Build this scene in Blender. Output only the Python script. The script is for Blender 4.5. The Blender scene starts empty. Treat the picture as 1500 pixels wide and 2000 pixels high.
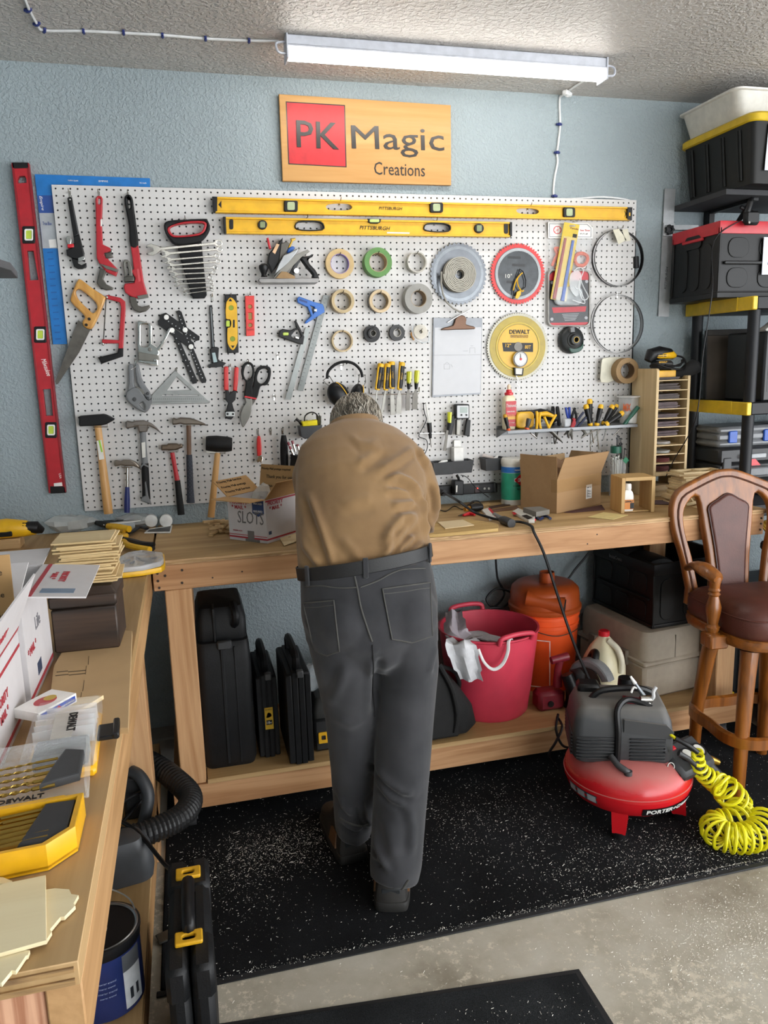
import bpy,bmesh,math,random
import numpy as np
from mathutils import Vector,Matrix
random.seed(7)
SC =bpy.context.scene
COL =SC.collection
R =math.radians
pi =math.pi

# ---------------------------------------------------------------- camera
CAM =np.array((0.4049,-3.196,1.62))
RW =np.array([[0.9680693,-0.2490587,-0.0284891],[-0.0735828,-0.1736761,-0.98205],[0.2396402,0.9527887,-0.186457]])      # rows: camera right, down, forward in world space
cd =bpy.data.cameras.new('camera')
cam =bpy.data.objects.new('camera',cd)
COL.objects.link(cam)
cd.sensor_fit ='HORIZONTAL'; cd.sensor_width =36.0; cd.lens =36.0; cd.clip_start =0.05
m4 =Matrix.Identity(4)
for i in range(3):
    m4[i][0] =RW[0][i]; m4[i][1] =-RW[1][i]; m4[i][2] =-RW[2][i]; m4[i][3] =CAM[i]
cam.matrix_world =m4
SC.camera =cam

# ---------------------------------------------------------------- light and exposure
SC.view_settings.view_transform ='Standard'
SC.view_settings.look ='None'
SC.view_settings.gamma =1.0
SC.view_settings.use_curve_mapping =False
SC.view_settings.exposure =0.0
wd =bpy.data.worlds.new('daylight'); SC.world =wd
wd.use_nodes =True
wd.node_tree.nodes['Background'].inputs[0].default_value =(0.94,0.97,1.0,1)
wd.node_tree.nodes['Background'].inputs[1].default_value =6.6
LED_STRENGTH =18.0

# ---------------------------------------------------------------- picking points of the place from the photograph
def ray(u,v):
    return RW.T@np.array([(u - 750)/1500.0,(v - 1000)/1500.0,1.0])
def atY(u,v,y):
    d =ray(u,v); return Vector(CAM +(y - CAM[1])/d[1]*d)
def atZ(u,v,z):
    d =ray(u,v); return Vector(CAM +(z - CAM[2])/d[2]*d)
def atX(u,v,x):
    d =ray(u,v); return Vector(CAM +(x - CAM[0])/d[0]*d)

# ---------------------------------------------------------------- colours and materials
def lin(c):
    if isinstance(c,str):
        c =c.lstrip('#'); c =tuple(int(c[i:i +2],16)/255 for i in (0,2,4))
    return tuple((x/12.92 if x <=0.04045 else ((x +0.055)/1.055)**2.4) for x in c)
def rgba(c,k=1.0):
    return tuple(min(1,max(0,x*k)) for x in lin(c)) +(1,)
MATS ={}
def newmat(name):
    m =bpy.data.materials.new(name); m.use_nodes =True
    nt =m.node_tree
    return m,nt,nt.nodes['Principled BSDF']
def nd(nt,t,**kw):
    n =nt.nodes.new(t)
    for k,v in kw.items():
        if k.startswith('i_'):
            n.inputs[k[2:].replace('_',' ')].default_value =v
        else:
            setattr(n,k,v)
    return n
def coords(nt,scale=(1,1,1),rot=(0,0,0)):
    tc =nd(nt,'ShaderNodeTexCoord'); mp =nd(nt,'ShaderNodeMapping')
    mp.inputs['Scale'].default_value =scale; mp.inputs['Rotation'].default_value =rot
    nt.links.new(tc.outputs['Object'],mp.inputs['Vector'])
    return mp.outputs['Vector']
def ramp(nt,fac,stops):
    r =nd(nt,'ShaderNodeValToRGB'); e =r.color_ramp.elements
    while len(e)<len(stops): e.new(0.5)
    for el,(p,c) in zip(e,stops): el.position =p; el.color =c
    nt.links.new(fac,r.inputs['Fac']); return r.outputs['Color']
def bump(nt,bs,height,strength=0.3,dist=0.002):
    b =nd(nt,'ShaderNodeBump'); b.inputs['Strength'].default_value =strength; b.inputs['Distance'].default_value =dist
    nt.links.new(height,b.inputs['Height']); nt.links.new(b.outputs['Normal'],bs.inputs['Normal'])
def mt(col,rough=0.5,metal=0.0,var=0.10,scale=30,bmp=0.0,bscale=300,spec=0.5,coat=0.0,emit=0.0):
    """plain painted, plastic or metal surface with a little grime and grain"""
    key =(col,rough,metal,var,scale,bmp,bscale,spec,coat,emit)
    if key in MATS: return MATS[key]
    m,nt,bs =newmat('surface ' +str(col))
    v =coords(nt)
    n =nd(nt,'ShaderNodeTexNoise'); n.inputs['Scale'].default_value =scale; n.inputs['Detail'].default_value =4
    nt.links.new(v,n.inputs['Vector'])
    c =ramp(nt,n.outputs['Fac'],[(0.3,rgba(col,1 - var)),(0.7,rgba(col,1 +var))])
    nt.links.new(c,bs.inputs['Base Color'])
    bs.inputs['Roughness'].default_value =rough; bs.inputs['Metallic'].default_value =metal
    bs.inputs['Specular IOR Level'].default_value =spec; bs.inputs['Coat Weight'].default_value =coat
    if emit:
        bs.inputs['Emission Color'].default_value =rgba(col); bs.inputs['Emission Strength'].default_value =emit
    if bmp:
        n2 =nd(nt,'ShaderNodeTexNoise'); n2.inputs['Scale'].default_value =bscale; n2.inputs['Detail'].default_value =3
        nt.links.new(v,n2.inputs['Vector']); bump(nt,bs,n2.outputs['Fac'],bmp)
    MATS[key] =m; return m
def dusty(col,dust,rough=0.3,amount=0.75,coat=0.3):
    """painted surface with pale workshop dust settled on what faces up"""
    m,nt,bs =newmat('dusty ' +col); v =coords(nt)
    n =nd(nt,'ShaderNodeTexNoise'); n.inputs['Scale'].default_value =14; n.inputs['Detail'].default_value =6; nt.links.new(v,n.inputs['Vector'])
    g =nd(nt,'ShaderNodeNewGeometry'); sx =nd(nt,'ShaderNodeSeparateXYZ'); nt.links.new(g.outputs['Normal'],sx.inputs[0])
    a =nd(nt,'ShaderNodeMath',operation='MULTIPLY_ADD'); a.inputs[1].default_value =.5; nt.links.new(n.outputs['Fac'],a.inputs[0]); nt.links.new(sx.outputs['Z'],a.inputs[2])
    k =ramp(nt,a.outputs[0],[(0.55,(0,0,0,1)),(1.0,(amount,)*3 +(1,))])
    mx =nd(nt,'ShaderNodeMix',data_type='RGBA'); nt.links.new(k,mx.inputs[0]); mx.inputs[6].default_value =rgba(col); mx.inputs[7].default_value =rgba(dust)
    nt.links.new(mx.outputs[2],bs.inputs['Base Color']); mr =nd(nt,'ShaderNodeMapRange'); mr.inputs['To Min'].default_value =rough; mr.inputs['To Max'].default_value =.9
    nt.links.new(k,mr.inputs['Value']); nt.links.new(mr.outputs['Result'],bs.inputs['Roughness']); bs.inputs['Coat Weight'].default_value =0; return m
def wood(c1,c2,axis='X',scale=1.0,rough=0.6,ring=7.0,knots=0.0,coat=0.0):
    key =('wood',c1,c2,axis,scale,rough,ring,knots,coat)
    if key in MATS: return MATS[key]
    m,nt,bs =newmat('wood ' +c1)
    k ={'X': (0.06,1,1),'Y': (1,0.06,1),'Z': (1,1,0.06)}[axis]
    v =coords(nt,tuple(a*18*scale for a in k))
    n =nd(nt,'ShaderNodeTexNoise'); n.inputs['Scale'].default_value =1.0; n.inputs['Detail'].default_value =5; n.inputs['Distortion'].default_value =0.8
    nt.links.new(v,n.inputs['Vector'])
    v2 =coords(nt,tuple(a*120*scale for a in k))
    n2 =nd(nt,'ShaderNodeTexNoise'); n2.inputs['Scale'].default_value =1.5; n2.inputs['Detail'].default_value =3
    nt.links.new(v2,n2.inputs['Vector'])
    w =nd(nt,'ShaderNodeMath',operation='MULTIPLY'); w.inputs[1].default_value =ring
    nt.links.new(n.outputs['Fac'],w.inputs[0])
    fr =nd(nt,'ShaderNodeMath',operation='PINGPONG'); fr.inputs[1].default_value =1.0
    nt.links.new(w.outputs[0],fr.inputs[0])
    ad =nd(nt,'ShaderNodeMath',operation='MULTIPLY_ADD'); ad.inputs[1].default_value =0.45
    nt.links.new(n2.outputs['Fac'],ad.inputs[0])
    sc =nd(nt,'ShaderNodeMath',operation='MULTIPLY'); sc.inputs[1].default_value =0.6
    nt.links.new(fr.outputs[0],sc.inputs[0]); nt.links.new(sc.outputs[0],ad.inputs[2])
    c =ramp(nt,ad.outputs[0],[(0.15,rgba(c1)),(0.85,rgba(c2))])
    nt.links.new(c,bs.inputs['Base Color']); bs.inputs['Roughness'].default_value =rough; bs.inputs['Coat Weight'].default_value =coat
    bump(nt,bs,n2.outputs['Fac'],0.12,0.001)
    MATS[key] =m; return m
def clear(col='#ffffff',rough=0.08,alpha=0.28,milky=0.0):
    """thin clear plastic: mostly see-through with a glossy skin"""
    key =('clear',col,rough,alpha)
    if key in MATS: return MATS[key]
    m,nt,bs =newmat('clear plastic ' +col)
    v =coords(nt); n =nd(nt,'ShaderNodeTexNoise'); n.inputs['Scale'].default_value =25
    nt.links.new(v,n.inputs['Vector'])
    bs.inputs['Base Color'].default_value =rgba(col); bs.inputs['Roughness'].default_value =rough
    mr =nd(nt,'ShaderNodeMapRange'); mr.inputs['To Min'].default_value =alpha*0.75; mr.inputs['To Max'].default_value =min(1,alpha*1.25)
    nt.links.new(n.outputs['Fac'],mr.inputs['Value']); nt.links.new(mr.outputs['Result'],bs.inputs['Alpha'])
    bump(nt,bs,n.outputs['Fac'],0.15,0.002)
    MATS[key] =m; return m

# ---------------------------------------------------------------- mesh building
def sm(pts,n=4,closed=True):
    """Catmull-Rom smoothing of an outline"""
    P =[Vector(p) for p in pts]; N =len(P); out =[]
    rng =range(N) if closed else range(N - 1)
    for i in rng:
        p1,p2 =P[i],P[(i +1)%N]
        p0 =P[i - 1] if (closed or i>0) else p1
        p3 =P[(i +2)%N] if (closed or i +2<N) else p2
        for k in range(n):
            t =k/n
            out.append(0.5*((2*p1) +(p2 - p0)*t +(2*p0 - 5*p1 +4*p2 - p3)*t*t +(3*p1 - p0 - 3*p2 +p3)*t**3))
    if not closed: out.append(P[-1])
    return out
def circ(cx,cy,r,n=20,ry=None,a0=0):
    ry =r if ry is None else ry
    return [(cx +r*math.cos(a0 +2*pi*k/n),cy +ry*math.sin(a0 +2*pi*k/n)) for k in range(n)]
def rrect(x0,y0,x1,y1,r,n=4):
    out =[]
    for cx,cy,a in ((x1 - r,y1 - r,0),(x0 +r,y1 - r,pi/2),(x0 +r,y0 +r,pi),(x1 - r,y0 +r,1.5*pi)):
        out += [(cx +r*math.cos(a +pi/2*k/n),cy +r*math.sin(a +pi/2*k/n)) for k in range(n +1)]
    return out
def frame(o,ux,uy):
    """matrix that sends (x, y, z) to o + x*ux + y*uy + z*(ux x uy)"""
    ux =Vector(ux).normalized(); uy =Vector(uy); uy =(uy - ux*uy.dot(ux)).normalized(); uz =ux.cross(uy)
    M =Matrix.Identity(4)
    for i in range(3): M[i][0] =ux[i]; M[i][1] =uy[i]; M[i][2] =uz[i]; M[i][3] =o[i]
    return M
def TR(x=0,y=0,z=0,rx=0,ry=0,rz=0):
    return Matrix.Translation((x,y,z))@Matrix.Rotation(R(rz),4,'Z')@Matrix.Rotation(R(ry),4,'Y')@Matrix.Rotation(R(rx),4,'X')
class MB:
    def __init__(s,T=None): s.v =[]; s.f =[]; s.T =T
    def add(s,vs,fs,T=None):
        k =len(s.v)
        for p in vs:
            p =Vector(p)
            if T is not None: p =T@p
            if s.T is not None: p =s.T@p
            s.v.append(p)
        s.f += [tuple(i +k for i in f) for f in fs]
        return s
    def box(s,x0,x1,y0,y1,z0,z1,b=0.0,T=None):
        X =sorted((x0,x1)); Y =sorted((y0,y1)); Z =sorted((z0,z1))
        if b <=0:
            vs =[(X[i & 1],Y[i >> 1 & 1],Z[i >> 2]) for i in range(8)]
            return s.add(vs,[(0,2,3,1),(4,5,7,6),(0,1,5,4),(2,6,7,3),(0,4,6,2),(1,3,7,5)],T)
        b =min(b,(X[1] - X[0])*.49,(Y[1] - Y[0])*.49,(Z[1] - Z[0])*.49)
        vs =[]
        for i in range(8):
            c =[X[i & 1],Y[i >> 1 & 1],Z[i >> 2]]; sg =[1 if not i & 1 else -1,1 if not i >> 1 & 1 else -1,1 if not i >> 2 else -1]
            for a in range(3):
                vs.append([c[j] +(0 if j==a else b*sg[j]) for j in range(3)])
        I =lambda c,a: c*3 +a
        fs =[]
        for q,a in (((0,2,3,1),2),((4,5,7,6),2),((0,1,5,4),1),((2,6,7,3),1),((0,4,6,2),0),((1,3,7,5),0)):
            fs.append(tuple(I(c,a) for c in q))
        for c0,c1 in ((0,1),(2,3),(4,5),(6,7)): fs.append((I(c0,1),I(c0,2),I(c1,2),I(c1,1)))
        for c0,c1 in ((0,2),(1,3),(4,6),(5,7)): fs.append((I(c0,0),I(c0,2),I(c1,2),I(c1,0)))
        for c0,c1 in ((0,4),(1,5),(2,6),(3,7)): fs.append((I(c0,0),I(c0,1),I(c1,1),I(c1,0)))
        for c in range(8): fs.append((I(c,0),I(c,1),I(c,2)))
        return s.add(vs,fs,T)
    def loft(s,rings,T=None,cap=True,closed=False):
        n =len(rings[0]); vs =[p for r in rings for p in r]; fs =[]
        m =len(rings)
        for i in range(m if closed else m - 1):
            a =i*n; b =(i +1)%m*n
            for k in range(n): fs.append((a +k,a +(k +1)%n,b +(k +1)%n,b +k))
        if cap and not closed:
            fs.append(tuple(range(n - 1,-1,-1))); fs.append(tuple((m - 1)*n +k for k in range(n)))
        return s.add(vs,fs,T)
    def lathe(s,prof,T=None,n=24,cap=True):
        return s.loft([[(r*math.cos(2*pi*k/n),r*math.sin(2*pi*k/n),z) for k in range(n)] for r,z in prof],T,cap)
    def ring(s,ro,ri,h,T=None,n=32):
        """flat tube about local z from 0 to h"""
        return s.loft([[(r*math.cos(2*pi*k/n),r*math.sin(2*pi*k/n),z) for k in range(n)] for r,z in ((ro,0),(ro,h),(ri,h),(ri,0))],T,closed=True)
    def tube(s,pts,r,n=8,closed=False,cap=True,flat=1.0,T=None):
        P =[Vector(p) for p in pts]; N =len(P); rs =r if isinstance(r,(list,tuple)) else [r]*N
        rings =[]; up =None
        for i in range(N):
            a =P[i - 1] if (i>0 or closed) else P[i]; b =P[(i +1)%N] if (i<N - 1 or closed) else P[i]
            t =(b - a)
            if t.length<1e-9: t =Vector((0,0,1))
            t.normalize()
            if up is None:
                up =Vector((0,0,1)) if abs(t.z)<.9 else Vector((0,1,0))
            e1 =(up - t*up.dot(t))
            if e1.length<1e-6: e1 =t.orthogonal()
            e1.normalize(); e2 =t.cross(e1); up =e1
            rings.append([P[i] +(e1*math.cos(2*pi*k/n)*flat +e2*math.sin(2*pi*k/n))*rs[i] for k in range(n)])
        return s.loft(rings,T,cap,closed)
    def cyl(s,p0,p1,r0,r1=None,n=16,T=None):
        return s.tube([p0,p1],[r0,r0 if r1 is None else r1],n,T=T)
    def ball(s,c,r,T=None,n=14,m=8,sc=(1,1,1)):
        return s.loft([[(c[0] +r*sc[0]*math.sin(pi*(j +.02)/(m +.04))*math.cos(2*pi*k/n),c[1] +r*sc[1]*math.sin(pi*(j +.02)/(m +.04))*math.sin(2*pi*k/n),c[2] - r*sc[2]*math.cos(pi*(j +.02)/(m +.04))) for k in range(n)] for j in range(m +1)],T)
    def plate(s,outlines,th,T,b=0.0,res=1):
        """flat shape with holes; outlines in the frame's x-y, thickness from z=-th (back) to z=0 (front)"""
        if outlines and not isinstance(outlines[0][0],(list,tuple,Vector)): outlines =[outlines]
        c =bpy.data.curves.new('outline','CURVE'); c.dimensions ='2D'; c.fill_mode ='BOTH'
        b =min(b,th*.45); c.extrude =max(th/2 - b,1e-6); c.bevel_depth =b; c.offset =-b if b else 0; c.bevel_resolution =res
        for pts in outlines:
            sp =c.splines.new('POLY'); sp.points.add(len(pts) - 1); sp.use_cyclic_u =True
            sp.points.foreach_set('co',[x for q in pts for x in (q[0],q[1],0,1)])
        o =bpy.data.objects.new('outline',c); me =bpy.data.meshes.new_from_object(o)
        s.add([(v.co.x,v.co.y,v.co.z - th/2) for v in me.vertices],[tuple(p.vertices) for p in me.polygons],T)
        bpy.data.objects.remove(o); bpy.data.curves.remove(c); bpy.data.meshes.remove(me)
        return s
    def peg(s,outlines,y,th,b=0.001):
        """plate parallel to the back wall, outline picked in the photograph, front face at depth y"""
        if outlines and not isinstance(outlines[0][0],(list,tuple,Vector)): outlines =[outlines]
        o =[[(lambda q: (q.x,q.z))(atY(p[0],p[1],y)) for p in ol] for ol in outlines]
        return s.plate(o,th,frame((0,y,0),(1,0,0),(0,0,1)),b)
    def flat(s,outline,z,th,b=0.0):
        """plate lying level, outline picked in the photograph on its top face at height z"""
        o =[(lambda q: (q.x,q.y))(atZ(p[0],p[1],z)) for p in outline]
        return s.plate(o,th,frame((0,0,z),(1,0,0),(0,1,0)),b)
    def wire(s,pts,y,r,n=6,closed=False):
        """tube in a plane parallel to the wall, points picked in the photograph; a third value shifts the depth"""
        return s.tube([atY(p[0],p[1],y +(p[2] if len(p)>2 else 0)) for p in pts],r,n,closed)
RL ={}
def _link(name,data): 
    o =bpy.data.objects.new(name,data); COL.objects.link(o); return o
def props(o,label=None,cat=None,group=None,kind=None):
    if label: o['label'] =label
    if cat: o['category'] =cat
    if group: o['group'] =group
    if kind: o['kind'] =kind
    return o
def thing(name,label,cat,loc=(0,0,0),rz=0,group=None,world=False,M=None):
    """an Empty at the thing's base; parts are given in its own axes, or in world axes with world=True"""
    o =_link(name,None); o.empty_display_size =.02
    if M is not None: o.matrix_world =M
    else: o.location =loc; o.rotation_euler =(0,0,R(rz))
    RL[o.name] =Vector(loc) if world else Vector((0,0,0))
    return props(o,label,cat,group)
def ob(mb,name,mat,parent=None,label=None,cat=None,group=None,kind=None,ang=38):
    me =bpy.data.meshes.new(name); V =mb.v
    if parent is not None:
        off =RL[parent.name]; loc =Vector((0,0,0))
    else:
        lo =[min(p[i] for p in V) for i in range(3)]; hi =[max(p[i] for p in V) for i in range(3)]
        loc =Vector(((lo[0] +hi[0])/2,(lo[1] +hi[1])/2,lo[2])); off =loc
    me.from_pydata([tuple(p - off) for p in V],[],mb.f)
    if len(mb.f)<30000:
        bm =bmesh.new(); bm.from_mesh(me); bmesh.ops.recalc_face_normals(bm,faces=bm.faces); bm.to_mesh(me); bm.free()
    me.polygons.foreach_set('use_smooth',[True]*len(me.polygons))
    me.set_sharp_from_angle(angle=R(ang))
    me.materials.append(mat)
    o =_link(name,me); o.location =loc
    if parent is not None: o.parent =parent
    RL[o.name] =off
    return props(o,label,cat,group,kind)
def dupe(root,loc=None,rz=None,label=None,dl=None):
    r =root.copy(); COL.objects.link(r)
    if loc is not None: r.location =loc
    if dl is not None: r.location =root.location +Vector(dl)
    if rz is not None: r.rotation_euler =(0,0,R(rz))
    if label: r['label'] =label
    for ch in list(root.children):
        c =ch.copy(); COL.objects.link(c); c.parent =r
        for g in ch.children:
            d =g.copy(); COL.objects.link(d); d.parent =c
    return r
def txt(body,o,ux,uy,mat,parent,w=None,h=None,depth=0.0006,shear=0.0,bold=0.0,wrap=None,name='lettering',align='L',res=2,mb=None,space=1.0):
    """raised or printed lettering; o is the lower left corner (or centre) of its box, w and h its size"""
    c =bpy.data.curves.new('text','FONT'); c.body =body; c.resolution_u =res; c.shear =shear; c.offset =bold; c.extrude =0.01; c.space_character =space
    ob_ =bpy.data.objects.new('text',c); me =bpy.data.meshes.new_from_object(ob_)
    n =len(me.vertices); a =np.empty(n*3); me.vertices.foreach_get('co',a); a =a.reshape(-1,3)
    fs =[tuple(p.vertices) for p in me.polygons]
    lo =a.min(0); hi =a.max(0); sx =(w/(hi[0] - lo[0])) if w else None; sy =(h/(hi[1] - lo[1])) if h else None
    if sx is None: sx =sy
    if sy is None: sy =sx
    a[:,0] =(a[:,0] - lo[0])*sx; a[:,1] =(a[:,1] - lo[1])*sy; a[:,2] =np.where(a[:,2]>0,depth,-depth*.5)
    if align=='C': a[:,0] -= a[:,0].max()/2; a[:,1] -= a[:,1].max()/2
    F =frame(o,ux,uy)
    bpy.data.objects.remove(ob_); bpy.data.curves.remove(c); bpy.data.meshes.remove(me)
    own =mb is None
    if own: mb =MB()
    if wrap:      # (radius): bend about a vertical axis behind the lettering
        a =np.stack([(wrap +a[:,2])*np.sin(a[:,0]/wrap),a[:,1],(wrap +a[:,2])*np.cos(a[:,0]/wrap) - wrap],1)
    mb.add([tuple(p) for p in a],fs,F)
    return ob(mb,name,mat,parent) if own else mb
def ptxt(body,a,b,y,mat,parent,h=None,**kw):
    """lettering on a face parallel to the wall; a and b are the photograph's ends of its lower edge, h its height in pixels"""
    A =atY(*a,y); Bv =atY(*b,y); hh =None
    if h: hh =(atY(a[0],a[1] - h,y) - A).length
    d =(Bv - A); up =Vector((-d.z,0,d.x))
    return txt(body,A,d,up,mat,parent,w=d.length,h=hh,**kw)
# ================================================================ the room
ZC =2.727; ZB =1.007; YW =0.022      # ceiling, bench top, wall face behind the pegboard
def wallmat(name,c,scale,strength,rough=0.75):
    m,nt,bs =newmat(name); v =coords(nt)
    n =nd(nt,'ShaderNodeTexNoise'); n.inputs['Scale'].default_value =scale; n.inputs['Detail'].default_value =2.5; n.inputs['Distortion'].default_value =0.5
    nt.links.new(v,n.inputs['Vector'])
    hr =ramp(nt,n.outputs['Fac'],[(0.42,(0,0,0,1)),(0.62,(1,1,1,1))])
    n2 =nd(nt,'ShaderNodeTexNoise'); n2.inputs['Scale'].default_value =2.2; nt.links.new(v,n2.inputs['Vector'])
    cc =ramp(nt,n2.outputs['Fac'],[(0.3,rgba(c,.95)),(0.7,rgba(c,1.05))])
    nt.links.new(cc,bs.inputs['Base Color']); bs.inputs['Roughness'].default_value =rough
    bump(nt,bs,hr,strength,0.004); return m
M_WALL =wallmat('textured blue grey wall paint','#98a4a8',85,0.55)
M_CEIL =wallmat('textured ceiling paint','#bdb8b3',60,0.85,0.42)
def concrete():
    m,nt,bs =newmat('stained concrete'); v =coords(nt)
    n =nd(nt,'ShaderNodeTexNoise'); n.inputs['Scale'].default_value =2.6; n.inputs['Detail'].default_value =7; n.inputs['Roughness'].default_value =.65; nt.links.new(v,n.inputs['Vector'])
    base =ramp(nt,n.outputs['Fac'],[(0.28,rgba('#857c6c')),(0.5,rgba('#b0a999')),(0.72,rgba('#c6c1b5'))])
    s =nd(nt,'ShaderNodeTexNoise'); s.inputs['Scale'].default_value =1.6; s.inputs['Detail'].default_value =3; nt.links.new(coords(nt,(1,1,1),(0,0,1)),s.inputs['Vector'])
    f =nd(nt,'ShaderNodeTexNoise'); f.inputs['Scale'].default_value =38; f.inputs['Detail'].default_value =6; f.inputs['Roughness'].default_value =.8; nt.links.new(v,f.inputs['Vector'])
    mu =nd(nt,'ShaderNodeMath',operation='MULTIPLY_ADD'); nt.links.new(s.outputs['Fac'],mu.inputs[0]); mu.inputs[1].default_value =.55
    nt.links.new(f.outputs['Fac'],mu.inputs[2])
    k =ramp(nt,mu.outputs[0],[(0.86,(0,0,0,1)),(0.93,(.75,.75,.75,1))])
    mx =nd(nt,'ShaderNodeMix',data_type='RGBA'); nt.links.new(k,mx.inputs[0]); nt.links.new(base,mx.inputs[6]); mx.inputs[7].default_value =rgba('#d9cfbc')
    nt.links.new(mx.outputs[2],bs.inputs['Base Color']); bs.inputs['Roughness'].default_value =.62
    bump(nt,bs,f.outputs['Fac'],.12,.002); return m
M_CONC =concrete()
ob(MB().box(-.6,5.3,-6.5,.3,-.1,0),'floor',M_CONC,kind='structure')
ob(MB().box(-.6,5.3,YW,YW +.12,0,ZC),'wall_back',M_WALL,kind='structure')
ob(MB().box(-.6,-.43,-6.5,YW,0,ZC),'wall_left',M_WALL,kind='structure')
ob(MB().box(5.2,5.3,-1.6,YW,0,ZC),'wall_right',M_WALL,kind='structure')      # beyond it and behind the camera the garage doors stand open
ob(MB().box(-.43,1.5,-6.5,-6.4,0,ZC),'wall_front_added',M_WALL,kind='structure')  # unseen, added to close the rear left so daylight enters from the right
ob(MB().box(-.6,5.3,-6.5,.3,ZC,ZC +.1),'ceiling',M_CEIL,kind='structure')
ob(MB().box(-.43,5.2,-.10,YW,0,.13,.008),'trim_1',mt('#8f8d88',.9,bmp=.4),kind='structure')   # concrete kerb under the wall

# ---------------------------------------------------------------- lamps
M_LAMPW =mt('#c6c9d2',.5)
def led(name,label,x0,x1,y,strength):
    t =thing(name,label,'lamp',((x0 +x1)/2,y,ZC - .075),world=True,group='ceiling strip lights')
    ob(MB().box(x0,x1,y - .031,y +.031,ZC - .036,ZC - .001,.004).box(x0,x1,y - .036,y +.036,ZC - .041,ZC - .034,.002),'housing',M_LAMPW,t)
    m,nt,bs =newmat('lit diffuser'); n =nd(nt,'ShaderNodeTexNoise'); n.inputs['Scale'].default_value =3
    nt.links.new(coords(nt),n.inputs['Vector'])
    bs.inputs['Base Color'].default_value =(1,1,1,1); bs.inputs['Emission Color'].default_value =(1,.965,.9,1); bs.inputs['Emission Strength'].default_value =strength
    prof =[(.034*math.cos(a),-.036 - .038*math.sin(a)**.8) for a in [pi*k/10 for k in range(11)]]
    ob(MB().loft([[(x,y +p[0],ZC +p[1]) for p in prof] for x in (x0 +.004,x1 - .004)]),'diffuser',m,t)
    for x,s in ((x0,-1),(x1,1)):
        ob(MB().box(x - .003,x +.003,y - .037,y +.037,ZC - .077,ZC - .001,.001),'end_cap',M_LAMPW,t)
        ob(MB().tube(sm([(x,y - .01,ZC - .02),(x +s*.035,y - .02,ZC - .03),(x +s*.03,y - .03,ZC - .06),(x,y - .02,ZC - .06)],5,False),.004,6),'lead',M_LAMPW,t)
    return t
led('strip_light','lit white strip light on the ceiling above the pegboard',.824,2.02,-.352,LED_STRENGTH)
led('strip_light','lit white strip light on the ceiling behind the photographer',0.3,1.5,-4.0,LED_STRENGTH)
led('strip_light','lit white strip light on the ceiling at the right, behind the photographer',2.6,3.8,-4.0,LED_STRENGTH)

# ---------------------------------------------------------------- cables on ceiling and wall
M_WIRE =mt('#dfe0e0',.45); M_CLIP =mt('#23306e',.4)
def cz(u,v): p =atZ(u,v,ZC); return Vector((p.x,p.y,ZC - .005))
t =thing('ceiling_cable','white cable clipped along the ceiling to the strip light','cable',cz(300,65),world=True)
pts =[cz(42,-20),cz(57,16),cz(72,43),cz(86,56),cz(160,57),cz(240,61),cz(316,65),cz(400,72),cz(485,76),cz(545,77)]
ob(MB().tube(sm(pts,4,False),.0042,6),'wire',M_WIRE,t)
for u,v,a in ((54,16,60),(71,43,60),(86,56,20),(163,58,0),(241,60,0),(317,66,0),(401,72,0),(486,76,0)):
    p =cz(u,v)
    ob(MB(TR(p.x,p.y,p.z,rz=a)).box(-.004,.004,-.013,.013,-.004,.004,.001).box(-.005,.005,-.009,.009,-.008,-.002,.003),'clip',M_CLIP,t)
t =thing('wall_cable','white cable with an inline switch running down the wall right of the sign','cable',atY(1088,270,YW),world=True)
w =[cz(1150,150),cz(1128,163),Vector(cz(1100,183))]
q =[atY(u,v,YW - .006) for u,v in ((1093,195),(1094,242),(1091,275),(1088,300),(1089,318),(1083,350),(1082,384),(1100,389),(1140,387),(1180,385),(1230,392),(1240,410))]
ob(MB().tube(sm(w +q,4,False),.0045,6),'wire',M_WIRE,t)
p =cz(1108,176)
ob(MB(TR(p.x,p.y,p.z - .008,rz=40)).box(-.028,.028,-.012,.012,-.010,.010,.005).box(-.008,.008,-.005,.005,-.013,-.008,.002),'switch',M_WIRE,t)
for u,v in ((1092,243),(1088,298),(1083,383)):
    p =atY(u,v,YW - .008)
    ob(MB(TR(p.x,p.y,p.z)).box(-.013,.013,-.004,.006,-.004,.004,.001).box(-.008,.008,-.009,.0,-.006,.006,.003),'clip',M_CLIP,t)

# ---------------------------------------------------------------- sign
M_SIGN =wood('#b98746','#cf9f62','X',.5,.5,4,coat=.06)
t =thing('wooden_sign','varnished wooden sign with red square and dark lettering above the pegboard','sign',(1.187,YW - .02,2.346),world=True)
ob(MB().plate([(.838,2.345),(1.536,2.348),(1.538,2.655),(.840,2.660)],.019,frame((0,-.001,0),(1,0,0),(0,0,1)),.002),'board',M_SIGN,t)
M_RED =mt('#c3242b',.38,var=.12); M_INK =mt('#2a2624',.3,var=.1); ys =-.0012
pc =lambda L: [(lambda q: (q.x,q.z))(atY(u,v,ys)) for u,v in L]
FR =frame((0,ys,0),(1,0,0),(0,0,1))
ob(MB().plate([pc([(558,198),(674,205),(677,327),(563,321)]),pc([(560,200),(672,207),(675,325),(565,319)])],.0006,FR),'red_square_border',M_INK,t)
ob(MB().plate(pc([(560,200),(672,207),(675,325),(565,319)]),.0008,FR),'red_square',M_RED,t)
ptxt('PK',(580,287),(662,292),ys - .001,M_INK,t,h=52,bold=.004,depth=.002)
ptxt('Magic',(688,305),(868,309),ys,M_INK,t,h=60,depth=.002)
ptxt('Creations',(731,341),(830,345),ys,M_INK,t,h=25,depth=.0012)

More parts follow.
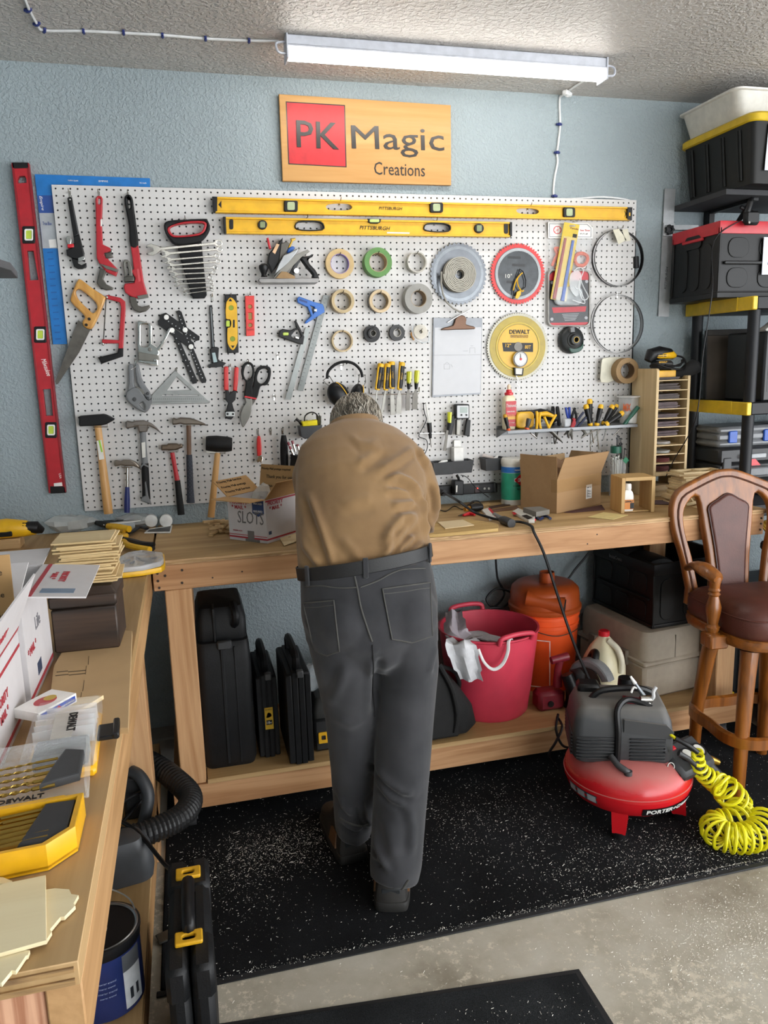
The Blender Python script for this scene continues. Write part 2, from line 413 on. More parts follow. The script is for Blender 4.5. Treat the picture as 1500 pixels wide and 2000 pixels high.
# ---------------------------------------------------------------- pegboard with its real holes
def pegboard():
    NX,NZ,P =95,48,.0254; X0 =0.0; Z0 =2.2961; rh =.0037; th =.006
    x0,x1,z1,z0 =X0 - P/2,X0 +(NX - 1)*P +P/2,Z0 +P/2,Z0 - (NZ - 1)*P - P/2
    ci =X0 +np.arange(NX)*P; cj =Z0 - np.arange(NZ)*P
    CX,CZ =np.meshgrid(ci,cj,indexing='ij'); CX =CX.ravel(); CZ =CZ.ravel(); N =len(CX)
    a =np.arange(8)*pi/4
    ox =np.sign(np.round(np.cos(a),3))*P/2; oz =np.sign(np.round(np.sin(a),3))*P/2
    ix =np.cos(a)*rh; iz =np.sin(a)*rh
    V =np.zeros((N,24,3))
    V[:,:8,0] =CX[:,None] +ox; V[:,:8,2] =CZ[:,None] +oz
    V[:,8:16,0] =CX[:,None] +ix; V[:,8:16,2] =CZ[:,None] +iz
    V[:,16:,0] =CX[:,None] +ix; V[:,16:,2] =CZ[:,None] +iz; V[:,16:,1] =th
    f =[]
    for k in range(8):
        k2 =(k +1)%8
        f.append((k,k2,8 +k2,8 +k)); f.append((8 +k,8 +k2,16 +k2,16 +k))
    F =(np.arange(N)[:,None,None]*24 +np.array(f)[None]).reshape(-1,4)
    V =V.reshape(-1,3); k =len(V)
    E =np.array([(x,y,z) for x in (x0,x1) for y in (0,th) for z in (z0,z1)])
    FE =np.array([(0,1,3,2),(4,6,7,5),(0,2,6,4),(1,5,7,3)]) +k
    V =np.vstack([V,E]); F =np.vstack([F,FE])
    me =bpy.data.meshes.new('panel'); c =np.array(((x0 +x1)/2,0,z0))
    me.from_pydata((V - c).tolist(),[],F.tolist())
    me.materials.append(mt('#d0cecc',.42,var=.03,scale=3))
    t =thing('pegboard','large white pegboard covered with hand tools on the back wall','pegboard',tuple(c))
    o =_link('panel',me); o.parent =t; RL[o.name] =Vector(c)
    o2 =ob(MB().box(x0 +.01,x1 - .01,th,YW - .003,z1 - .04,z1 - .005).box(x0 +.01,x1 - .01,th,YW - .003,z0 +.005,z0 +.04).box(x0 +.01,x0 +.04,th,YW - .003,z0 +.04,z1 - .04).box(x1 - .012,x1 - .002,th,YW - .003,z0,z1),'backing_strip',mt('#2c2a28',.7),o)
    return t
pegboard()

# ---------------------------------------------------------------- workbenches
M_PLY =wood('#a07f50','#c4a373','X',.55,.62,5); M_PLYY =wood('#957548','#b8976a','Y',.55,.62,5)
M_FIR =wood('#a3744a','#c2956a','X',.8,.65,7); M_FIRY =wood('#9a7347','#b88f61','Y',.8,.65,7); M_FIRZ =wood('#b07f52','#cda174','Z',.8,.65,6)
M_EDGE =wood('#8d6b47','#c9a67a','X',3,.7,9); M_BOLT =mt('#2b1d16',.6)
t =thing('workbench','long wooden workbench under the pegboard with a plywood top','workbench',(1.45,-.3,0),world=True)
ob(MB().box(.258,2.66,-.606,YW,ZB - .019,ZB - .001,.001),'top',M_PLY,t)
ob(MB().box(.258,2.66,-.609,-.606,ZB - .018,ZB - .012).box(.258,2.66,-.609,-.606,ZB - .008,ZB - .002),'plywood_edge',M_EDGE,t)
ap =ob(MB().box(.256,2.656,-.6,-.562,.9,.988,.002),'apron',M_FIR,t)
ob(MB().box(.256,2.656,-.03,.008,.9,.988,.002),'apron',M_FIR,t)
for x in (.256,2.618): ob(MB().box(x,x +.038,-.562,-.03,.9,.988,.002),'side_rail',M_FIRY,t)
for x0,y0 in ((.29,-.598),(2.47,-.598),(.29,-.09),(2.47,-.09)):
    ob(MB().box(x0,x0 +.089,y0,y0 +.089,.18,.9,.004),'leg',M_FIRZ,t)
ob(MB().box(.262,2.6,-.6,-.562,.086,.178,.002),'lower_rail',M_FIR,t)
ob(MB().box(.262,2.6,-.05,-.012,.086,.178,.002),'lower_rail',M_FIR,t)
for x in (.262,1.4,2.562): ob(MB().box(x,x +.038,-.562,-.05,.086,.178,.002),'side_rail',M_FIRY,t)
ob(MB().box(.382,2.47,-.606,-.095,.178,.196,.001),'lower_shelf',M_PLY,t)
for x,z in ((.272,.962),(.272,.936),(.274,.912),(.296,.952),(.352,.966),(.349,.922),(2.642,.968),(2.642,.945),(2.641,.92)):
    ob(MB().cyl((x,-.6035,z),(x,-.596,z),.0042,n=8),'bolt',M_BOLT,ap)
for x,z in ((1.9,.961),(1.86,.927),(.45,.93),(.55,.942)):
    ob(MB().cyl((x,-.6005,z),(x,-.596,z),.003,n=8),'nail_hole',M_BOLT,ap)
for x in (.32,2.54):
    for y in (-.55,-.1):
        c =ob(MB().cyl((x - .012,y,.035),(x +.012,y,.035),.035,n=16),'caster',mt('#3a3a3c',.6),t)
        ob(MB().box(x - .03,x +.03,y - .03,y +.03,.08,.086).box(x - .018,x - .014,y - .02,y +.02,.03,.08).box(x +.014,x +.018,y - .02,y +.02,.03,.08),'caster_fork',mt('#a7abb0',.35,.9),c)
t =thing('workbench','narrower wooden workbench running along the left wall toward the camera','workbench',(-.08,-1.2,0),world=True)
ob(MB().box(-.42,.25,-2.417,YW - .001,ZB - .03,ZB - .001,.001),'top',M_PLYY,t)
ob(MB().box(-.42,.245,-2.4195,-2.417,ZB - .027,ZB - .02).box(-.42,.245,-2.4195,-2.417,ZB - .012,ZB - .006),'plywood_edge',wood('#6d5238','#a98658','X',3,.7,9),t)
ob(MB().box(.212,.25,-2.41,-.02,.885,ZB - .03,.002),'apron',M_FIRY,t)
ea =ob(MB().box(-.42,.122,-2.40,-2.362,.885,ZB - .03,.002),'apron',M_FIR,t)
for x,z in ((-.01,.93),(.045,.955),(-.09,.94)): ob(MB().cyl((x,-2.403,z),(x,-2.39,z),.006,n=8),'bolt',M_BOLT,ea)
for x0,y0 in ((.122,-2.405),(.122,-.75),(-.42,-2.405),(-.42,-.12)):
    ob(MB().box(x0,x0 +.089,y0,y0 +.089,0.0,ZB - .03,.004),'leg',wood('#a26a4c','#d6a585','Z',1.1,.65,9) if y0<-2 else M_FIRZ,t)
ob(MB().box(-.42,.21,-2.35,-.3,.19,.21,.001),'lower_shelf',M_PLYY,t)
ob(MB().box(.173,.211,-2.35,-.3,.10,.19,.002),'lower_rail',M_FIRY,t)

# ---------------------------------------------------------------- floor mats
def carpet(name,c):
    m,nt,bs =newmat(name); v =coords(nt)
    n =nd(nt,'ShaderNodeTexNoise'); n.inputs['Scale'].default_value =420; n.inputs['Detail'].default_value =2; nt.links.new(v,n.inputs['Vector'])
    d =nd(nt,'ShaderNodeTexNoise'); d.inputs['Scale'].default_value =3; d.inputs['Detail'].default_value =5; nt.links.new(v,d.inputs['Vector'])
    a =nd(nt,'ShaderNodeMath',operation='MULTIPLY'); nt.links.new(n.outputs['Fac'],a.inputs[0]); nt.links.new(d.outputs['Fac'],a.inputs[1])
    cc =ramp(nt,a.outputs[0],[(0.18,rgba(c,.5)),(0.4,rgba(c,1.8)),(.5,rgba(c,5))])
    nt.links.new(cc,bs.inputs['Base Color']); bs.inputs['Roughness'].default_value =.95; bs.inputs['Specular IOR Level'].default_value =.15
    bump(nt,bs,n.outputs['Fac'],.8,.004); return m
M_MAT =carpet('black carpet pile','#17181a'); M_RUB =mt('#1b1c1e',.7)
t =thing('floor_mat','large black carpet mat on the floor in front of the workbench','mat',(1.3,-.8,0),world=True)
ob(MB().box(.225,2.75,-1.325,-.17,0.001,.010,.004),'pile',M_MAT,t)
ob(MB().box(.215,2.76,-1.343,-1.322,0.0005,.006,.002),'rubber_edge',M_RUB,t)
t =thing('floor_mat','smaller dark grey mat at the bottom edge of the picture','mat',(.8,-1.9,0),world=True)
ob(MB().plate([(.26,-1.475),(1.305,-1.578),(1.29,-2.35),(.26,-2.35)],.009,frame((0,0,.010),(1,0,0),(0,1,0)),.003),'pile',carpet('grey carpet pile','#26282a'),t)
ob(MB().plate([(.25,-1.46),(1.322,-1.563),(1.305,-2.36),(.25,-2.36)],.005,frame((0,0,.0055),(1,0,0),(0,1,0)),.002),'rubber_edge',M_RUB,t)
# ================================================================ tools on the pegboard, left half
BLK =mt('#121214',.42,spec=.35); BLKM =mt('#161618',.65,spec=.3); GRYP =mt('#6f7173',.5); CHR =mt('#c2c1bd',.2,1.0); STL =mt('#77756f',.38,.92)
DST =mt('#5d5a55',.42,.85); YEL =mt('#e2ae17',.42); YELD =mt('#b9880e',.45); REDP =mt('#b01f2a',.38); REDT =mt('#c8202c',.35); WHT =mt('#e9e8e4',.5)
GRN =mt('#b9cf4a',.2); DGR =mt('#3b3c3e',.5); LBL =mt('#d8d6cf',.5); ORG =mt('#d8531c',.4); BLU =mt('#2a62b8',.35)
RUBR =mt('#111112',.6,bmp=.3,spec=.3); BRASS =mt('#b08d3e',.3,.9); CLR =clear(); CLRD =clear('#dfe6ea',.1,.45)
M_ASH =wood('#b07f44','#cf9f63','Z',1.2,.5,5,coat=.2); M_BEECH =wood('#b98238','#d5a254','Z',1.0,.42,4,coat=.3)
def K(ox,oy,s): return lambda*L: [(ox +p[0]/s,oy +p[1]/s) +tuple(p[2:]) for p in L]
A_ =K(0,300,3.3333); B_ =K(0,650,3.3333); C_ =K(400,360,4.1667); D_ =K(400,680,3.2609); E_ =K(740,360,4.6875); F_ =K(1020,360,4.6875); G_ =K(820,680,3.125)
def pt(name,label,cat,u,v,group=None,y=0.0): return thing(name,label,cat,atY(u,v,y),world=True,group=group)
def PL(t,name,mat,outl,y,th,b=.001,lab=None): return ob(MB().peg(outl,y,th,b),name,mat,t,label=lab)
def TB(t,name,mat,pts,y,r,n=6,closed=False): return ob(MB().wire(pts,y,r,n,closed),name,mat,t)
def px1(p): return p[0]
def hook(u,v,what,L=.04):
    p =atY(u,v,0)
    ob(MB().tube([(p.x,.004,p.z),(p.x,-.004,p.z),(p.x,-.008,p.z - .004),(p.x,-L*.8,p.z - .006),(p.x,-L,p.z +.004)],.0016,6).box(p.x - .004,p.x +.004,-.002,-.0002,p.z - .022,p.z +.004,.0005),
       'peg_hook',CHR,None,'small steel peg hook holding ' +what,'hook','steel hooks in the pegboard')
def hook2(u,v,what,L=.04): hook(u,v,what,L)

# ---- red spirit level standing on the wall beside the board
yv =YW - .028
t =pt('spirit_level','tall red box spirit level hanging upright left of the pegboard','level',112,963,y=YW)
hole1 =A_((112,165),(125,145),(160,145),(172,165),(172,190),(115,193)); hole2 =A_((175,633),(218,632),(250,822),(192,825)); hole3 =B_((277,368),(330,364),(345,540),(298,541))
body =[(24.5,328),(55,328),(126,951),(97,952)]
PL(t,'body',REDP,[body,hole1,hole2,hole3],yv,.026)
for e in ([(22,318),(26.5,318),(99,963),(95.5,963)],[(52.5,318),(56,318),(128.5,962),(125,962)]): PL(t,'edge_rail',mt('#8c1822',.4),e,yv - .003,.031)
PL(t,'end_cap',BLK,[(22,317),(55,317),(57,328),(24,329)],yv - .003,.032,.002)
PL(t,'end_cap',BLK,[(98,950),(127,950),(128.5,963),(98.5,964)],yv - .003,.032,.002)
for i,(u,v,w,h) in enumerate(((56,458.5,12.5,17),(78.5,653.5,12,16),(99.5,840,11.5,15.5))):
    f =PL(t,'vial_frame',BLK,rrect(u - w,v - h,u +w,v +h,3),yv - .004,.030,.002)
    PL(f,'bezel',WHT,[rrect(u - w*.68,v - h*.68,u +w*.68,v +h*.66,3),rrect(u - w*.45,v - h*.5,u +w*.45,v +h*.48,2)],yv - .006,.004)
    PL(f,'vial',GRN,rrect(u - w*.45,v - h*.5,u +w*.45,v +h*.48,2),yv - .0042,.002)
ptxt('Milwaukee',(80,702),(92,735),yv - .0005,WHT,t,shear=.3,h=9)
ptxt('USA',(114.5,925),(116.5,935),yv - .0005,WHT,t)
PL(t,'label',WHT,[(105,944),(121,942),(122,949),(105.5,950)],yv - .0006,.0008,0)

# ---- blue framing square behind the board
t =pt('framing_square','blue framing square tucked behind the upper left corner of the pegboard','square',110,672,y=YW)
ysq =.013
PL(t,'blade',mt('#2779c4',.35,.2),[(67.5,340),(293,348),(293.5,375),(107,372),(131,672),(103.5,672.5)],ysq,.003,.0006)
PL(t,'brand_label',mt('#2b4f97',.4),[(73,381.5),(102,381.5),(106,416),(76.5,416)],ysq - .0005,.0008,0)
PL(t,'info_label',mt('#a9afb4',.45),[(76.5,416),(106,416),(113,485),(83.5,485)],ysq - .0005,.0008,0)
ptxt('Empire',(75,383),(80,411),ysq - .0008,WHT,t,shear=.3,h=7)
ptxt('True Blue',(84,440),(101,440),ysq - .0008,mt('#24438c',.4),t,h=7)
PL(t,'barcode',WHT,[(95,468),(109,467),(111,483),(97,484)],ysq - .0008,.0009,0)
ptxt('FRAMING SQUARE',(133,354),(153,355),ysq - .0003,WHT,t,h=3); ptxt('EMPIRE',(193,355.5),(211,356),ysq - .0003,WHT,t,h=3.5); ptxt('16 inch',(273,358.5),(286,359),ysq - .0003,WHT,t,h=3)
mb =MB(); 
for k in range(14):
    v =492 +k*13; u =86 +(v - 490)*.093
    mb.peg([(u +6,v),(u +17,v - .5),(u +17.2,v +2),(u +6.2,v +2.5)],ysq - .0003,.0006,0)
ob(mb,'scale_marks',mt('#1b5ea5',.4),t)

# ---- pipe wrenches
t =pt('pipe_wrench','small black pipe wrench with a red nut, first tool on the top row','wrench',150,525)
y =-.026
PL(t,'handle',BLK,[A_((437,290),(447,280),(468,282),(474,320),(515,525),(478,545),(455,400)),A_(*circ(455,297,6,8))],y,.012,.004)
PL(t,'housing',BLK,A_((478,540),(515,525),(545,640),(553,705),(515,690),(475,682),(434,662),(430,625),(468,612),(482,580)),y - .004,.02,.004)
PL(t,'nut',REDT,A_((436,590),(480,584),(483,610),(440,614)),y - .006,.022,.004)
PL(t,'shank',CHR,A_((428,550),(436,536),(450,535),(466,560),(462,588),(438,592)),y,.010,.002)
PL(t,'hook_jaw',BLK,A_((466,680),(500,690),(508,714),(530,725),(560,710),(563,735),(535,750),(505,750),(480,735)),y,.016,.003)
PL(t,'heel_jaw',CHR,A_((508,680),(549,664),(553,688),(510,705)),y - .005,.018,.001)
t =pt('pipe_wrench','all red offset pipe wrench with a bent head','wrench',205,565)
PL(t,'body',REDP,[A_((620,292),(630,276),(645,272),(660,277),(668,292),(663,450),(668,590),(715,612),(735,635),(705,640),(682,662),(712,695),(770,755),(756,800),(690,770),(645,712),(628,680),(625,560),(624,450)),A_(*rrect(638,290,652,330,6))],y,.014,.004)
PL(t,'nut',DST,A_((678,645),(722,640),(736,672),(690,682)),y - .006,.024,.004)
PL(t,'shank',CHR,A_((716,615),(730,622),(736,640),(722,642)),y,.010,.002)
PL(t,'hook_jaw',DST,A_((652,745),(692,762),(672,815),(692,850),(738,872),(732,886),(690,889),(650,872),(630,842),(638,800)),y,.016,.003)
PL(t,'heel_jaw',STL,A_((650,716),(680,724),(770,754),(762,772),(690,750)),y - .004,.018,.001)
PL(t,'price_tag',WHT,A_((654,430),(664,425),(666,470),(655,474)),y - .0003,.001,0)
t =pt('pipe_wrench','large red pipe wrench with a black rubber grip','wrench',270,605)
PL(t,'grip',RUBR,[A_(*sm([(808,290),(822,266),(845,266),(862,290),(870,340),(885,450),(900,596),(848,600),(838,470),(815,350)],3)),A_(*sm([(832,295),(842,295),(848,345),(840,355),(834,335)],2))],y - .003,.02,.006)
PL(t,'body',REDP,A_((850,598),(899,595),(915,690),(935,830),(962,922),(900,945),(850,930),(815,905),(805,870),(812,845),(872,840),(880,810),(853,762),(870,750)),y,.018,.004)
PL(t,'nut',DST,A_((805,800),(872,794),(876,830),(810,836)),y - .006,.028,.004)
PL(t,'shank',STL,[A_((800,706),(810,690),(830,690),(846,706),(860,745),(863,800),(812,802),(803,740)),A_((815,712),(828,708),(842,790),(822,795))],y,.012,.002)
PL(t,'hook_jaw',DST,A_((838,928),(882,935),(896,985),(922,1000),(972,985),(977,1000),(950,1026),(908,1036),(872,1020),(852,988)),y,.02,.003)
PL(t,'heel_jaw',STL,A_((893,926),(962,914),(967,936),(900,946)),y - .005,.022,.001)
PL(t,'raised_lettering',mt('#c74a50',.4),A_((890,750),(905,750),(915,830),(902,835)),y - .001,.002,0)
for u,v,w in ((136,371,'the small black pipe wrench'),(193,372,'the red offset pipe wrench'),(250,374,'the large red pipe wrench')): hook(u,v +4,w)

# ---- wrench set on its carrier
t =pt('wrench_carrier','black and red carrier rack holding a fan of chrome wrenches','tool rack',375,582)
outer =A_(*sm([(1066,468),(1095,436),(1200,428),(1330,422),(1352,432),(1368,490),(1322,560),(1240,588),(1140,590),(1088,535)],3))
inr =A_(*sm([(1094,478),(1200,442),(1330,440),(1342,485),(1300,530),(1155,545),(1105,530)],3)); inn =A_(*sm([(1112,478),(1200,456),(1318,452),(1325,482),(1292,518),(1160,533),(1118,518)],3))
PL(t,'handle',BLKM,[outer,inr],-.045,.03,.006)
PL(t,'handle_liner',REDP,[inr,inn],-.043,.026,.003)
PL(t,'spine',BLKM,A_((1150,586),(1312,570),(1330,760),(1347,920),(1332,940),(1256,942),(1240,900),(1190,740)),-.03,.025,.004)
for k in range(10):
    v =600 +k*33; PL(t,'clip',BLK,A_((1180 +k*7,v +6),(1310 +k*3,v - 4),(1312 +k*3,v +8),(1182 +k*7,v +18)),-.036,.012,.002)
LW =[(990,625),(1068,652),(1085,692),(1100,728),(1112,752),(1130,785),(1140,820),(1148,848),(1192,884),(1206,912)]
RWr =[(1425,582),(1430,622),(1413,665),(1420,702),(1400,742),(1392,774),(1368,808),(1378,838),(1382,866),(1384,888)]
rank =['largest','second largest','third','fourth','fifth','sixth','seventh','eighth','second smallest','smallest']
for k in range(10):
    a =atY(*A_(LW[k])[0],-.045); b =atY(*A_(RWr[k])[0],-.045); d =(b - a); L =d.length
    F =frame(a,d,Vector((-d.z,0,d.x))); s =(.0105,.0085,.0075,.0075,.007,.0065,.0065,.006,.005,.0045)[k]; h =s*1.65
    if k==0: h =.020
    jaw =[(h*.2,s*.55),(-h*1.0,s*.75 +h*.25),(-h*.75,h*.95),(0,h*1.08),(h*.9,h*.7),(h*1.6,s*.55),(L*.5,s*.42),(L - h*.9,s*.5),(L - s*1.0,s*1.15),(L,s*1.35),(L +s*1.1,s*.8),(L +s*1.4,0),
           (L +s*1.1,-s*.8),(L,-s*1.35),(L - s*1.0,-s*1.15),(L - h*.9,-s*.5),(L*.5,-s*.42),(h*1.6,-s*.55),(h*.8,-h*.75),(0,-h*1.08),(-h*.8,-h*.95),(-h*1.05,-s*.75 - h*.1),(h*.2,-s*.55)]
    ob(MB().plate([jaw,circ(L,0,s*.72,12)],.006,F,.0015),'combination_wrench',CHR,None,'chrome combination wrench in the black carrier, %s counting from the top'%rank[k],'wrench','chrome wrenches in the carrier')
hook(361,428,'the wrench carrier',.05)

# ---- saws
t =pt('hand_saw','hand saw with a wooden handle hanging at the left edge of the board','saw',150,748)
PL(t,'handle',M_BEECH,[A_(*sm([(505,822),(528,820),(600,875),(675,925),(684,950),(650,1040),(605,1130),(575,1142),(542,1122),(536,1092),(552,1066),(530,1036),(466,972),(458,940),(482,870)],3)),A_(*sm([(492,905),(505,884),(530,890),(600,945),(630,985),(628,1015),(605,1038),(580,1018),(515,955)],3))],-.03,.022,.006)
PL(t,'blade',mt('#6b6660',.38,.85,var=.2),[(153,625),(177,643),(155,688),(132,722),(113,750),(109.5,751),(107.5,745),(124,702),(141,655)],-.018,.0015,.0003)
for x,z in ((581,1077),(562,1115)): 
    p =atY(*A_((x,z))[0],-.031); ob(MB().cyl((p.x,-.033,p.z),(p.x,-.026,p.z),.0055,n=12),'screw',mt('#2a2622',.4,.6),t)
t =pt('hacksaw','small red hacksaw with a black grip','saw',215,708)
PL(t,'frame',REDP,A_((683,925),(700,920),(785,938),(815,962),(818,1010),(806,1200),(800,1290),(770,1290),(772,1236),(664,1236),(664,1208),(773,1214),(788,1000),(778,968),(700,946),(684,948)),-.022,.012,.003)
PL(t,'grip',RUBR,[(191,698),(229,689),(231,680),(240.5,680),(240,696),(198,710.5)],-.026,.02,.005)
PL(t,'blade',DST,A_((686,950),(694,950),(678,1210),(670,1210)),-.020,.002,.0003)
for x,z in ((695,935),(670,1240)): p =atY(*A_((x,z))[0],-.02); ob(MB().ball((p.x,-.02,p.z),.006),'wing_nut',CHR,t)

# ---- stapler, template tool, caliper
t =pt('staple_gun','chrome staple gun hanging upright below the wrench rack','stapler',290,705)
PL(t,'body',CHR,[A_((895,1095),(905,1085),(985,1105),(990,1125),(990,1235),(1030,1262),(1040,1300),(1028,1320),(1030,1368),(1030,1385),(900,1360),(897,1230)),A_(*rrect(917,1112,968,1255,14))],-.03,.022,.004)
PL(t,'lever',CHR,A_((1020,1268),(1050,1230),(1095,1140),(1110,1130),(1116,1142),(1065,1240),(1035,1285)),-.034,.016,.003)
PL(t,'front_plate',STL,[(270,687),(309,694),(311,702),(298,706),(270,703.5)],-.036,.03,.002)
PL(t,'pivot',STL,A_(*circ(975,1275,13,12)),-.034,.03,.002)
PL(t,'knob',CHR,A_(*circ(1012,1345,12,10)),-.038,.03,.002)
t =pt('angle_template','black four arm angle template with white thumb nuts','template tool',370,750)
for nm,L in (('arm',[(1040,1050),(1080,1035),(1300,1190),(1298,1215),(1275,1220),(1040,1075)]),('arm',[(1148,1028),(1165,1018),(1182,1030),(1262,1262),(1250,1285),(1225,1275)]),('arm',[(1028,1090),(1045,1070),(1262,1230),(1268,1260),(1245,1275),(1030,1115)]),('arm',[(1100,1120),(1125,1110),(1285,1475),(1280,1495),(1255,1500),(1245,1480)]),('arm',[(1225,1250),(1250,1245),(1345,1475),(1340,1492),(1315,1495),(1305,1480)])):
    PL(t,nm,BLK,A_(*L),-.012 - .003*random.random(),.004,.0008)
mb =MB()
for a,b in (((1062,1070),(1275,1205)),((1165,1045),(1240,1262)),((1125,1150),(1262,1470)),((1240,1275),(1322,1470))):
    for k in range(9):
        q =(a[0] +(b[0] - a[0])*(k +.5)/9,a[1] +(b[1] - a[1])*(k +.5)/9); mb.peg(A_(*circ(q[0],q[1],4,5)),-.0155,.001,0)
ob(mb,'scale_marks',mt('#b9bbbd',.4),t)
for q in ((1083,1065),(1205,1148),(1120,1150),(1243,1257)): PL(t,'thumb_nut',WHT,A_(*circ(q[0],q[1],17,14)),-.024,.01,.002)
t =pt('digital_caliper','black digital caliper hanging on end right of the angle template','caliper',423,716)
PL(t,'beam',BLK,C_((35,985),(60,982),(82,1340),(52,1340)),-.012,.004,.0006)
PL(t,'scale_strip',mt('#8a8f92',.3,.5),C_((46,1000),(52,1000),(73,1330),(67,1330)),-.0125,.001,0)
PL(t,'slide',BLK,C_((40,1345),(60,1325),(100,1322),(116,1332),(108,1450),(55,1455)),-.022,.016,.003)
PL(t,'display',mt('#a9bdc0',.2),D_((46,30),(66,28),(80,88),(56,92)),-.0225,.002,0)
PL(t,'jaws',BLK,D_((35,60),(80,62),(96,80),(137,95),(112,118),(60,122),(20,122),(22,105),(45,98)),-.014,.006,.001)

# ---- torpedo levels
t =pt('torpedo_level','small yellow torpedo level with black ends','level',453,690)
PL(t,'body',BLK,[C_((162,895),(258,893),(262,940),(276,1370),(185,1374),(178,1320)),C_(*rrect(172,1100,205,1160,6))],-.022,.018,.003)
PL(t,'face',YEL,[C_(*sm([(205,922),(230,930),(255,965),(262,1000),(268,1250),(262,1300),(245,1335),(228,1348),(208,1335),(188,1300),(183,1260),(184,1172),(205,1165),(216,1132),(205,1098),(172,1092),(172,980),(185,945)],2)),C_(*circ(214,1005,21,12)),C_(*circ(226,1258,21,12))],-.024,.006,.001)
for q in ((214,1005),(226,1258)): PL(t,'vial',mt('#8a9a3c',.15),C_(*circ(q[0],q[1],20,12)),-.0235,.004,0)
PL(t,'vial',GRN,C_(*rrect(174,1110,203,1158,6)),-.0235,.004,0); PL(t,'badge',BLK,C_(*rrect(229,1102,244,1166,4)),-.0245,.001,0)
for q in ((208,942,1),(228,1322,-1)): PL(t,'arrow',BLK,C_((q[0] - 15,q[1] +10*q[2]),(q[0] +15,q[1] +10*q[2]),(q[0],q[1] - 14*q[2])),-.0245,.001,0)
t =pt('torpedo_level','small bright red torpedo level with three vials','level',488,656)
PL(t,'body',mt('#e03a33',.4),[C_((328,908),(402,906),(406,1230),(338,1235)),C_(*circ(367,995,17,12)),C_(*rrect(355,1045,384,1100,3)),C_(*circ(369,1146,17,12))],-.02,.016,.002)
for o in (circ(367,995,17,12),rrect(355,1045,384,1100,3),circ(369,1146,17,12)): PL(t,'vial',mt('#9a7a3a',.2),C_(*o),-.017,.006,0)
PL(t,'groove',mt('#b52a26',.5),C_((345,1176),(400,1174),(402,1190),(346,1192)),-.0205,.001,0)
hook(414,577,'the digital caliper'); hook(450,576,'the yellow torpedo level'); hook(487,574,'the red torpedo level')

# ---- pipe cutter, speed square
t =pt('pipe_cutter','grey ratcheting pipe cutter with two handles','cutter',272,805)
PL(t,'handle',GRYP,B_(*sm([(835,215),(852,203),(868,215),(872,260),(872,330),(880,370),(830,390),(838,330)],2)),-.03,.02,.005)
PL(t,'handle',GRYP,B_(*sm([(878,210),(892,200),(905,215),(920,290),(950,350),(975,385),(985,425),(965,440),(925,380),(890,320)],2)),-.03,.02,.005)
PL(t,'body',GRYP,[B_(*sm([(835,375),(870,355),(905,365),(935,405),(965,440),(990,425),(975,490),(945,520),(905,505),(855,470),(822,430),(820,395)],2)),B_(*sm([(905,470),(930,450),(945,480),(938,502)],2))],-.034,.026,.005)
PL(t,'blade',STL,B_((885,345),(930,370),(940,400),(905,410)),-.032,.003,0)
for q,r in (((875,433),13),((962,395),10),((962,425),9)): PL(t,'pivot',DGR,B_(*circ(q[0],q[1],r,10)),-.038,.03,.002)
ob(MB().wire(B_((860,235,-.02),(885,205,-.026),(885,222,-.03),(853,240,-.034)),0,.0012),'latch_wire',CHR,t)
t =pt('speed_square','grey metal triangular speed square','square',345,790)
PL(t,'plate',mt('#8f918f',.42,.7),[B_((1135,250),(1145,250),(1365,452),(1362,458),(985,466),(980,440),(990,405)),B_((1150,285),(1245,372),(1085,378)),B_(*rrect(1055,402,1295,411,4))],-.008,.004,.0008)
PL(t,'fence',mt('#8f918f',.42,.7),B_((985,452),(1366,444),(1366,456),(985,466)),-.018,.016,.001)
mb =MB()
for k in range(26): mb.peg(B_((1000 +k*13,425),(1002 +k*13,425),(1003 +k*13,438),(1001 +k*13,438)),-.0082,.0006,0)
ob(mb,'scale_marks',DGR,t)
hook(264,703,'the pipe cutter'); hook(344,721,'the speed square')

# ---- snips
t =pt('bolt_cutter','small bolt cutter with red grips','cutter',450,818)
for L in ([(122,122),(132,116),(150,118),(152,270),(122,268)],[(190,124),(205,118),(217,126),(214,200),(205,274),(180,270)]): PL(t,'grip',mt('#c9302f',.4),D_(*L),-.03,.018,.005)
PL(t,'arms',BLK,D_((132,268),(150,268),(160,290),(182,270),(203,272),(195,330),(175,350),(188,400),(135,405),(148,350),(132,330)),-.03,.014,.003)
PL(t,'jaws',BLK,D_((132,400),(190,398),(192,430),(168,456),(145,452),(130,430)),-.032,.016,.003)
PL(t,'jaw_plate',CHR,D_(*rrect(133,405,190,435,6)),-.033,.003,.0006)
for x in (145,180): PL(t,'bolt',BLK,D_(*circ(x,420,7,8)),-.036,.004,0)
t =pt('tin_snips','black handled tin snips with long steel blades','snips',480,830)
PL(t,'handle',RUBR,[D_(*sm([(232,150),(240,110),(268,87),(300,95),(316,130),(312,190),(305,240),(300,320),(252,305),(262,220),(240,190)],3)),D_(*sm([(250,150),(262,110),(285,103),(302,130),(298,180),(270,205),(252,180)],3))],-.03,.014,.004)
PL(t,'handle',RUBR,[D_(*sm([(318,160),(345,118),(390,112),(420,130),(418,190),(395,235),(355,245),(330,325),(282,315),(310,230)],3)),D_(*sm([(335,180),(352,140),(385,130),(402,150),(398,190),(370,225),(340,215)],3))],-.022,.012,.004)
PL(t,'blade',STL,D_(*sm([(252,305),(300,318),(298,390),(285,440),(248,502),(235,490),(225,440),(240,380),(262,345)],2)),-.026,.008,.002)
PL(t,'blade',DST,D_(*sm([(282,312),(328,322),(300,370),(290,430),(270,400)],2)),-.02,.006,.002)
for L in ([(255,303),(302,312),(301,322),(253,314)],[(300,312),(330,318),(327,328),(298,322)]): PL(t,'red_band',REDT,D_(*L),-.031,.014,.001)
hook(449,713,'the red gripped bolt cutter'); hook(484,705,'the tin snips')

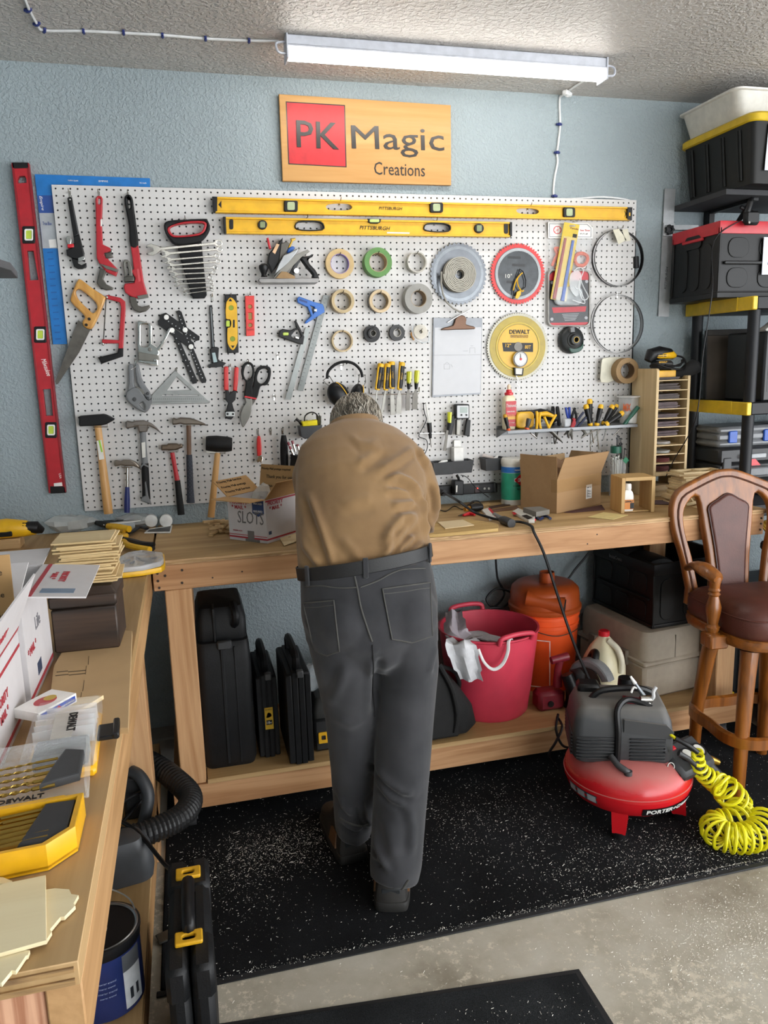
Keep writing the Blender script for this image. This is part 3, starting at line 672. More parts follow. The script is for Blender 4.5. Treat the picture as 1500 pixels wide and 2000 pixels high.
# ---- hammers along the bottom
def handle(t,name,mat,a,b,rs,y=-.035,flat=.75,n=10):
    A =atY(*a,y); Bv =atY(*b,y); k =len(rs)
    return ob(MB().tube([A.lerp(Bv,i/(k - 1)) for i in range(k)],rs,n,flat=flat),name,mat,t)
G6 ='hammers on the lower left of the pegboard'
def prong(t,u0,u1,v,what):
    ob(MB().wire([(u0,v - 8,.03),(u0,v,.03),(u0,v +2,-.02),(u1,v +2,-.02),(u1,v,.03),(u1,v - 8,.03)],-.03,.0015),'peg_hook',CHR,None,'steel double prong hook under ' +what,'hook','steel hooks in the pegboard')
t =pt('sledge_hammer','heavy hammer with a black block head and long pale wooden handle','hammer',206,1003,G6)
handle(t,'handle',M_ASH,(189,815),(212,1003),[.013,.0135,.015,.017,.0178],y=-.04)
PL(t,'head',BLKM,B_((513,545),(520,542),(670,530),(690,535),(742,560),(740,570),(690,598),(655,605),(520,610),(512,600)),-.058,.042,.006)
PL(t,'sticker',LBL,B_((628,703),(660,697),(678,822),(645,828)),-.0575,.004,.001); PL(t,'sticker_band',mt('#9ccb3b',.4),B_((640,702),(652,699),(670,775),(658,778)),-.058,.004,.001)
t =pt('claw_hammer','small claw hammer with a chrome shaft and dark blue grip','hammer',249,1001,G6)
handle(t,'shaft',CHR,(249,912),(249,952),[.006]*2); handle(t,'grip',mt('#1d2a66',.4),(248.7,951),(248,1001),[.0085,.0095,.011,.0115,.011])
PL(t,'head',mt('#8c8278',.3,.9),B_((744,835),(752,830),(785,835),(800,828),(850,828),(880,840),(905,865),(918,895),(905,885),(870,868),(835,868),(815,870),(790,862),(750,872),(744,865)),-.043,.022,.005)
t =pt('framing_hammer','framing hammer with a grey and black rubber handle','hammer',286,985,G6)
handle(t,'handle',GRYP,(278.5,843),(283,915),[.0125,.0125,.013]); handle(t,'grip',RUBR,(283,905),(286,975),[.0145,.015,.015,.0165],y=-.036)
PL(t,'pommel',GRYP,B_((940,970),(950,965),(965,1060),(985,1120),(915,1095),(922,1072),(945,1060)),-.052,.03,.005); PL(t,'cheek',GRYP,B_((912,870),(935,850),(970,870),(970,880),(935,862),(915,885)),-.052,.006,.001)
PL(t,'head',mt('#77706a',.38,.85),B_((817,580),(828,573),(860,580),(880,573),(935,570),(985,590),(1020,620),(1052,660),(1010,628),(965,605),(958,645),(905,650),(895,612),(860,618),(825,625),(817,615)),-.048,.03,.005)
PL(t,'sticker',LBL,B_((920,715),(945,710),(948,810),(926,815)),-.0492,.003,.001)
t =pt('ball_peen_hammer','ball peen hammer with a red and black handle','hammer',352,1005,G6)
handle(t,'handle',mt('#b4202a',.4),(336.5,884),(347,942),[.0085,.0085,.01]); handle(t,'grip',RUBR,(346.5,938),(354,1005),[.0115,.0125,.014,.0145])
PL(t,'head',mt('#6b5d50',.35,.85),B_((1047,738),(1055,730),(1085,730),(1095,722),(1150,722),(1165,728),(1180,724),(1192,735),(1188,750),(1170,755),(1150,765),(1098,768),(1085,765),(1055,768),(1048,762)),-.048,.03,.006)
t =pt('claw_hammer','claw hammer with a brown wooden neck and dark blue grip','hammer',372,982,G6)
handle(t,'neck',wood('#4d3526','#7a5a42','Z',1.2,.5,5),(368.5,830),(369.5,893),[.010,.0095,.009]); handle(t,'grip',mt('#272b36',.6,bmp=.3),(369.5,888),(372.5,982),[.012,.013,.0135,.0165])
mb =MB()
for i in range(4):
    for j in range(10): mb.peg(B_(*circ(1225 +i*11,830 +j*25 +(i%2)*12,2.2,5)),-.0475,.003,0)
ob(mb,'grip_dots',mt('#525866',.5),t)
PL(t,'head',mt('#6e655c',.36,.85),B_((1120,560),(1130,554),(1150,560),(1175,552),(1240,556),(1290,572),(1330,590),(1352,606),(1300,600),(1250,598),(1205,600),(1175,592),(1150,598),(1125,600),(1120,590)),-.05,.03,.005)
t =pt('rubber_mallet','rubber mallet with a black barrel head and wooden handle','mallet',415,1010,G6)
p0 =atY(402,866,-.045); p1 =atY(453,868,-.045)
ob(MB().tube([p0.lerp(p1,f) for f in (0,.08,.4,.8,.95,1)],[.027,.030,.033,.031,.028,.026],20),'head',RUBR,t)
handle(t,'handle',M_ASH,(425,884),(412,1010),[.0115,.0125,.0135,.0145],y=-.045); PL(t,'sticker',LBL,D_((10,640),(25,645),(95,663),(90,670),(10,668)),-.05,.01,.001)
for u0,u1,v,w in ((183,210,832,'the black block hammer'),(262,289,828,'the framing hammer'),(358,380,828,'the wooden necked claw hammer'),(238,256,911,'the blue gripped claw hammer'),(326,348,880,'the ball peen hammer'),(410,440,884,'the rubber mallet')): prong(None,u0,u1,v,w)
# small things near the man
t =pt('adjustable_wrench','small red handled adjustable wrench hanging above the open mail box','wrench',506,905)
PL(t,'handle',mt('#d02a28',.4),D_(*sm([(332,575),(345,560),(358,575),(362,680),(335,690)],2)),-.02,.014,.004)
PL(t,'head',CHR,D_((337,685),(360,680),(372,700),(362,735),(350,722),(338,732),(330,715)),-.02,.008,.002)
t =pt('long_handled_tool','long black handled tool hanging left of the man','tool',555,918)
handle(t,'handle',RUBR,(554,850),(556,925),[.010,.0155,.0165,.0165,.016,.015],y=-.03)
hook(503,840,'the small red wrench'); hook(528,839,'nothing, left of the man'); hook(551,838,'the black handled tool'); hook(542,692,'nothing, beside the squares'); hook(535,772,'nothing, right of the tin snips')
# ================================================================ tools on the pegboard, right half
# ---- long yellow levels
def ilevel(label,outl,holes,y,seg):
    t =pt('spirit_level',label,'level',outl[3][0] +350,outl[3][1]); a,b,c,d =outl
    PL(t,'web',YEL,[outl] +holes,y +.009,.006,.0006)
    mix =lambda p,q,f: (p[0] +(q[0] - p[0])*f,p[1] +(q[1] - p[1])*f)
    PL(t,'flange',YEL,[a,b,mix(b,c,seg),mix(a,d,seg)],y,.026,.0015); PL(t,'flange',YEL,[mix(a,d,1 - seg),mix(b,c,1 - seg),c,d],y,.026,.0015)
    return t,mix
t,mix =ilevel('long yellow spirit level along the top of the pegboard',[(418,384),(1233,404.5),(1232,430),(421,415)],[C_(*sm([(985,182),(1010,162),(1090,155),(1170,160),(1200,185),(1175,208),(1090,213),(1010,207)],2)),E_(*sm([(1258,240),(1285,222),(1360,218),(1440,228),(1467,250),(1440,272),(1360,272),(1285,265)],2))],-.034,.13)
for o in ([(414.5,383.5),(424.5,384),(424.5,412),(417.5,414)],[(1226,404.3),(1235.7,404.5),(1234.5,430),(1225.5,429)]): PL(t,'end_cap',BLK,o,-.036,.03,.002)
for q,w,h in ((C_((702,176))[0],13.5,11),((853,405),13,10),((1112.5,414.5),11.5,10)):
    f =PL(t,'vial_frame',BLK,rrect(q[0] - w,q[1] - h,q[0] +w,q[1] +h,4),-.035,.02,.003); PL(f,'vial',mt('#a9b58e',.15),rrect(q[0] - w*.55,q[1] - h*.72,q[0] +w*.55,q[1] +h*.72,3),-.0365,.004,.001)
PL(t,'arrow',BLK,C_((110,165),(135,132),(136,195)),-.0258,.001,0); PL(t,'arrow',BLK,F_((935,240),(955,270),(935,302),(945,270)),-.0258,.001,0)
ptxt('PITTSBURGH',(740,409.5),(786,410.5),-.0262,BLK,t,h=6,shear=.25)
PL(t,'cap_window',YEL,F_(*rrect(978,258,990,290,4)),-.037,.003,0)
t,mix =ilevel('shorter yellow spirit level hung below the long one',[(440,423.5),(998,433.5),(998,462.5),(442,456)],[C_(*sm([(732,335),(760,300),(850,293),(945,302),(975,340),(960,372),(850,378),(750,368)],2)),E_(*sm([(410,395),(440,357),(540,350),(640,365),(662,400),(640,432),(540,438),(430,425)],2))],-.034,.12)
for L,o,i in ((0,[(732,335),(760,300),(850,293),(945,302),(975,340),(960,372),(850,378),(750,368)],6),(1,[(410,395),(440,357),(540,350),(640,365),(662,400),(640,432),(540,438),(430,425)],6)):
    k =(C_,E_)[L]; cx =sum(p[0] for p in o)/8; cy =sum(p[1] for p in o)/8
    PL(t,'grip_rim',BLK,[k(*sm(o,2)),k(*sm([(cx +(x - cx)*.92,cy +(z - cy)*.80) for x,z in o],2))],-.0345,.02,.003)
for o in ([(435.8,423),(441,423.3),(442.5,456),(438,456)],[(996,433.3),(1000.7,433.6),(1000.7,461),(996.5,463)]): PL(t,'end_cap',BLK,o,-.036,.03,.002)
for q in (C_((470,328))[0],E_((920,402))[0]):
    f =PL(t,'vial_frame',BLK,circ(q[0],q[1],9.3,18),-.035,.02,.002); PL(f,'vial',mt('#7f8c66',.15),rrect(q[0] - 5,q[1] - 6,q[0] +5,q[1] +6,2),-.0362,.003,.001)
f =PL(t,'vial_frame',BLK,[(718,427),(745,427.5),(743,434),(738,436.5),(724,436),(719,433)],-.036,.02,.002); PL(f,'vial',mt('#bfd07a',.15),rrect(722,428,741,434,2),-.0372,.003,.001)
for q in (C_((216,325))[0],E_((1165,405))[0]): PL(t,'hang_slot',BLK,rrect(q[0] - 4,q[1] - 10,q[0] +4,q[1] +10,3.5),-.0275,.003,.001)
ptxt('PITTSBURGH',(702.5,448),(762,450),-.0268,BLK,t,h=7.5,shear=.25); PL(t,'price_label',LBL,E_((75,436),(282,440),(280,458),(75,455)),-.0268,.001,0)
for u,v,w in ((662,392,'the long yellow level'),(1030,402,'the long yellow level at the right'),(598,425,'the shorter yellow level'),(848,430,'the shorter yellow level at the right')): hook(u,v,w,.045)

# ---- planes on a small ledge
t =pt('hand_plane','steel bench hand plane with black handles resting on the board','plane',563,553)
PL(t,'sole',mt('#7c7a78',.35,.9),C_((437,782),(445,766),(925,762),(932,783),(915,802),(455,804)),-.085,.065,.002)
PL(t,'side_wall',mt('#8a6f4e',.45,.6),C_((575,765),(625,708),(665,712),(735,748),(735,768)),-.086,.004,.001)
PL(t,'tote',BLK,C_(*sm([(770,592),(800,585),(850,580),(886,565),(878,588),(848,606),(856,645),(900,692),(926,740),(930,776),(872,766),(876,735),(838,690),(800,640)],2)),-.065,.026,.008)
p =atY(*C_((482,752))[0],-.055)
ob(MB(TR(p.x,p.y,p.z)).lathe([(.012,0),(.009,.008),(.0145,.020),(.019,.032),(.0180,.042),(.008,.049),(.001,.0495)],n=18),'front_knob',BLK,t)
PL(t,'iron',STL,C_((555,765),(700,590),(835,530),(855,545),(790,590),(620,765)),-.070,.04,.001); PL(t,'lever_cap',mt('#8f9192',.3,.9),C_((600,650),(640,575),(690,555),(768,515),(745,560),(680,640),(560,745)),-.074,.012,.003)
PL(t,'frog',DGR,C_((690,720),(760,600),(780,610),(745,690),(720,740)),-.06,.03,.003); p =atY(*C_((742,707))[0],-.07); ob(MB().cyl((p.x,-.085,p.z),(p.x,-.05,p.z),.010,n=14),'adjuster',CHR,t)
t =pt('block_plane','black block plane with a red lever behind the hand plane','plane',540,530)
PL(t,'body',BLK,C_((512,640),(522,560),(590,485),(635,432),(632,560),(600,650),(550,715)),-.045,.04,.004); PL(t,'lever',REDT,C_((503,438),(518,430),(542,522),(524,526)),-.05,.02,.004)
PL(t,'label',mt('#d9b28a',.5),C_((550,550),(585,482),(608,490),(572,568)),-.0455,.001,0); PL(t,'lever_cap',DST,C_((620,480),(670,465),(690,480),(660,560),(600,640)),-.05,.02,.003)
PL(t,'brass_screw',BRASS,C_((697,440),(738,434),(742,450),(720,460),(692,522),(676,516),(702,458)),-.04,.014,.003); PL(t,'blue_knob',BLU,C_(*sm([(668,555),(690,512),(722,503),(735,522),(700,552)],2)),-.045,.03,.005)

# ---- rolls of tape
GT ='rolls of tape hung on the pegboard'
def tape(label,u,v,ro,ri,dep,cm,core=None,y0=-.004,name='tape_roll'):
    p =atY(u,v,y0 - dep); F =frame((p.x,y0,p.z),(1,0,0),(0,0,1))
    t =thing(name,label,'tape',(p.x,y0,p.z - ro),world=True,group=GT)
    ob(MB().ring(ro,ri +.002,dep,F,36),'roll',cm,t); ob(MB().ring(ri +.002,ri,dep*.98,F,36),'core',core or mt('#b9a27e',.7),t)
    ob(MB().tube([(p.x,.004,p.z +ri - .004),(p.x,-.006,p.z +ri - .004),(p.x,y0 - dep - .004,p.z +ri - .003),(p.x +.003,y0 - dep - .010,p.z +ri +.006)],.0016,6),'peg_hook',DST,None,'dark steel hook through the ' +label.split(' roll')[0] +' roll','hook','dark hooks through the tape rolls')
    return t
TAN =mt('#c3a878',.65); TAN2 =mt('#b8a277',.4)
tape('wide tan masking tape roll with a purple core, top left of the tapes',664,515,.058,.037,.022,TAN,mt('#8d79b8',.5))
t =tape('ragged green painter tape roll in the top row',739,512,.0575,.036,.045,mt('#5d8a4b',.6))
t =tape('narrow grey white tape roll, top right of the tapes',815,512,.042,.0375,.034,mt('#a9a69c',.4),mt('#d4d0c6',.5))
tape('translucent amber packing tape roll in the second row',670,588,.047,.035,.045,TAN2,mt('#c8b58c',.4))
t =tape('cream masking tape roll on a dark roll in the second row',743,588,.046,.034,.014,mt('#cdb794',.6),y0=-.028)
tape('dark blue grey tape roll against the board, behind the cream one',741,588,.046,.034,.022,mt('#4d5258',.5))
tape('thick grey duct tape roll, largest of the tapes',818,583,.060,.032,.048,mt('#8b8983',.38),mt('#a48f73',.7))
tape('thin nearly used up tan tape roll in the third row',669,666,.044,.0375,.022,TAN2)
tape('black electrical tape roll, left of the two black ones',727,652,.034,.020,.022,BLK,mt('#2d2d2e',.5)); tape('small black tape roll stacked on the left electrical tape',729,651,.021,.011,.014,BLK,mt('#8e8a83',.5),y0=-.027)
tape('charcoal electrical tape roll, right of the two black ones',776,650,.033,.015,.02,mt('#2f2f30',.5),mt('#b3aea4',.5))
t =tape('small clear tape roll in a plastic dispenser',822,648,.030,.007,.016,clear('#e8e0cf',.15,.5),mt('#cfc8b8',.5)); ob(MB().wire(E_((305,1300,0),(310,1380,0),(340,1430,0),(400,1450,0),(455,1440,0),(465,1350,0)),-.018,.003),'dispenser_arm',CLRD,t)
PL(t,'amber_strip',mt('#cf8f33',.3),E_((292,1370),(300,1350),(330,1420),(318,1428)),-.014,.01,.001)

# ---- saw blades
def blade(c,R_,nt_,depth=.03,ri=.008,lean=.35):
    o =[]
    for k in range(nt_):
        a =-2*pi*k/nt_; s =2*pi/nt_
        o += [(c.x +r*math.cos(a +f*s),c.z +r*math.sin(a +f*s)) for r,f in ((R_,0),(R_*.995,-.30),(R_*(1 - depth),-.42),(R_*(1 - depth),-.62),(R_*(1 - depth*.4),-.85))]
    return [o,[(c.x +ri*math.cos(-2*pi*k/14),c.z +ri*math.sin(-2*pi*k/14)) for k in range(14)]]
def FY(y): return frame((0,y,0),(1,0,0),(0,0,1))
def disc(c,r,n=40): return [(c.x +r*math.cos(2*pi*k/n),c.z +r*math.sin(2*pi*k/n)) for k in range(n)]
SB =mt('#63666a',.32,.95)
c =atY(896,535,-.012); t =pt('saw_blade','bare steel circular saw blade behind a roll of grey foam strip','saw blade',896,595)
ob(MB().plate(blade(c,.127,40,.05),.0025,FY(-.010),.0004),'plate',SB,t); ob(MB().plate([disc(c,.112),disc(c,.10)],.001,FY(-.0105)),'polished_ring',mt('#6c7074',.25,.9),t)
t =pt('foam_strip_roll','coiled roll of grey foam strip hung over the bare saw blade','foam strip',899,575); c =atY(899,535,-.045); rings =[]
n =8*28
for k in range(n +1):
    a =-2*pi*k/28 +pi; r =.016 +.0535*k/n +.0004*math.sin(k*2.1); h =.0052
    rings.append([(c.x +q*math.cos(a),yy,c.z +q*math.sin(a)) for q,yy in ((r,-.014),(r,-.043),(r +h,-.044),(r +h,-.014))])
ob(MB().loft(rings),'coil',mt('#a9a59a',.75,bmp=.2),t); ob(MB().wire(E_((572,800),(570,900),(585,1000),(620,1080),(680,1135),(745,1170)),-.035,.004,8),'loose_tail',mt('#96938b',.75),t)
p =c; ob(MB().tube([(p.x,.002,p.z +.01),(p.x,-.05,p.z +.01),(p.x,-.055,p.z +.018)],.002,6),'peg_hook',CHR,None,'steel hook through the foam strip coil','hook','steel hooks in the pegboard')
c =atY(1012,535,-.012); t =pt('saw_blade','red rimmed saw blade in clear packaging','saw blade',1012,592)
ob(MB().plate(blade(c,.127,60,.05,lean=.2),.0025,FY(-.010),.0004),'plate',mt('#d02d2b',.4),t); ob(MB().plate([disc(c,.108),disc(c,.012,14)],.002,FY(-.0112),.0005),'bare_face',SB,t)
ob(MB().plate(disc(c,.101),.001,FY(-.0120)),'card_insert',mt('#33373a',.25,.3,var=.35,scale=45),t); ob(MB().plate([disc(c,.106),disc(c,.094)],.004,FY(-.0145),.001),'clear_shell',CLRD,t)
ptxt('10"',(987,543),(1000,543),-.0122,LBL,t,h=8)
for a,b in ((548,989),(500,992),(515,1000)): ob(MB().peg([(b,a),(b +25,a +1),(b +25,a +6),(b,a +5)],-.0123,.0006,0),'print_block',mt('#101214',.4),t)
t =pt('wire_hook_tool','black wire handle with a yellow cord hanging on the red blade','cord',1010,585)
ob(MB().wire(E_((1225,1050),(1240,940),(1270,830),(1290,775),(1320,800),(1345,880),(1340,940),(1300,970)),-.022,.0022),'loop',BLK,t); ob(MB().wire(sm(E_((1230,970),(1260,870),(1315,810),(1270,860),(1275,930),(1310,980),(1325,970)),3,False),-.026,.0026),'yellow_cord',YEL,t)
PL(t,'yellow_tag',YEL,E_((1265,985),(1305,965),(1300,1010),(1270,1050),(1248,1040)),-.026,.004,.001)
c =atY(1012,677,-.014); t =pt('saw_blade','large yellow faced twelve inch saw blade hanging below the red one','saw blade',1012,740)
ob(MB().plate(blade(c,.146,80,.035,lean=.2),.0025,FY(-.010),.0004),'plate',mt('#8f8c80',.4,.6),t); ob(MB().plate(disc(c,.132),.002,FY(-.0115),.0006),'yellow_card',mt('#a8911e',.35),t)
ob(MB().plate([disc(c,.104),disc(c,.099)],.002,FY(-.0135),.0006),'shell_rim',mt('#c9ad1d',.3),t); ob(MB().plate(disc(c,.094),.002,FY(-.0125),.0006),'label_disc',mt('#d9a81c',.35),t)
ob(MB().peg(E_((1130,1450),(1412,1452),(1412,1535),(1140,1530)),-.0133,.001,0),'black_band',BLK,t); ob(MB().plate(disc(c,.02,18),.003,FY(-.0150),.0006),'hub',DST,t)
ptxt('DEWALT',*E_((1195,1370),(1382,1370)),-.0138,BLK,t,h=8.5,bold=.02); PL(t,'word_band',mt('#7a5c10',.4),E_((1205,1378),(1368,1380),(1366,1405),(1207,1403)),-.0133,.0008,0); ptxt('CONSTRUCTION',*E_((1212,1400),(1362,1402)),-.0138,YEL,t,h=3.5)
ptxt('12"',*E_((1158,1490),(1208,1492)),-.014,YEL,t,h=7,bold=.01); ptxt('80T',*E_((1335,1505),(1390,1507)),-.014,YEL,t,h=7,bold=.01)
t =pt('dial_scale','small white pocket dial scale hanging in front of the yellow blade','scale',1015,738); c =atY(*G_((616,67))[0],-.03)
ob(MB().plate(disc(c,.034,28),.012,FY(-.03),.003),'case',WHT,t); ob(MB().plate([disc(c,.033,28),disc(c,.029,28)],.003,FY(-.032),.001),'bezel',GRYP,t); ob(MB().plate(disc(c,.0055,12),.003,FY(-.033)),'hub',REDT,t)
mb =MB()
for k in range(24):
    a =2*pi*k/24; F =frame((c.x +.0245*math.cos(a),-.0302,c.z +.0245*math.sin(a)),(math.cos(a),0,math.sin(a)),(-math.sin(a),0,math.cos(a))); mb.box(-.0025,.0025,-.0004,.0004,-.0003,.0005,T=F)
ob(mb,'scale_marks',DGR,t); PL(t,'needle',DGR,[(1016.6,691),(1017.4,691),(1018,702),(1016.6,702)],-.0325,.001,0)
PL(t,'body',BLK,G_((575,118),(636,122),(630,168),(580,166)),-.026,.012,.002); PL(t,'data_label',LBL,G_((585,122),(626,124),(622,160),(586,158)),-.0265,.001,0); ob(MB().wire(G_((588,168),(600,190),(592,215),(608,235),(600,262),(592,240)),-.022,.0018),'hanging_hook',CHR,t)

# ---- clipboard
t =pt('clipboard','silver clipboard with blank white paper and a brown clip','clipboard',892,774)
PL(t,'board',mt('#85888d',.4,.3),[(846.5,621),(942,621),(939,770),(844,776)],-.008,.004,.0008)
PL(t,'paper',mt('#cccdd1',.6,var=.02),[(849,640),(940.5,639),(938,767),(846,772)],-.0095,.0025,0)
PL(t,'clip',mt('#5c4537',.35,.7),E_(*sm([(575,1335),(600,1312),(680,1290),(700,1235),(740,1200),(785,1205),(805,1240),(800,1282),(870,1300),(876,1325),(720,1330)],2)),-.02,.012,.003)
ob(MB().wire(E_((630,1265),(700,1220),(760,1190),(845,1145)),-.016,.002),'spring_wire',CHR,t)
mb =MB()
for L in (((832,1545),(832,1498),(880,1498),(880,1545)),((770,1525),(815,1525)),((500,1565),(930,1560)),((840,1480),(862,1480))): mb.wire(E_(*L),-.0099,.0004,4)
for L in (((148,128),(148,98),(182,98),(182,128),(148,128)),((155,95),(165,85),(178,95)),((190,98),(200,115))): mb.wire(G_(*L),-.0099,.0004,4)
ob(mb,'pencil_sketch',mt('#8a8a8e',.7),t)

# ---- packages
t =pt('tire_package','clear bag of orange saw tires with a white header card','package',1108,530)
PL(t,'header_card',WHT,F_((235,345),(600,352),(645,392),(645,498),(238,495)),-.012,.002,.0004); PL(t,'card_border',mt('#7d8288',.5),[F_((248,358),(595,364),(632,398),(632,485),(250,483)),F_((253,363),(592,369),(627,400),(627,480),(255,478))],-.0123,.0006,0)
PL(t,'red_wheel',REDT,[F_(*circ(322,418,37,20)),F_(*circ(322,418,30,20))],-.0125,.0006,0)
for a in range(3): PL(t,'wheel_spoke',REDT,F_((322 +33*math.cos(a*1.05 +.5),418 +33*math.sin(a*1.05 +.5)),(324 +33*math.cos(a*1.05 +.52),421 +33*math.sin(a*1.05 +.5)),(322 - 33*math.cos(a*1.05 +.5),418 - 33*math.sin(a*1.05 +.5)),(320 - 33*math.cos(a*1.05 +.5),415 - 33*math.sin(a*1.05 +.5))),-.0125,.0006,0)
ptxt('Saw Tires',*F_((530,428),(618,430)),-.0126,REDT,t,h=3.5); ptxt('14" x 7" x 1/8"',*F_((530,458),(600,460)),-.0126,DGR,t,h=2.5)
PL(t,'bag',clear('#eef2f4',.15,.16),F_((240,498),(642,500),(635,800),(252,792)),-.024,.018,.003)
ORT =mt('#d2552b',.5); ob(MB().wire(sm(F_((480,690),(500,645),(545,632),(590,655),(595,700),(565,740),(535,745),(500,735)),4),-.016,.008,8,True),'orange_tire',ORT,t); ob(MB().wire(sm(F_((330,585),(300,590),(320,640),(300,680),(280,730),(275,750)),4,False),-.016,.007,8),'orange_tire',ORT,t); ob(MB().wire(sm(F_((310,600),(330,650),(315,700),(330,740),(300,770)),4,False),-.012,.006,8),'orange_tire',ORT,t)
t =pt('pencil_pack','narrow yellow card of one red and one blue marking pencil','package',1090,590)
PL(t,'card',mt('#cdb02a',.4),[F_((386,345),(525,370),(405,1078),(258,1050)),F_(*rrect(432,372,488,388,7))],-.034,.002,.0004); PL(t,'red_pencil',mt('#8a2430',.4),F_((390,490),(411,492),(310,1052),(281,1046)),-.04,.008,.003); PL(t,'blue_pencil',mt('#2f57a8',.4),F_((457,510),(481,512),(386,1070),(353,1064)),-.04,.008,.003)
PL(t,'blister',clear('#f4f4e8',.12,.10),F_((378,470),(500,490),(400,1070),(270,1050)),-.043,.006,.001); PL(t,'black_mark',BLK,F_((465,452),(503,458),(496,492),(460,486)),-.0345,.001,0); ptxt('Pencils',*F_((440,408),(512,420)),-.0345,mt('#8a3a1c',.5),t,h=4); hook(1120,433,'the yellow pencil pack',.045)
t =pt('blister_pack','black and red card in a clear moulded blister pack','package',1112,635)
PL(t,'backing_card',mt('#2b2d31',.35,var=.25,scale=40),F_(*rrect(250,790,612,1290,40)),-.014,.003,.001); PL(t,'clear_shell',mt('#a8a6a2',.25,.2),[F_(*rrect(236,778,630,1304,50)),F_(*rrect(252,794,612,1288,40))],-.02,.012,.004)
for L in ([(250,830),(290,795),(585,795),(612,830),(612,875),(250,880)],[(272,1128),(588,1116),(578,1165),(285,1178)],[(252,1268),(610,1262),(600,1286),(262,1290)]): PL(t,'red_band',mt('#b5232f',.4),F_(*L),-.0146,.001,0)
PL(t,'clear_dome',CLRD,F_(*rrect(300,930,560,1110,60)),-.036,.02,.008); PL(t,'black_part',BLK,[F_(*circ(440,1010,95,20)),F_(*circ(440,1010,40,16))],-.03,.012,.003)
mb =MB()
for k in range(5): mb.peg(F_((365 +k*6,1188 +k*14),(520 - k*8,1182 +k*14),(520 - k*8,1187 +k*14),(365 +k*6,1193 +k*14)),-.0145,.0006,0)
for q in ((272,1235),(585,1222),(275,900),(590,890)): mb.peg(F_(*circ(q[0],q[1],16,6)),-.0145,.0006,0)
ob(mb,'print_lines',mt('#a9abb0',.5),t)
t =pt('safety_glasses','clear safety glasses hung on the packages','glasses',1135,590)
PL(t,'lens',clear('#f2f6f8',.05,.3),F_(*sm([(440,830),(470,800),(520,790),(545,850),(530,960),(500,1030),(450,980),(432,900)],3)),-.05,.004,.001); ob(MB().wire(sm(F_((470,800,0),(500,770,.01),(540,765,.02),(560,800,.02),(520,900,0),(530,1000,-.01),(560,1060,-.01),(605,1030,0),(560,940,.01),(530,860,0)),3,False),-.052,.0024),'temple',clear('#f4f8fa',.05,.55),t); ob(MB().wire(sm(F_((480,930,0),(500,960,0),(530,970,0),(575,1080,0),(540,1085,0),(460,1060,0)),3,False),-.05,.0022),'temple',clear('#f4f8fa',.05,.55),t); hook(1136,524,'the safety glasses',.045)

# ---- coiled band saw blades
def coil(label,pts,n,y,sp,cols,seed):
    random.seed(seed); t =pt('band_saw_blade',label,'saw blade',pts[0],pts[1] +pts[3]); cx,cy,rx,ry =pts
    for k in range(n):
        dx,dy,s =random.uniform(-sp,sp),random.uniform(-sp*.3,sp*.3),random.uniform(.95,1.02); yy =y - .003*k
        L =[(cx +dx +rx*s*math.cos(a),cy +dy +ry*s*math.sin(a),.004*math.sin(a*2 +k)) for a in [2*pi*i/48 for i in range(48)]]
        P =[atY(u,v,yy +d) for u,v,d in L]; ctr =sum(P,Vector())/48; rings =[]
        for q in P:
            e =(q - ctr); e.y =0; e.normalize(); rings.append([q +e*.0004 +Vector((0,.0045,0)),q +e*.0004 - Vector((0,.0045,0)),q - e*.0004 - Vector((0,.0045,0)),q - e*.0004 +Vector((0,.0045,0))])
        ob(MB().loft(rings,closed=True),'loop',mt(cols[k%len(cols)],.3,.85),t)
    return t
t =coil('coiled band saw blade with cream paper tags, upper of two',(1208,503.5,50,57),4,-.012,4,('#2d2d2e','#7d7d7c','#333334'),3)
for L in ([(830,415),(885,408),(955,510),(882,550)],[(915,415),(965,408),(995,515),(945,520)]): PL(t,'paper_tag',mt('#d9d4c0',.7),F_(*L),-.032,.0015,0)
coil('coiled band saw blade, lower of two, hanging above the wide tape',(1205,632,48,56),3,-.012,2.5,('#7d7d7c','#3a3a3b','#8d8d8c'),5)
for u,v,w in ((1208,445,'the upper band saw coil'),(1205,572,'the lower band saw coil')): hook(u,v,w)
t =pt('round_cup','black round cup with a green label and a hollow hub','cup',1116,690); c =atY(*F_((462,1425))[0],-.03)
F0 =frame((c.x,-.002,c.z),(1,0,0),(0,0,1)); ob(MB().lathe([(.058,0),(.060,.008),(.058,.022),(.050,.030),(.032,.036),(.030,.040),(.024,.042),(.022,.060),(.015,.062),(.012,.062),(.012,.045)],F0,32,cap=False),'shell',mt('#26292a',.42),t)
ob(MB().ring(.0125,.0115,.001,TR()@frame((c.x,-.064,c.z),(1,0,0),(0,0,1)),16),'hub_rim',BRASS,t); PL(t,'green_label',mt('#1f4a3d',.4),F_(*sm([(430,1480),(480,1500),(540,1480),(562,1440),(560,1500),(520,1535),(460,1545),(435,1520)],2)),-.036,.012,.004); PL(t,'strap',GRYP,F_((440,1310),(482,1300),(484,1352),(446,1356)),-.05,.03,.003)

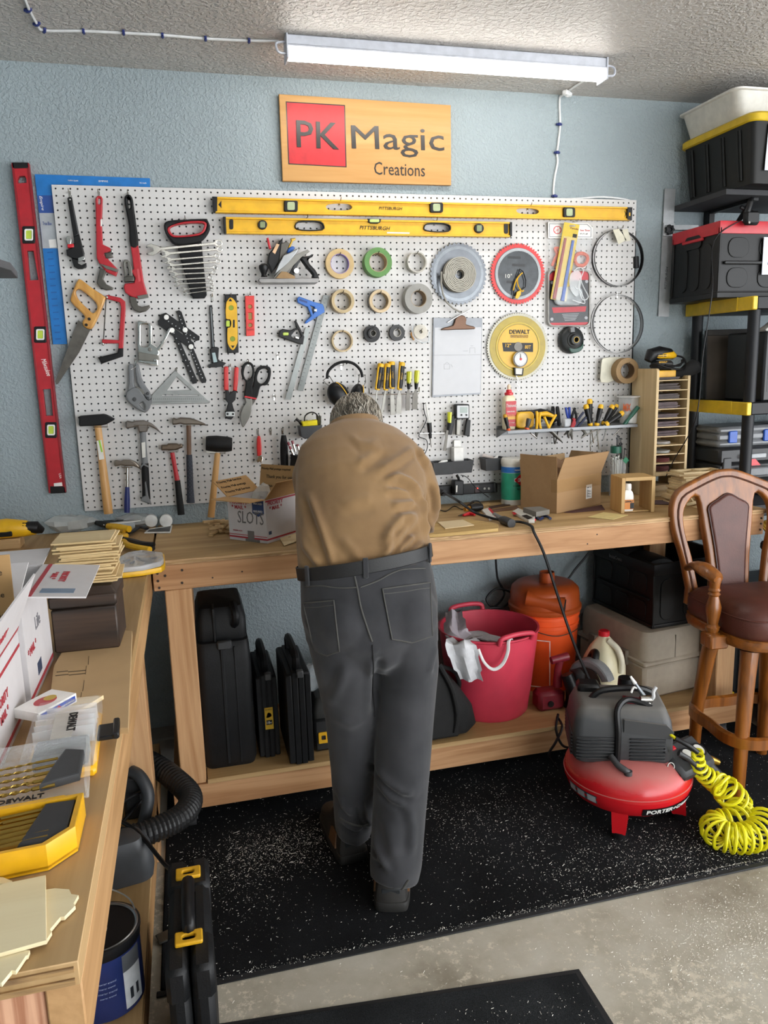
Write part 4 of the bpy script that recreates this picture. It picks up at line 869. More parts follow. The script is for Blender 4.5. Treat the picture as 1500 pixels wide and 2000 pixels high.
# ---- combination squares, ear muffs, chisels
RUL =mt('#737674',.4,.85)
t =pt('combination_square','combination square with a blue head and steel rule','square',588,764)
PL(t,'rule',RUL,[(631.6,576),(643.6,577.5),(592,764),(581,762)],-.012,.002,.0004); PL(t,'head',mt('#2b6cc4',.35),[C_((752,928),(768,912),(885,955),(960,975),(972,1000),(976,1040),(830,1131),(814,1132),(822,1112),(866,1070),(838,1000),(756,962)),C_((858,985),(895,1000),(890,1040),(882,1052))],-.02,.016,.003)
PL(t,'lock_nut',CHR,C_(*rrect(885,1010,912,1040,6)),-.024,.02,.004); mb =MB()
for k in range(22): mb.peg([(634.5 - k*2.35,583 +k*8),(638 - k*2.35,583.8 +k*8),(637.8 - k*2.35,584.6 +k*8),(634.3 - k*2.35,583.8 +k*8)],-.0122,.0005,0)
ob(mb,'scale_marks',DGR,t); PL(t,'head_mark',mt('#1a3f80',.4),C_((770,930),(835,952),(832,968),(768,948)),-.0205,.001,0)
t =pt('combination_square','combination square with a black head and bubble vial','square',562,781)
PL(t,'rule',mt('#868987',.4,.85),[(597,639),(606,641),(568,781),(557,779.5)],-.016,.002,.0004); PL(t,'head',BLK,[C_((600,1232),(610,1190),(635,1176),(700,1188),(748,1165),(728,1112),(742,1104),(812,1240),(800,1302),(758,1296),(604,1242)),C_((705,1230),(740,1185),(760,1180),(785,1235),(760,1260),(715,1250))],-.024,.016,.003)
PL(t,'vial',GRN,C_(*rrect(636,1205,682,1230,8)),-.027,.006,.002); PL(t,'lock_nut',CHR,C_((735,1235),(765,1240),(770,1262),(738,1255)),-.022,.01,.002)
t =pt('ear_muffs','black ear muffs with yellow seams hanging by the headband','ear muffs',677,790)
ob(MB().wire(sm(D_((780,195),(785,150),(830,105),(892,86),(950,100),(992,142),(1003,185)),4,False),-.05,.006,8),'headband',RUBR,t)
for L in (((785,180),(755,205),(770,225),(800,245)),((795,180),(830,235)),((990,160),(1020,175),(1025,215),(1010,245)),((985,165),(975,235))): ob(MB().wire(D_(*L),-.05,.0018),'wire_arm',DST,t)
for u,v,w,h,a in ((850,296,.080,.098,30),(970,300,.052,.088,-12)):
    p =atY(*D_((u,v))[0],-.055); c =ob(MB(TR(p.x,p.y,p.z,ry=-a)).ball((0,0,0),1,sc=(w*.55,.036,h*.55),n=24,m=14),'ear_cup',BLK,t)
    ob(MB(TR(p.x,p.y,p.z,ry=-a)).tube([(w*.17 +w*.45*.36*math.cos(x),-.034 +.004*abs(math.sin(x)),h*.5*math.sin(x)) for x in [pi*k/14 - pi/2 for k in range(15)]],.0018,6),'seam',YEL,c)
hook(666,712,'the ear muffs',.055)
ob(MB().wire(D_((1045,255,.04),(1050,290,.03),(1050,296,0),(1362,290,0),(1366,280,.03),(1366,250,.04)),-.04,.002),'chisel_rack',CHR,None,'bent steel wire rack holding the chisels','rack')
GC ='wood chisels in the wire rack'
for k,(a,b,e,w,lab) in enumerate((((1122,98),(1098,266),(1083,386),7,'narrowest yellow and black chisel, left end of the rack'),((1165,98),(1152,268),(1127,420),9,'second yellow and black chisel from the left in the rack'),((1190,85),(1192,258),(1199,425),15,'third yellow and black chisel, set behind its neighbours'),((1256,90),(1240,266),(1234,418),17,'widest yellow and black chisel in the rack'))):
    yy =-.036 if k==2 else -.042; t =pt('chisel',lab,'chisel',*D_(e)[0],GC)
    P0,P1 =[atY(*D_(q)[0],yy) for q in (a,b)]
    ob(MB().tube([P0.lerp(P1,f) for f in (.12,.3,.55,.8,.97)],[.0135,.0135,.0115,.0125,.0105],12),'handle',BLK,t); ob(MB().tube([P0.lerp(P1,f) for f in (-.01,.01,.05,.13)],[.008,.013,.0142,.0138],12),'cap',YEL,t); ob(MB().tube([P0.lerp(P1,f) for f in (.95,1.0)],[.0112,.0105],12),'ferrule',YEL,t)
    ob(MB().tube([P0.lerp(P1,f) +Vector((-.0085,-.006,0)) for f in (.12,.5,.95)],[.0058,.005,.0048],8),'grip_stripe',YEL,t)
    d =((e[0] - b[0]),(e[1] - b[1])); PL(t,'blade',STL,D_((b[0] - 4,b[1]),(b[0] +4,b[1]),(b[0] +d[0]*.3 +w*.9,b[1] +d[1]*.3),(e[0] +w,e[1]),(e[0] - w,e[1]),(b[0] +d[0]*.3 - w*.9,b[1] +d[1]*.3)),yy - .002,.004,.0006)
    txt('DEWALT',P0.lerp(P1,.62) +Vector((.004,-.0125,0)),Vector((P0 - P1)),Vector((-1,0,-.1)),YEL,t,w=.028,depth=.0005)
for k,(a,b,e,w,lab) in enumerate((((1302,148),(1298,262),(1292,396),13,'chisel with a clear yellow handle, left of the pair'),((1352,142),(1345,262),(1338,390),17,'chisel with a clear yellow handle at the right end of the rack'))):
    t =pt('chisel',lab,'chisel',*D_(e)[0],GC); P0,P1 =[atY(*D_(q)[0],-.042) for q in (a,b)]
    ob(MB().tube([P0.lerp(P1,f) for f in (0,.04,.4,.68)],[.009,.012,.0115,.0095],8),'handle',mt('#c3c42c',.12,spec=.6),t); ob(MB().tube([P0.lerp(P1,f) for f in (.62,.75,1)],[.0098,.0085,.006],10),'ferrule',BLK,t)
    PL(t,'blade',DST,D_((b[0] - 4,b[1]),(b[0] +4,b[1]),(e[0] +w*1.1,b[1] +40),(e[0] +w,e[1]),(e[0] - w,e[1]),(e[0] - w*.9,b[1] +40)),-.044,.004,.0006)
# ================================================================ lower right of the pegboard and the bench top beside it
I_ =K(1180,180,4.5455); J_ =K(1160,600,4.3478); Kk =K(1100,930,3.75); L_ =K(820,1080,3.409); Mm =K(1020,1260,3.125); N_ =K(280,1080,3.846); O_ =K(0,950,4.2553); P_ =K(0,1320,3.5714); Q_ =K(0,1640,3.2609)
ZS =1.333; YF =-.122
t =thing('tool_shelf','grey metal pegboard shelf with holes full of pliers and screwdrivers','shelf',(2.05,0,ZS - .02),world=True); MSH =mt('#77797b',.4,.5)
ob(MB().box(1.735,2.365,YF,-.001,ZS - .004,ZS,.001),'tray',MSH,t); ob(MB().box(1.735,2.365,YF - .002,YF +.002,ZS - .014,ZS,.001),'front_lip',MSH,t); ob(MB().box(1.735,2.365,-.004,-.001,ZS - .03,ZS +.012,.001),'back_flange',MSH,t)
ob(MB().add([(1.735,-.002,ZS),(1.735,YF,ZS),(1.735,-.002,ZS - .04),(1.738,-.002,ZS),(1.738,YF,ZS),(1.738,-.002,ZS - .04)],[(0,1,2),(3,5,4),(0,3,4,1),(1,4,5,2),(0,2,5,3)]),'end_gusset',MSH,t)
def sp(u,v,y): return atY(*G_((u,v))[0],y)
# glue bottle
p =sp(543,488,-.045); t =thing('glue_bottle','cream wood glue bottle with a red label on the tool shelf','bottle',(p.x,-.045,ZS))
ob(MB().loft([[(x*s,y*s2,z) for x,y in rrect(-.0275,-.019,.0275,.019,.012)] for s,s2,z in ((.93,.9,0),(1,1,.006),(1,1,.125),(.9,.95,.138),(.55,.75,.147),(.5,.7,.149))]),'body',mt('#e3d6b4',.4),t)
ob(MB().lathe([(.017,.147),(.019,.149),(.019,.158),(.013,.160),(.012,.170),(.010,.171)],n=18),'cap',REDT,t); ob(MB().lathe([(.007,.170),(.0085,.174),(.008,.186),(.004,.193),(.002,.194)],n=12),'nozzle',mt('#e8cfb4',.5),t)
ob(MB().box(-.0225,.0265,-.0205,-.019,.012,.122,.0005),'label',mt('#b8202a',.4),t); ob(MB().box(-.0225,.0265,-.0209,-.019,.042,.056,.0003),'label_band',mt('#d9a02a',.4),t)
FX =(1,0,0); FZ =(0,0,1)
txt('Titebond',(-.021,-.0209,.096),FX,(-.15,0,1),WHT,t,w=.046,h=.014,shear=.2); txt('ORIGINAL',(-.018,-.0209,.074),FX,FZ,WHT,t,w=.038); txt('Wood Glue',(-.015,-.0209,.059),FX,FZ,mt('#e8c04a',.4),t,w=.032); txt('premium strength',(-.016,-.0209,.026),FX,FZ,WHT,t,w=.034)
# drivers and pliers standing in the shelf
GD ='screwdrivers standing in the tool shelf'
def driver(label,a,b,r,y,hm,tip,shaft=None,tipb=None,name='screwdriver',group=GD):
    A =sp(a[0],a[1],y); Bv =sp(b[0],b[1],y); t =thing(name,label,'screwdriver',(Bv.x,y,Bv.z),world=True,group=group)
    ob(MB().tube([A.lerp(Bv,f) for f in (.06,.2,.5,.72,.82,1)],[r*.95,r,r*.95,r*.7,r*.95,r*.75],10),'handle',hm,t)
    if tip: ob(MB().tube([A.lerp(Bv,f) for f in (-.02,0,.06,.17)],[r*.4,r*.8,r,r*1.02],10),'end_cap',tip,t)
    if tipb: ob(MB().tube([A.lerp(Bv,f) for f in (.84,.93,1.0)],[r*.98,r*1.0,r*.7],10),'collar',tipb,t)
    if shaft: Cv =sp(shaft[0],shaft[1],y); ob(MB().tube([Bv,Cv],[.003,.0026],8),'shaft',CHR,t)
    return t
driver('short black screwdriver with an orange tip in front of the glue bottle',(518,405),(543,505),.009,-.118,BLK,YELD,None,ORG)
driver('stubby grey and orange screwdriver left of the pliers',(668,425),(652,498),.011,-.115,DGR,None,(712,548),ORG)
driver('upright black screwdriver with a yellow cap, tallest in the shelf',(1036,312),(1040,470),.0125,-.07,BLK,YEL,(1040,628))
driver('black screwdriver with a yellow cap leaning left of the tallest one',(1012,345),(1042,478),.012,-.10,BLK,YEL,(1060,580),YEL)
driver('black screwdriver with a yellow cap standing in the middle of the group',(1107,345),(1077,478),.012,-.10,BLK,YEL,(1092,615),YEL)
driver('black screwdriver with a yellow cap leaning right',(1178,348),(1116,470),.012,-.095,BLK,YEL,(1035,600),YEL)
driver('black screwdriver with a yellow cap half hidden behind the leaning one',(1205,345),(1150,440),.010,-.06,BLK,YEL,(1120,560))
driver('fat black screwdriver with a yellow cap lying lowest at the right',(1240,392),(1130,470),.0125,-.115,BLK,YEL,(985,545),YEL)
driver('dark green screwdriver leaning at the right end of the shelf',(1338,352),(1245,468),.010,-.105,mt('#1c5a48',.35),None,(1180,535))
def pliers(label,hs,jaw,mat,y):
    c =sp(*jaw[0],y); t =thing('pliers',label,'pliers',(c.x,y,ZS - .03),world=True,group='pliers standing in the tool shelf')
    for h in hs: ob(MB().tube(sm([sp(u,v,y) for u,v in h],3,False),.0058,8),'handle',mat,t)
    ob(MB().tube([sp(*q,y) for q in jaw],[.009,.008,.003][:len(jaw)],8),'jaw',STL,t)
pliers('pliers with yellow and black handles left in the shelf',[[(712,385),(716,440),(712,495)],[(735,390),(730,445),(738,495)]],[(722,495),(712,520),(712,545)],YEL,-.11)
pliers('pliers with yellow handles spread open beside the first pair',[[(832,405),(805,450),(785,492)],[(760,420),(775,455),(790,490)]],[(795,500),(830,535),(866,570)],YEL,-.115)
pliers('pliers with bright blue handles in the middle of the shelf',[[(890,362),(900,410),(915,460)],[(912,360),(915,410),(922,462)]],[(912,470),(905,510),(880,530)],mt('#243f9a',.4),-.08)
pliers('black handled pliers right of the blue pair',[[(948,365),(930,410),(926,462)],[(940,370),(955,420),(935,465)]],[(925,475),(922,520),(930,558)],BLK,-.09)
pliers('pliers with black and blue handles leaning before the screwdrivers',[[(1000,390),(970,430),(945,480)],[(1015,420),(990,450),(962,482)]],[(990,490),(1010,520),(985,550)],mt('#232a44',.4),-.11)
pliers('small pliers with red and blue handles in front',[[(945,430),(935,455),(925,482)],[(935,428),(945,458),(930,485)]],[(925,492),(905,525),(910,550)],mt('#a3242c',.4),-.118)
t =thing('tape_measure','yellow and black tape measure lying on the tool shelf','tape measure',tuple(sp(640,478,-.06)),world=True)
p =sp(640,435,-.06); ob(MB().plate(rrect(p.x - .045,ZS +.001,p.x +.04,ZS +.074,.02),.045,FY(-.075),.006),'case',YEL,t); ob(MB().plate(rrect(p.x - .046,ZS +.02,p.x +.03,ZS +.066,.012),.05,FY(-.073),.004),'side_panel',mt('#c8901a',.4),t); ob(MB().box(p.x - .03,p.x +.046,-.065,-.045,ZS +.066,ZS +.078,.004),'lock',BLK,t)
t =thing('multi_tool','yellow and black moulded gadget lying behind the pliers','tool',tuple(sp(760,470,-.05)),world=True); p =sp(760,420,-.05)
ob(MB().tube([(p.x - .06,-.05,ZS +.06),(p.x - .02,-.05,ZS +.062),(p.x +.03,-.05,ZS +.05),(p.x +.055,-.05,ZS +.03)],[.018,.022,.022,.016],12),'body',BLK,t); ob(MB().tube([(p.x - .045,-.066,ZS +.06),(p.x,-.07,ZS +.06),(p.x +.035,-.066,ZS +.048)],[.009,.012,.008],10),'stripe',YEL,t)
ob(MB().tube([(p.x - .03,-.05,ZS +.0),(p.x - .03,-.05,ZS +.05)],.014,10),'foot',BLK,t)
for k,(u,m,lb) in enumerate(((812,BLK,'flat black scraper handle standing behind the pliers'),(838,mt('#2b2b2d',.3),'second flat black handle standing behind the pliers'))):
    p =sp(u,355,-.03); q =sp(u - 2 +14*k,470,-.03); e =sp(822 +k*4,585,-.03); t =thing('scraper',lb,'scraper',tuple(q),world=True)
    ob(MB().tube([p,p.lerp(q,.1),q],[.006,.008,.008],8,flat=1.4),'handle',m,t); ob(MB().tube([q,e],[.004,.003],6),'blade',DST,t)
p =sp(895,440,-.10); ob(MB().box(p.x - .017,p.x +.017,-.115,-.085,ZS +.001,ZS +.038,.004),'magnet_tray',clear('#c9ccd0',.2,.6),None,'small clear plastic box on the tool shelf beside the blue pliers','box')
# wide paper tape with drape
c =atY(*G_((1268,138))[0],-.075); t =pt('masking_roll','wide brown paper tape roll with masking film at the right edge','tape',1226,750)
F0 =frame((c.x,-.03,c.z),(1,0,0),(0,0,1)); ob(MB().ring(.057,.036,.045,F0,36),'roll',mt('#96784f',.6),t); ob(MB().ring(.036,.0335,.045,F0,36),'core',mt('#6f5436',.7),t)
PL(t,'masking_film',mt('#d6d3c0',.5),G_(*sm([(1112,75),(1130,60),(1195,55),(1240,62),(1200,110),(1192,195),(1108,208),(1105,150)],2)),-.03,.004,.001); p =c; ob(MB().tube([(p.x,.004,p.z +.028),(p.x,-.08,p.z +.03),(p.x +.004,-.088,p.z +.04)],.002,6),'peg_hook',CHR,None,'steel hook through the wide paper tape roll','hook','steel hooks in the pegboard')
# mixing tub
p =sp(1268,455,-.05); t =thing('mixing_tub','clear plastic tub with an orange print and lid behind the screwdrivers','tub',(p.x,-.055,ZS))
ob(MB().lathe([(.036,0),(.038,.002),(.047,.112),(.049,.113),(.049,.118),(.046,.118)],n=28,cap=False),'wall',clear('#eef0f0',.2,.38),t); ob(MB().lathe([(.050,.117),(.056,.118),(.056,.122),(.050,.124),(.001,.1245)],n=28),'lid',clear('#f2f3f3',.2,.6),t); ob(MB().lathe([(.0355,.002),(.0405,.05),(.001,.052)],n=24),'white_powder',WHT,t)
txt('MIX',(-.044,-.026,.056),(.75,-.66,0),FZ,mt('#d4683a',.5),t,w=.034,h=.034,bold=.03)
# three grey bins
GB ='grey plastic bins hung low on the pegboard'; BIN =mt('#3d3f42',.5)
def binn(label,u0,v0,u1,v1,d=.075,h=None):
    a =atY(u0,v0,0); b =atY(u1,v1,0); x0 =a.x +.004; w =.098; z1 =a.z; h =.055; t =thing('parts_bin',label,'bin',(x0 +w/2,-.002,z1 - h),group=GB,world=True)
    o =[(x0,-.002),(x0 +w,-.002),(x0 +w,-d),(x0,-d)]; i =lambda L,s: [(x0 +w/2 +(x - x0 - w/2)*s,-.002 +(y +.002)*s) for x,y in L]
    R_ =[[(x,y,z1 - h) for x,y in i(o,.86)],[(x,y,z1) for x,y in o],[(x +(.004 if x<x0 +.01 else -.004),y - .004 if y>-.01 else y +.004,z1) for x,y in o],[(x +(.004 if x<x0 +w/2 else -.004),y - .004 if y>-.02 else y +.004,z1 - h +.004) for x,y in i(o,.86)]]
    ob(MB().loft(R_),'tray',BIN,t); return x0,z1,h
x0,z1,h =binn('grey plastic bin just right of the man holding a white tube',*G_((45,690))[0],*G_((175,780))[0])
ob(MB().tube([(x0 +.02,-.05,z1 - .02),(x0 +.05,-.045,z1 - .002),(x0 +.075,-.04,z1 +.002)],[.010,.008,.004],8),'glue_tube',WHT,None,'crumpled white tube lying in the left bin','tube')
x0,z1,h =binn('grey plastic bin holding a tall white box, middle of three',*G_((160,680))[0],*G_((305,775))[0])
bx_ =x0; t =thing('carton','tall narrow white carton standing in the middle bin','carton',(x0 +.038,-.03,z1 - h +.005)); ob(MB().box(-.022,.022,-.02,.02,0,.105,.001),'body',WHT,t); ob(MB().box(-.01,.022,.014,.02,.105,.135,.001),'flap',WHT,t)
x0,z1,h =binn('grey plastic bin holding glue tubes, right of three',*G_((358,665))[0],*G_((505,760))[0])
ob(MB().tube([(x0 +.008,-.02,z1 +.01),(x0 +.06,-.035,z1 - .006)],[.008,.005],8),'glue_tube',clear('#e6d9d2',.2,.6),None,'clear pink tube lying in the right bin','tube'); ob(MB().tube([(x0 +.055,-.045,z1 - .01),(x0 +.075,-.03,z1 +.006)],[.009,.004],8),'glue_tube',WHT,None,'small white tube lying in the right bin','tube')
# power strip
t =thing('power_strip','black power strip with a red light below the pegboard','power strip',tuple(atY(*G_((280,890))[0],0)),world=True); yp =-.03
PL(t,'body',BLK,G_((84,846),(465,822),(474,828),(476,880),(92,906)),yp,.045,.004); PL(t,'end_cap',DGR,G_((452,822),(466,822),(470,882),(455,883)),yp - .001,.046,.003); PL(t,'switch',mt('#2a1414',.3),G_((335,838),(366,836),(366,882),(335,884)),yp - .003,.01,.002)
PL(t,'pilot_light',mt('#ff4030',.3,emit=3.0),G_(*circ(352,857,5,8)),yp - .005,.006,.001)
for u in (396,422): PL(t,'button',STL,G_(*circ(u,857,8,12)),yp - .002,.006,.001)
t =thing('power_adapter','black power adapter plugged into the power strip','adapter',tuple(atY(*G_((238,895))[0],-.07)),world=True); PL(t,'body',BLK,G_(*rrect(210,808,270,898,8)),-.075,.042,.005); PL(t,'spec_label',LBL,G_((222,838),(230,838),(228,880),(221,880)),-.0755,.001,0); ob(MB().wire(G_((225,775),(235,790),(240,810)),-.06,.006,8),'strain_relief',BLK,t)
ob(MB().wire(sm(G_((250,775,0),(290,790,-.02),(340,850,-.05),(420,910,-.10)),4,False),-.06,.0018),'cord',BLK,t)
# soldering iron, screwdriver, angle gauge
t =pt('soldering_iron','soldering iron with a black cord hanging right of the man','soldering iron',842,872)
ob(MB().wire(G_((38,335),(52,420),(58,470)),-.03,[.004,.007,.009],10),'handle',clear('#e8e8e4',.2,.5),t); ob(MB().wire(G_((56,455),(60,500),(64,550)),-.03,[.011,.010,.006],10),'grip',BLK,t); ob(MB().wire(G_((62,545),(70,605)),-.03,[.003,.0012],8),'tip',STL,t); ob(MB().wire(sm(G_((38,335,0),(22,345,0),(30,400,0),(40,440,0),(10,500,0),(-5,540,0),(40,560,0),(45,610,0),(25,655,0),(10,700,0)),4,False),-.02,.002),'cord',BLK,t)
t =pt('screwdriver','screwdriver with a clear yellow handle below the clipboard','screwdriver',868,878); ob(MB().wire(G_((182,390),(180,455)),-.03,[.011,.009],8),'handle',mt('#c9ce2c',.15),t); ob(MB().wire(G_((180,452),(172,500)),-.03,[.009,.006],8),'ferrule',BLK,t); PL(t,'blade',DST,G_((162,500),(176,502),(160,628),(142,625)),-.03,.003,.0005)
t =pt('angle_gauge','black digital angle gauge with a grey display','gauge',904,852); PL(t,'case',BLK,G_(*rrect(218,342,304,432,8)),-.04,.03,.004); PL(t,'bezel',mt('#c9cbcd',.4),[G_(*rrect(228,350,298,426,5)),G_(*rrect(245,360,290,395,3))],-.041,.002,.0005); PL(t,'display',mt('#8f9d96',.2),G_(*rrect(245,360,290,395,3)),-.0405,.002,0)
for u in (255,285): PL(t,'button',BLK,G_(*circ(u,408,6,10)),-.043,.003,.0006)
PL(t,'stand',BLK,G_((195,415),(215,405),(215,440),(195,530),(172,528)),-.03,.02,.003); PL(t,'stand',BLK,G_((290,432),(312,440),(305,540),(272,532)),-.03,.02,.003); PL(t,'magnet_bar',STL,G_((225,436),(250,436),(246,535),(222,530)),-.034,.02,.003)
ob(MB().wire(G_((0,520,.03),(0,520,0),(150,518,0),(150,518,.03)),-.035,.0016),'tool_rail',CHR,None,'thin steel wire rail behind the soldering iron','rack')
# bin with sponge and pen cup left of the man
t =pt('parts_bin','black bin with a yellow sponge and cables left of the head','bin',610,858); PL(t,'tray',BIN,D_((603,500),(750,490),(742,545),(640,580),(615,565)),-.075,.07,.004); ob(MB().wire(D_((580,450,0),(600,465,0),(615,490,0)),-.05,[.006,.005,.004],8),'black_handle',BLK,t)
PL(pt('sponge','bright yellow sponge lying in the black bin','sponge',605,828),'block',mt('#e6d31e',.8,bmp=.4),D_((620,470),(718,458),(720,492),(625,502)),-.07,.05,.006); ob(MB().wire(sm(D_((635,470,0),(640,430,0),(680,408,0),(715,425,0),(720,460,0)),4,False),-.045,.003),'cable',BLK,None,'black cable looped in the bin behind the sponge','cable')
for k in range(4): ob(MB().wire(D_((712 +9*k,425 +6*(k%2)),(716 +8*k,470),(722 +5*k,500)),-.04 - .006*k,.003),'key',STL,None,('small steel bit standing nearest the sponge in the black bin','second steel bit right of the sponge in the black bin','third steel bit right of the sponge in the black bin','rightmost steel bit in the black bin')[k],'key','steel bits in the black bin')
t =pt('pen_cup','black round cup half hidden behind the man','cup',572,910); p =atY(*D_((572,715))[0],-.05); ob(MB(TR(p.x,-.05,p.z - .06,ry=12)).lathe([(.027,0),(.030,.07),(.033,.075),(.033,.082),(.028,.082),(.027,.004)],n=20,cap=True),'shell',BLK,t)
for k,(a,b) in enumerate((((530,598),(560,670)),((556,590),(578,660)),((590,612),(600,655)),((540,625),(570,690)))): t =pt('pen',('silver and red pen at the left of the black cup','tallest silver and red pen in the black cup','short red tipped pen at the right of the cup','lowest pen leaning in the black cup')[k],'pen',*D_(b)[0],'pens in the black cup'); ob(MB().wire(D_(a,b),-.055 - .008*(k%2),.0045,8),'barrel',CHR,t); ob(MB().wire(D_(a,(a[0] +(b[0] - a[0])*.3,a[1] +(b[1] - a[1])*.3)),-.055 - .008*(k%2),.0049,8),'clip_end',mt('#8e3340',.4),t)

# ---------------------------------------------------------------- bench top, right part
CARD =wood('#8d6b45','#a1805a','X',.3,.8,2); CARDI =wood('#a98a62','#bb9c74','X',.3,.8,2)
def carton(t,W,D,H,th,mat,floor=True):
    mb =MB().box(-W/2,W/2,-D/2,-D/2 +th,0,H).box(-W/2,W/2,D/2 - th,D/2,0,H).box(-W/2,-W/2 +th,-D/2 +th,D/2 - th,0,H).box(W/2 - th,W/2,-D/2 +th,D/2 - th,0,H)
    if floor: mb.box(-W/2 +th,W/2 - th,-D/2 +th,D/2 - th,0,th)
    return ob(mb,'body',mat,t)
def flap(t,ax,W,D,H,L,ang,mat,th=.003,name='flap'):
    """ax: side of the carton; ang 0 = straight up, 90 = flat out"""
    w =W if ax in 'fb' else D; M ={'f': TR(0,-D/2,H,rz=0),'b': TR(0,D/2,H,rz=180),'l': TR(-W/2,0,H,rz=-90),'r': TR(W/2,0,H,rz=90)}[ax]@Matrix.Rotation(R(ang),4,'X')
    return ob(MB(M).box(-w/2,w/2,0,th,0,L),name,mat,t)
a =atZ(*G_((835,1010))[0],ZB); b =atZ(*G_((615,975))[0],ZB); e =(a - b); ang =math.degrees(math.atan2(e.y,e.x)) +90; D_b =e.length; W_b =.30
ux =Vector((math.cos(R(ang)),math.sin(R(ang)),0)); uy =Vector((-ux.y,ux.x,0)); ctr =a +ux*W_b/2 +uy*D_b/2
t =thing('cardboard_box','open brown cardboard box with crumpled packing paper on the bench','box',(ctr.x,ctr.y,ZB),rz=ang)
H_b =.138; carton(t,W_b,D_b,H_b,.004,CARD)
flap(t,'l',W_b,D_b,H_b,.095,3,CARD); flap(t,'f',W_b,D_b,H_b,.10,22,CARD); flap(t,'b',W_b,D_b,H_b,.07,5,CARDI); flap(t,'r',W_b,D_b,H_b,.09,30,CARD)
ob(MB().box(.045,.085,-D_b/2 - .0006,-D_b/2,.035,.095),'shipping_label',WHT,t); txt('SHIP TO',(.049,-D_b/2 - .0008,.08),FX,FZ,DGR,t,w=.03)
mb =MB()
for k in range(9): mb.box(.05,.078 - .01*(k%3),-D_b/2 - .001,-D_b/2 - .0005,.042 +k*.0038,.0440 +k*.0038)
ob(mb,'barcode',DGR,t)
ob(MB().box(-W_b/2 - .0005,W_b/2 +.0003,-D_b/2 - .0008,-D_b/2 +.03,.085,.137),'packing_tape',clear('#b58f5e',.15,.35),t)
def crumple(c,r,n,seed,sc=(1,1,1)):
    random.seed(seed); mb =MB(); rg =[]
    for j in range(7):
        f =pi*(j +.05)/6.1; rg.append([(c[0] +r*sc[0]*math.sin(f)*math.cos(a)*random.uniform(.7,1.25),c[1] +r*sc[1]*math.sin(f)*math.sin(a)*random.uniform(.7,1.25),c[2] - r*sc[2]*math.cos(f)*random.uniform(.85,1.15)) for a in [2*pi*k/n for k in range(n)]])
    return mb.loft(rg)
PAP =mt('#9d7c60',.8,var=.15)
for k,(x,z,r) in enumerate(((-.02,.12,.052),(.045,.115,.045),(-.045,.10,.04))):
    c =ctr +ux*x +uy*.015; ob(crumple((c.x,c.y,ZB +z +.02),r,10,20 +k,(1,.8,1.3)),'packing_paper',PAP,None,('tallest crumpled brown packing paper sticking out of the open box','crumpled packing paper at the right inside the box','crumpled packing paper at the left inside the box')[k],'paper','packing paper in the box',ang=15)
# plywood cube and bottle
a =atZ(*G_((1228,1010))[0],ZB); b =atZ(*G_((1432,1000))[0],ZB); e =b - a; ang =math.degrees(math.atan2(e.y,e.x)); w =e.length
t =thing('plywood_cube','small open plywood box standing on the bench with a bottle in it','box',(a.x,a.y,ZB),rz=ang); PL1 =wood('#b8935c','#cfae77','Z',.8,.6,4); dpt =.115
ob(MB().box(0,.015,0,dpt,0,.145,.001),'side_panel',PL1,t); ob(MB().box(w - .015,w,0,dpt,0,.145,.001),'side_panel',PL1,t); ob(MB().box(.015,w - .015,0,dpt,.131,.146,.001),'top_panel',wood('#b8935c','#cfae77','X',.8,.6,4),t); ob(MB().box(.015,w - .015,0.02,dpt,0,.006,.001),'bottom_panel',PL1,t)
p =a +(b - a)*.26 +Vector((0,.02,0)); t =thing('bottle','small white bottle with an orange label inside the plywood box','bottle',(p.x,p.y,ZB +.007),rz=ang)
ob(MB().loft([[(x*s,y*s,z) for x,y in rrect(-.0225,-.0135,.0225,.0135,.008)] for s,z in ((.94,0),(1,.004),(1,.062),(.85,.076),(.55,.085),(.5,.088))]),'body',WHT,t); ob(MB().lathe([(.013,.087),(.0145,.089),(.014,.108),(.011,.112),(.001,.1125)],n=18),'cap',WHT,t); ob(MB().box(-.0165,.0215,-.0142,-.0134,.008,.048),'label',mt('#d2801f',.4),t); ob(MB().box(.006,.0215,-.0146,-.0134,.01,.034),'label_panel',BLK,t); txt('DEWALT',(-.015,-.0146,.036),FX,FZ,BLK,t,w=.034,h=.008,bold=.02)
# wipes canister
t =thing('wipes_canister','green and white disinfecting wipes canister behind the cardboard box','canister',(1.772,-.095,ZB)); ob(MB().lathe([(.048,0),(.05,.004),(.05,.178)],n=36),'body',mt('#d9dbd6',.35),t); ob(MB().lathe([(.051,.176),(.052,.18),(.0515,.198),(.047,.204),(.001,.206)],n=36),'lid',mt('#dfddd4',.4),t); ob(MB().lathe([(.0505,.024),(.0505,.142)],n=36,cap=False),'label',mt('#2d9c7c',.35,var=.2,scale=12),t); ob(MB().lathe([(.0506,.143),(.0506,.168)],n=36,cap=False),'blue_band',mt('#2a73c2',.35),t)
an =R(-12); ox,oy =math.sin(an)*.0515,-math.cos(an)*.0515
def wrapt(body,z,w,h,mat,a0,nm='lettering',**kw): 
    x,y =math.sin(a0)*.0512,-math.cos(a0)*.0512; txt(body,(x,y,z),(math.cos(a0),math.sin(a0),0),FZ,mat,t,w=w,h=h,wrap=.0512,name=nm,align='C',**kw)
ob(MB().plate([(-.03,0),(0,.024),(.03,0),(0,-.024)],.002,frame((math.sin(.25)*.0525,-math.cos(.25)*.0525,.112),(math.cos(.25),math.sin(.25),0),FZ),.0005),'red_diamond',REDT,t); wrapt('CLOROX',.112,.055,.017,WHT,.25,bold=.02,depth=.003); wrapt('Disinfecting',.086,.06,.010,BLK,.25); wrapt('Wipes',.070,.03,.010,BLK,.25); wrapt('FRESH SCENT',.155,.05,.006,WHT,.25)
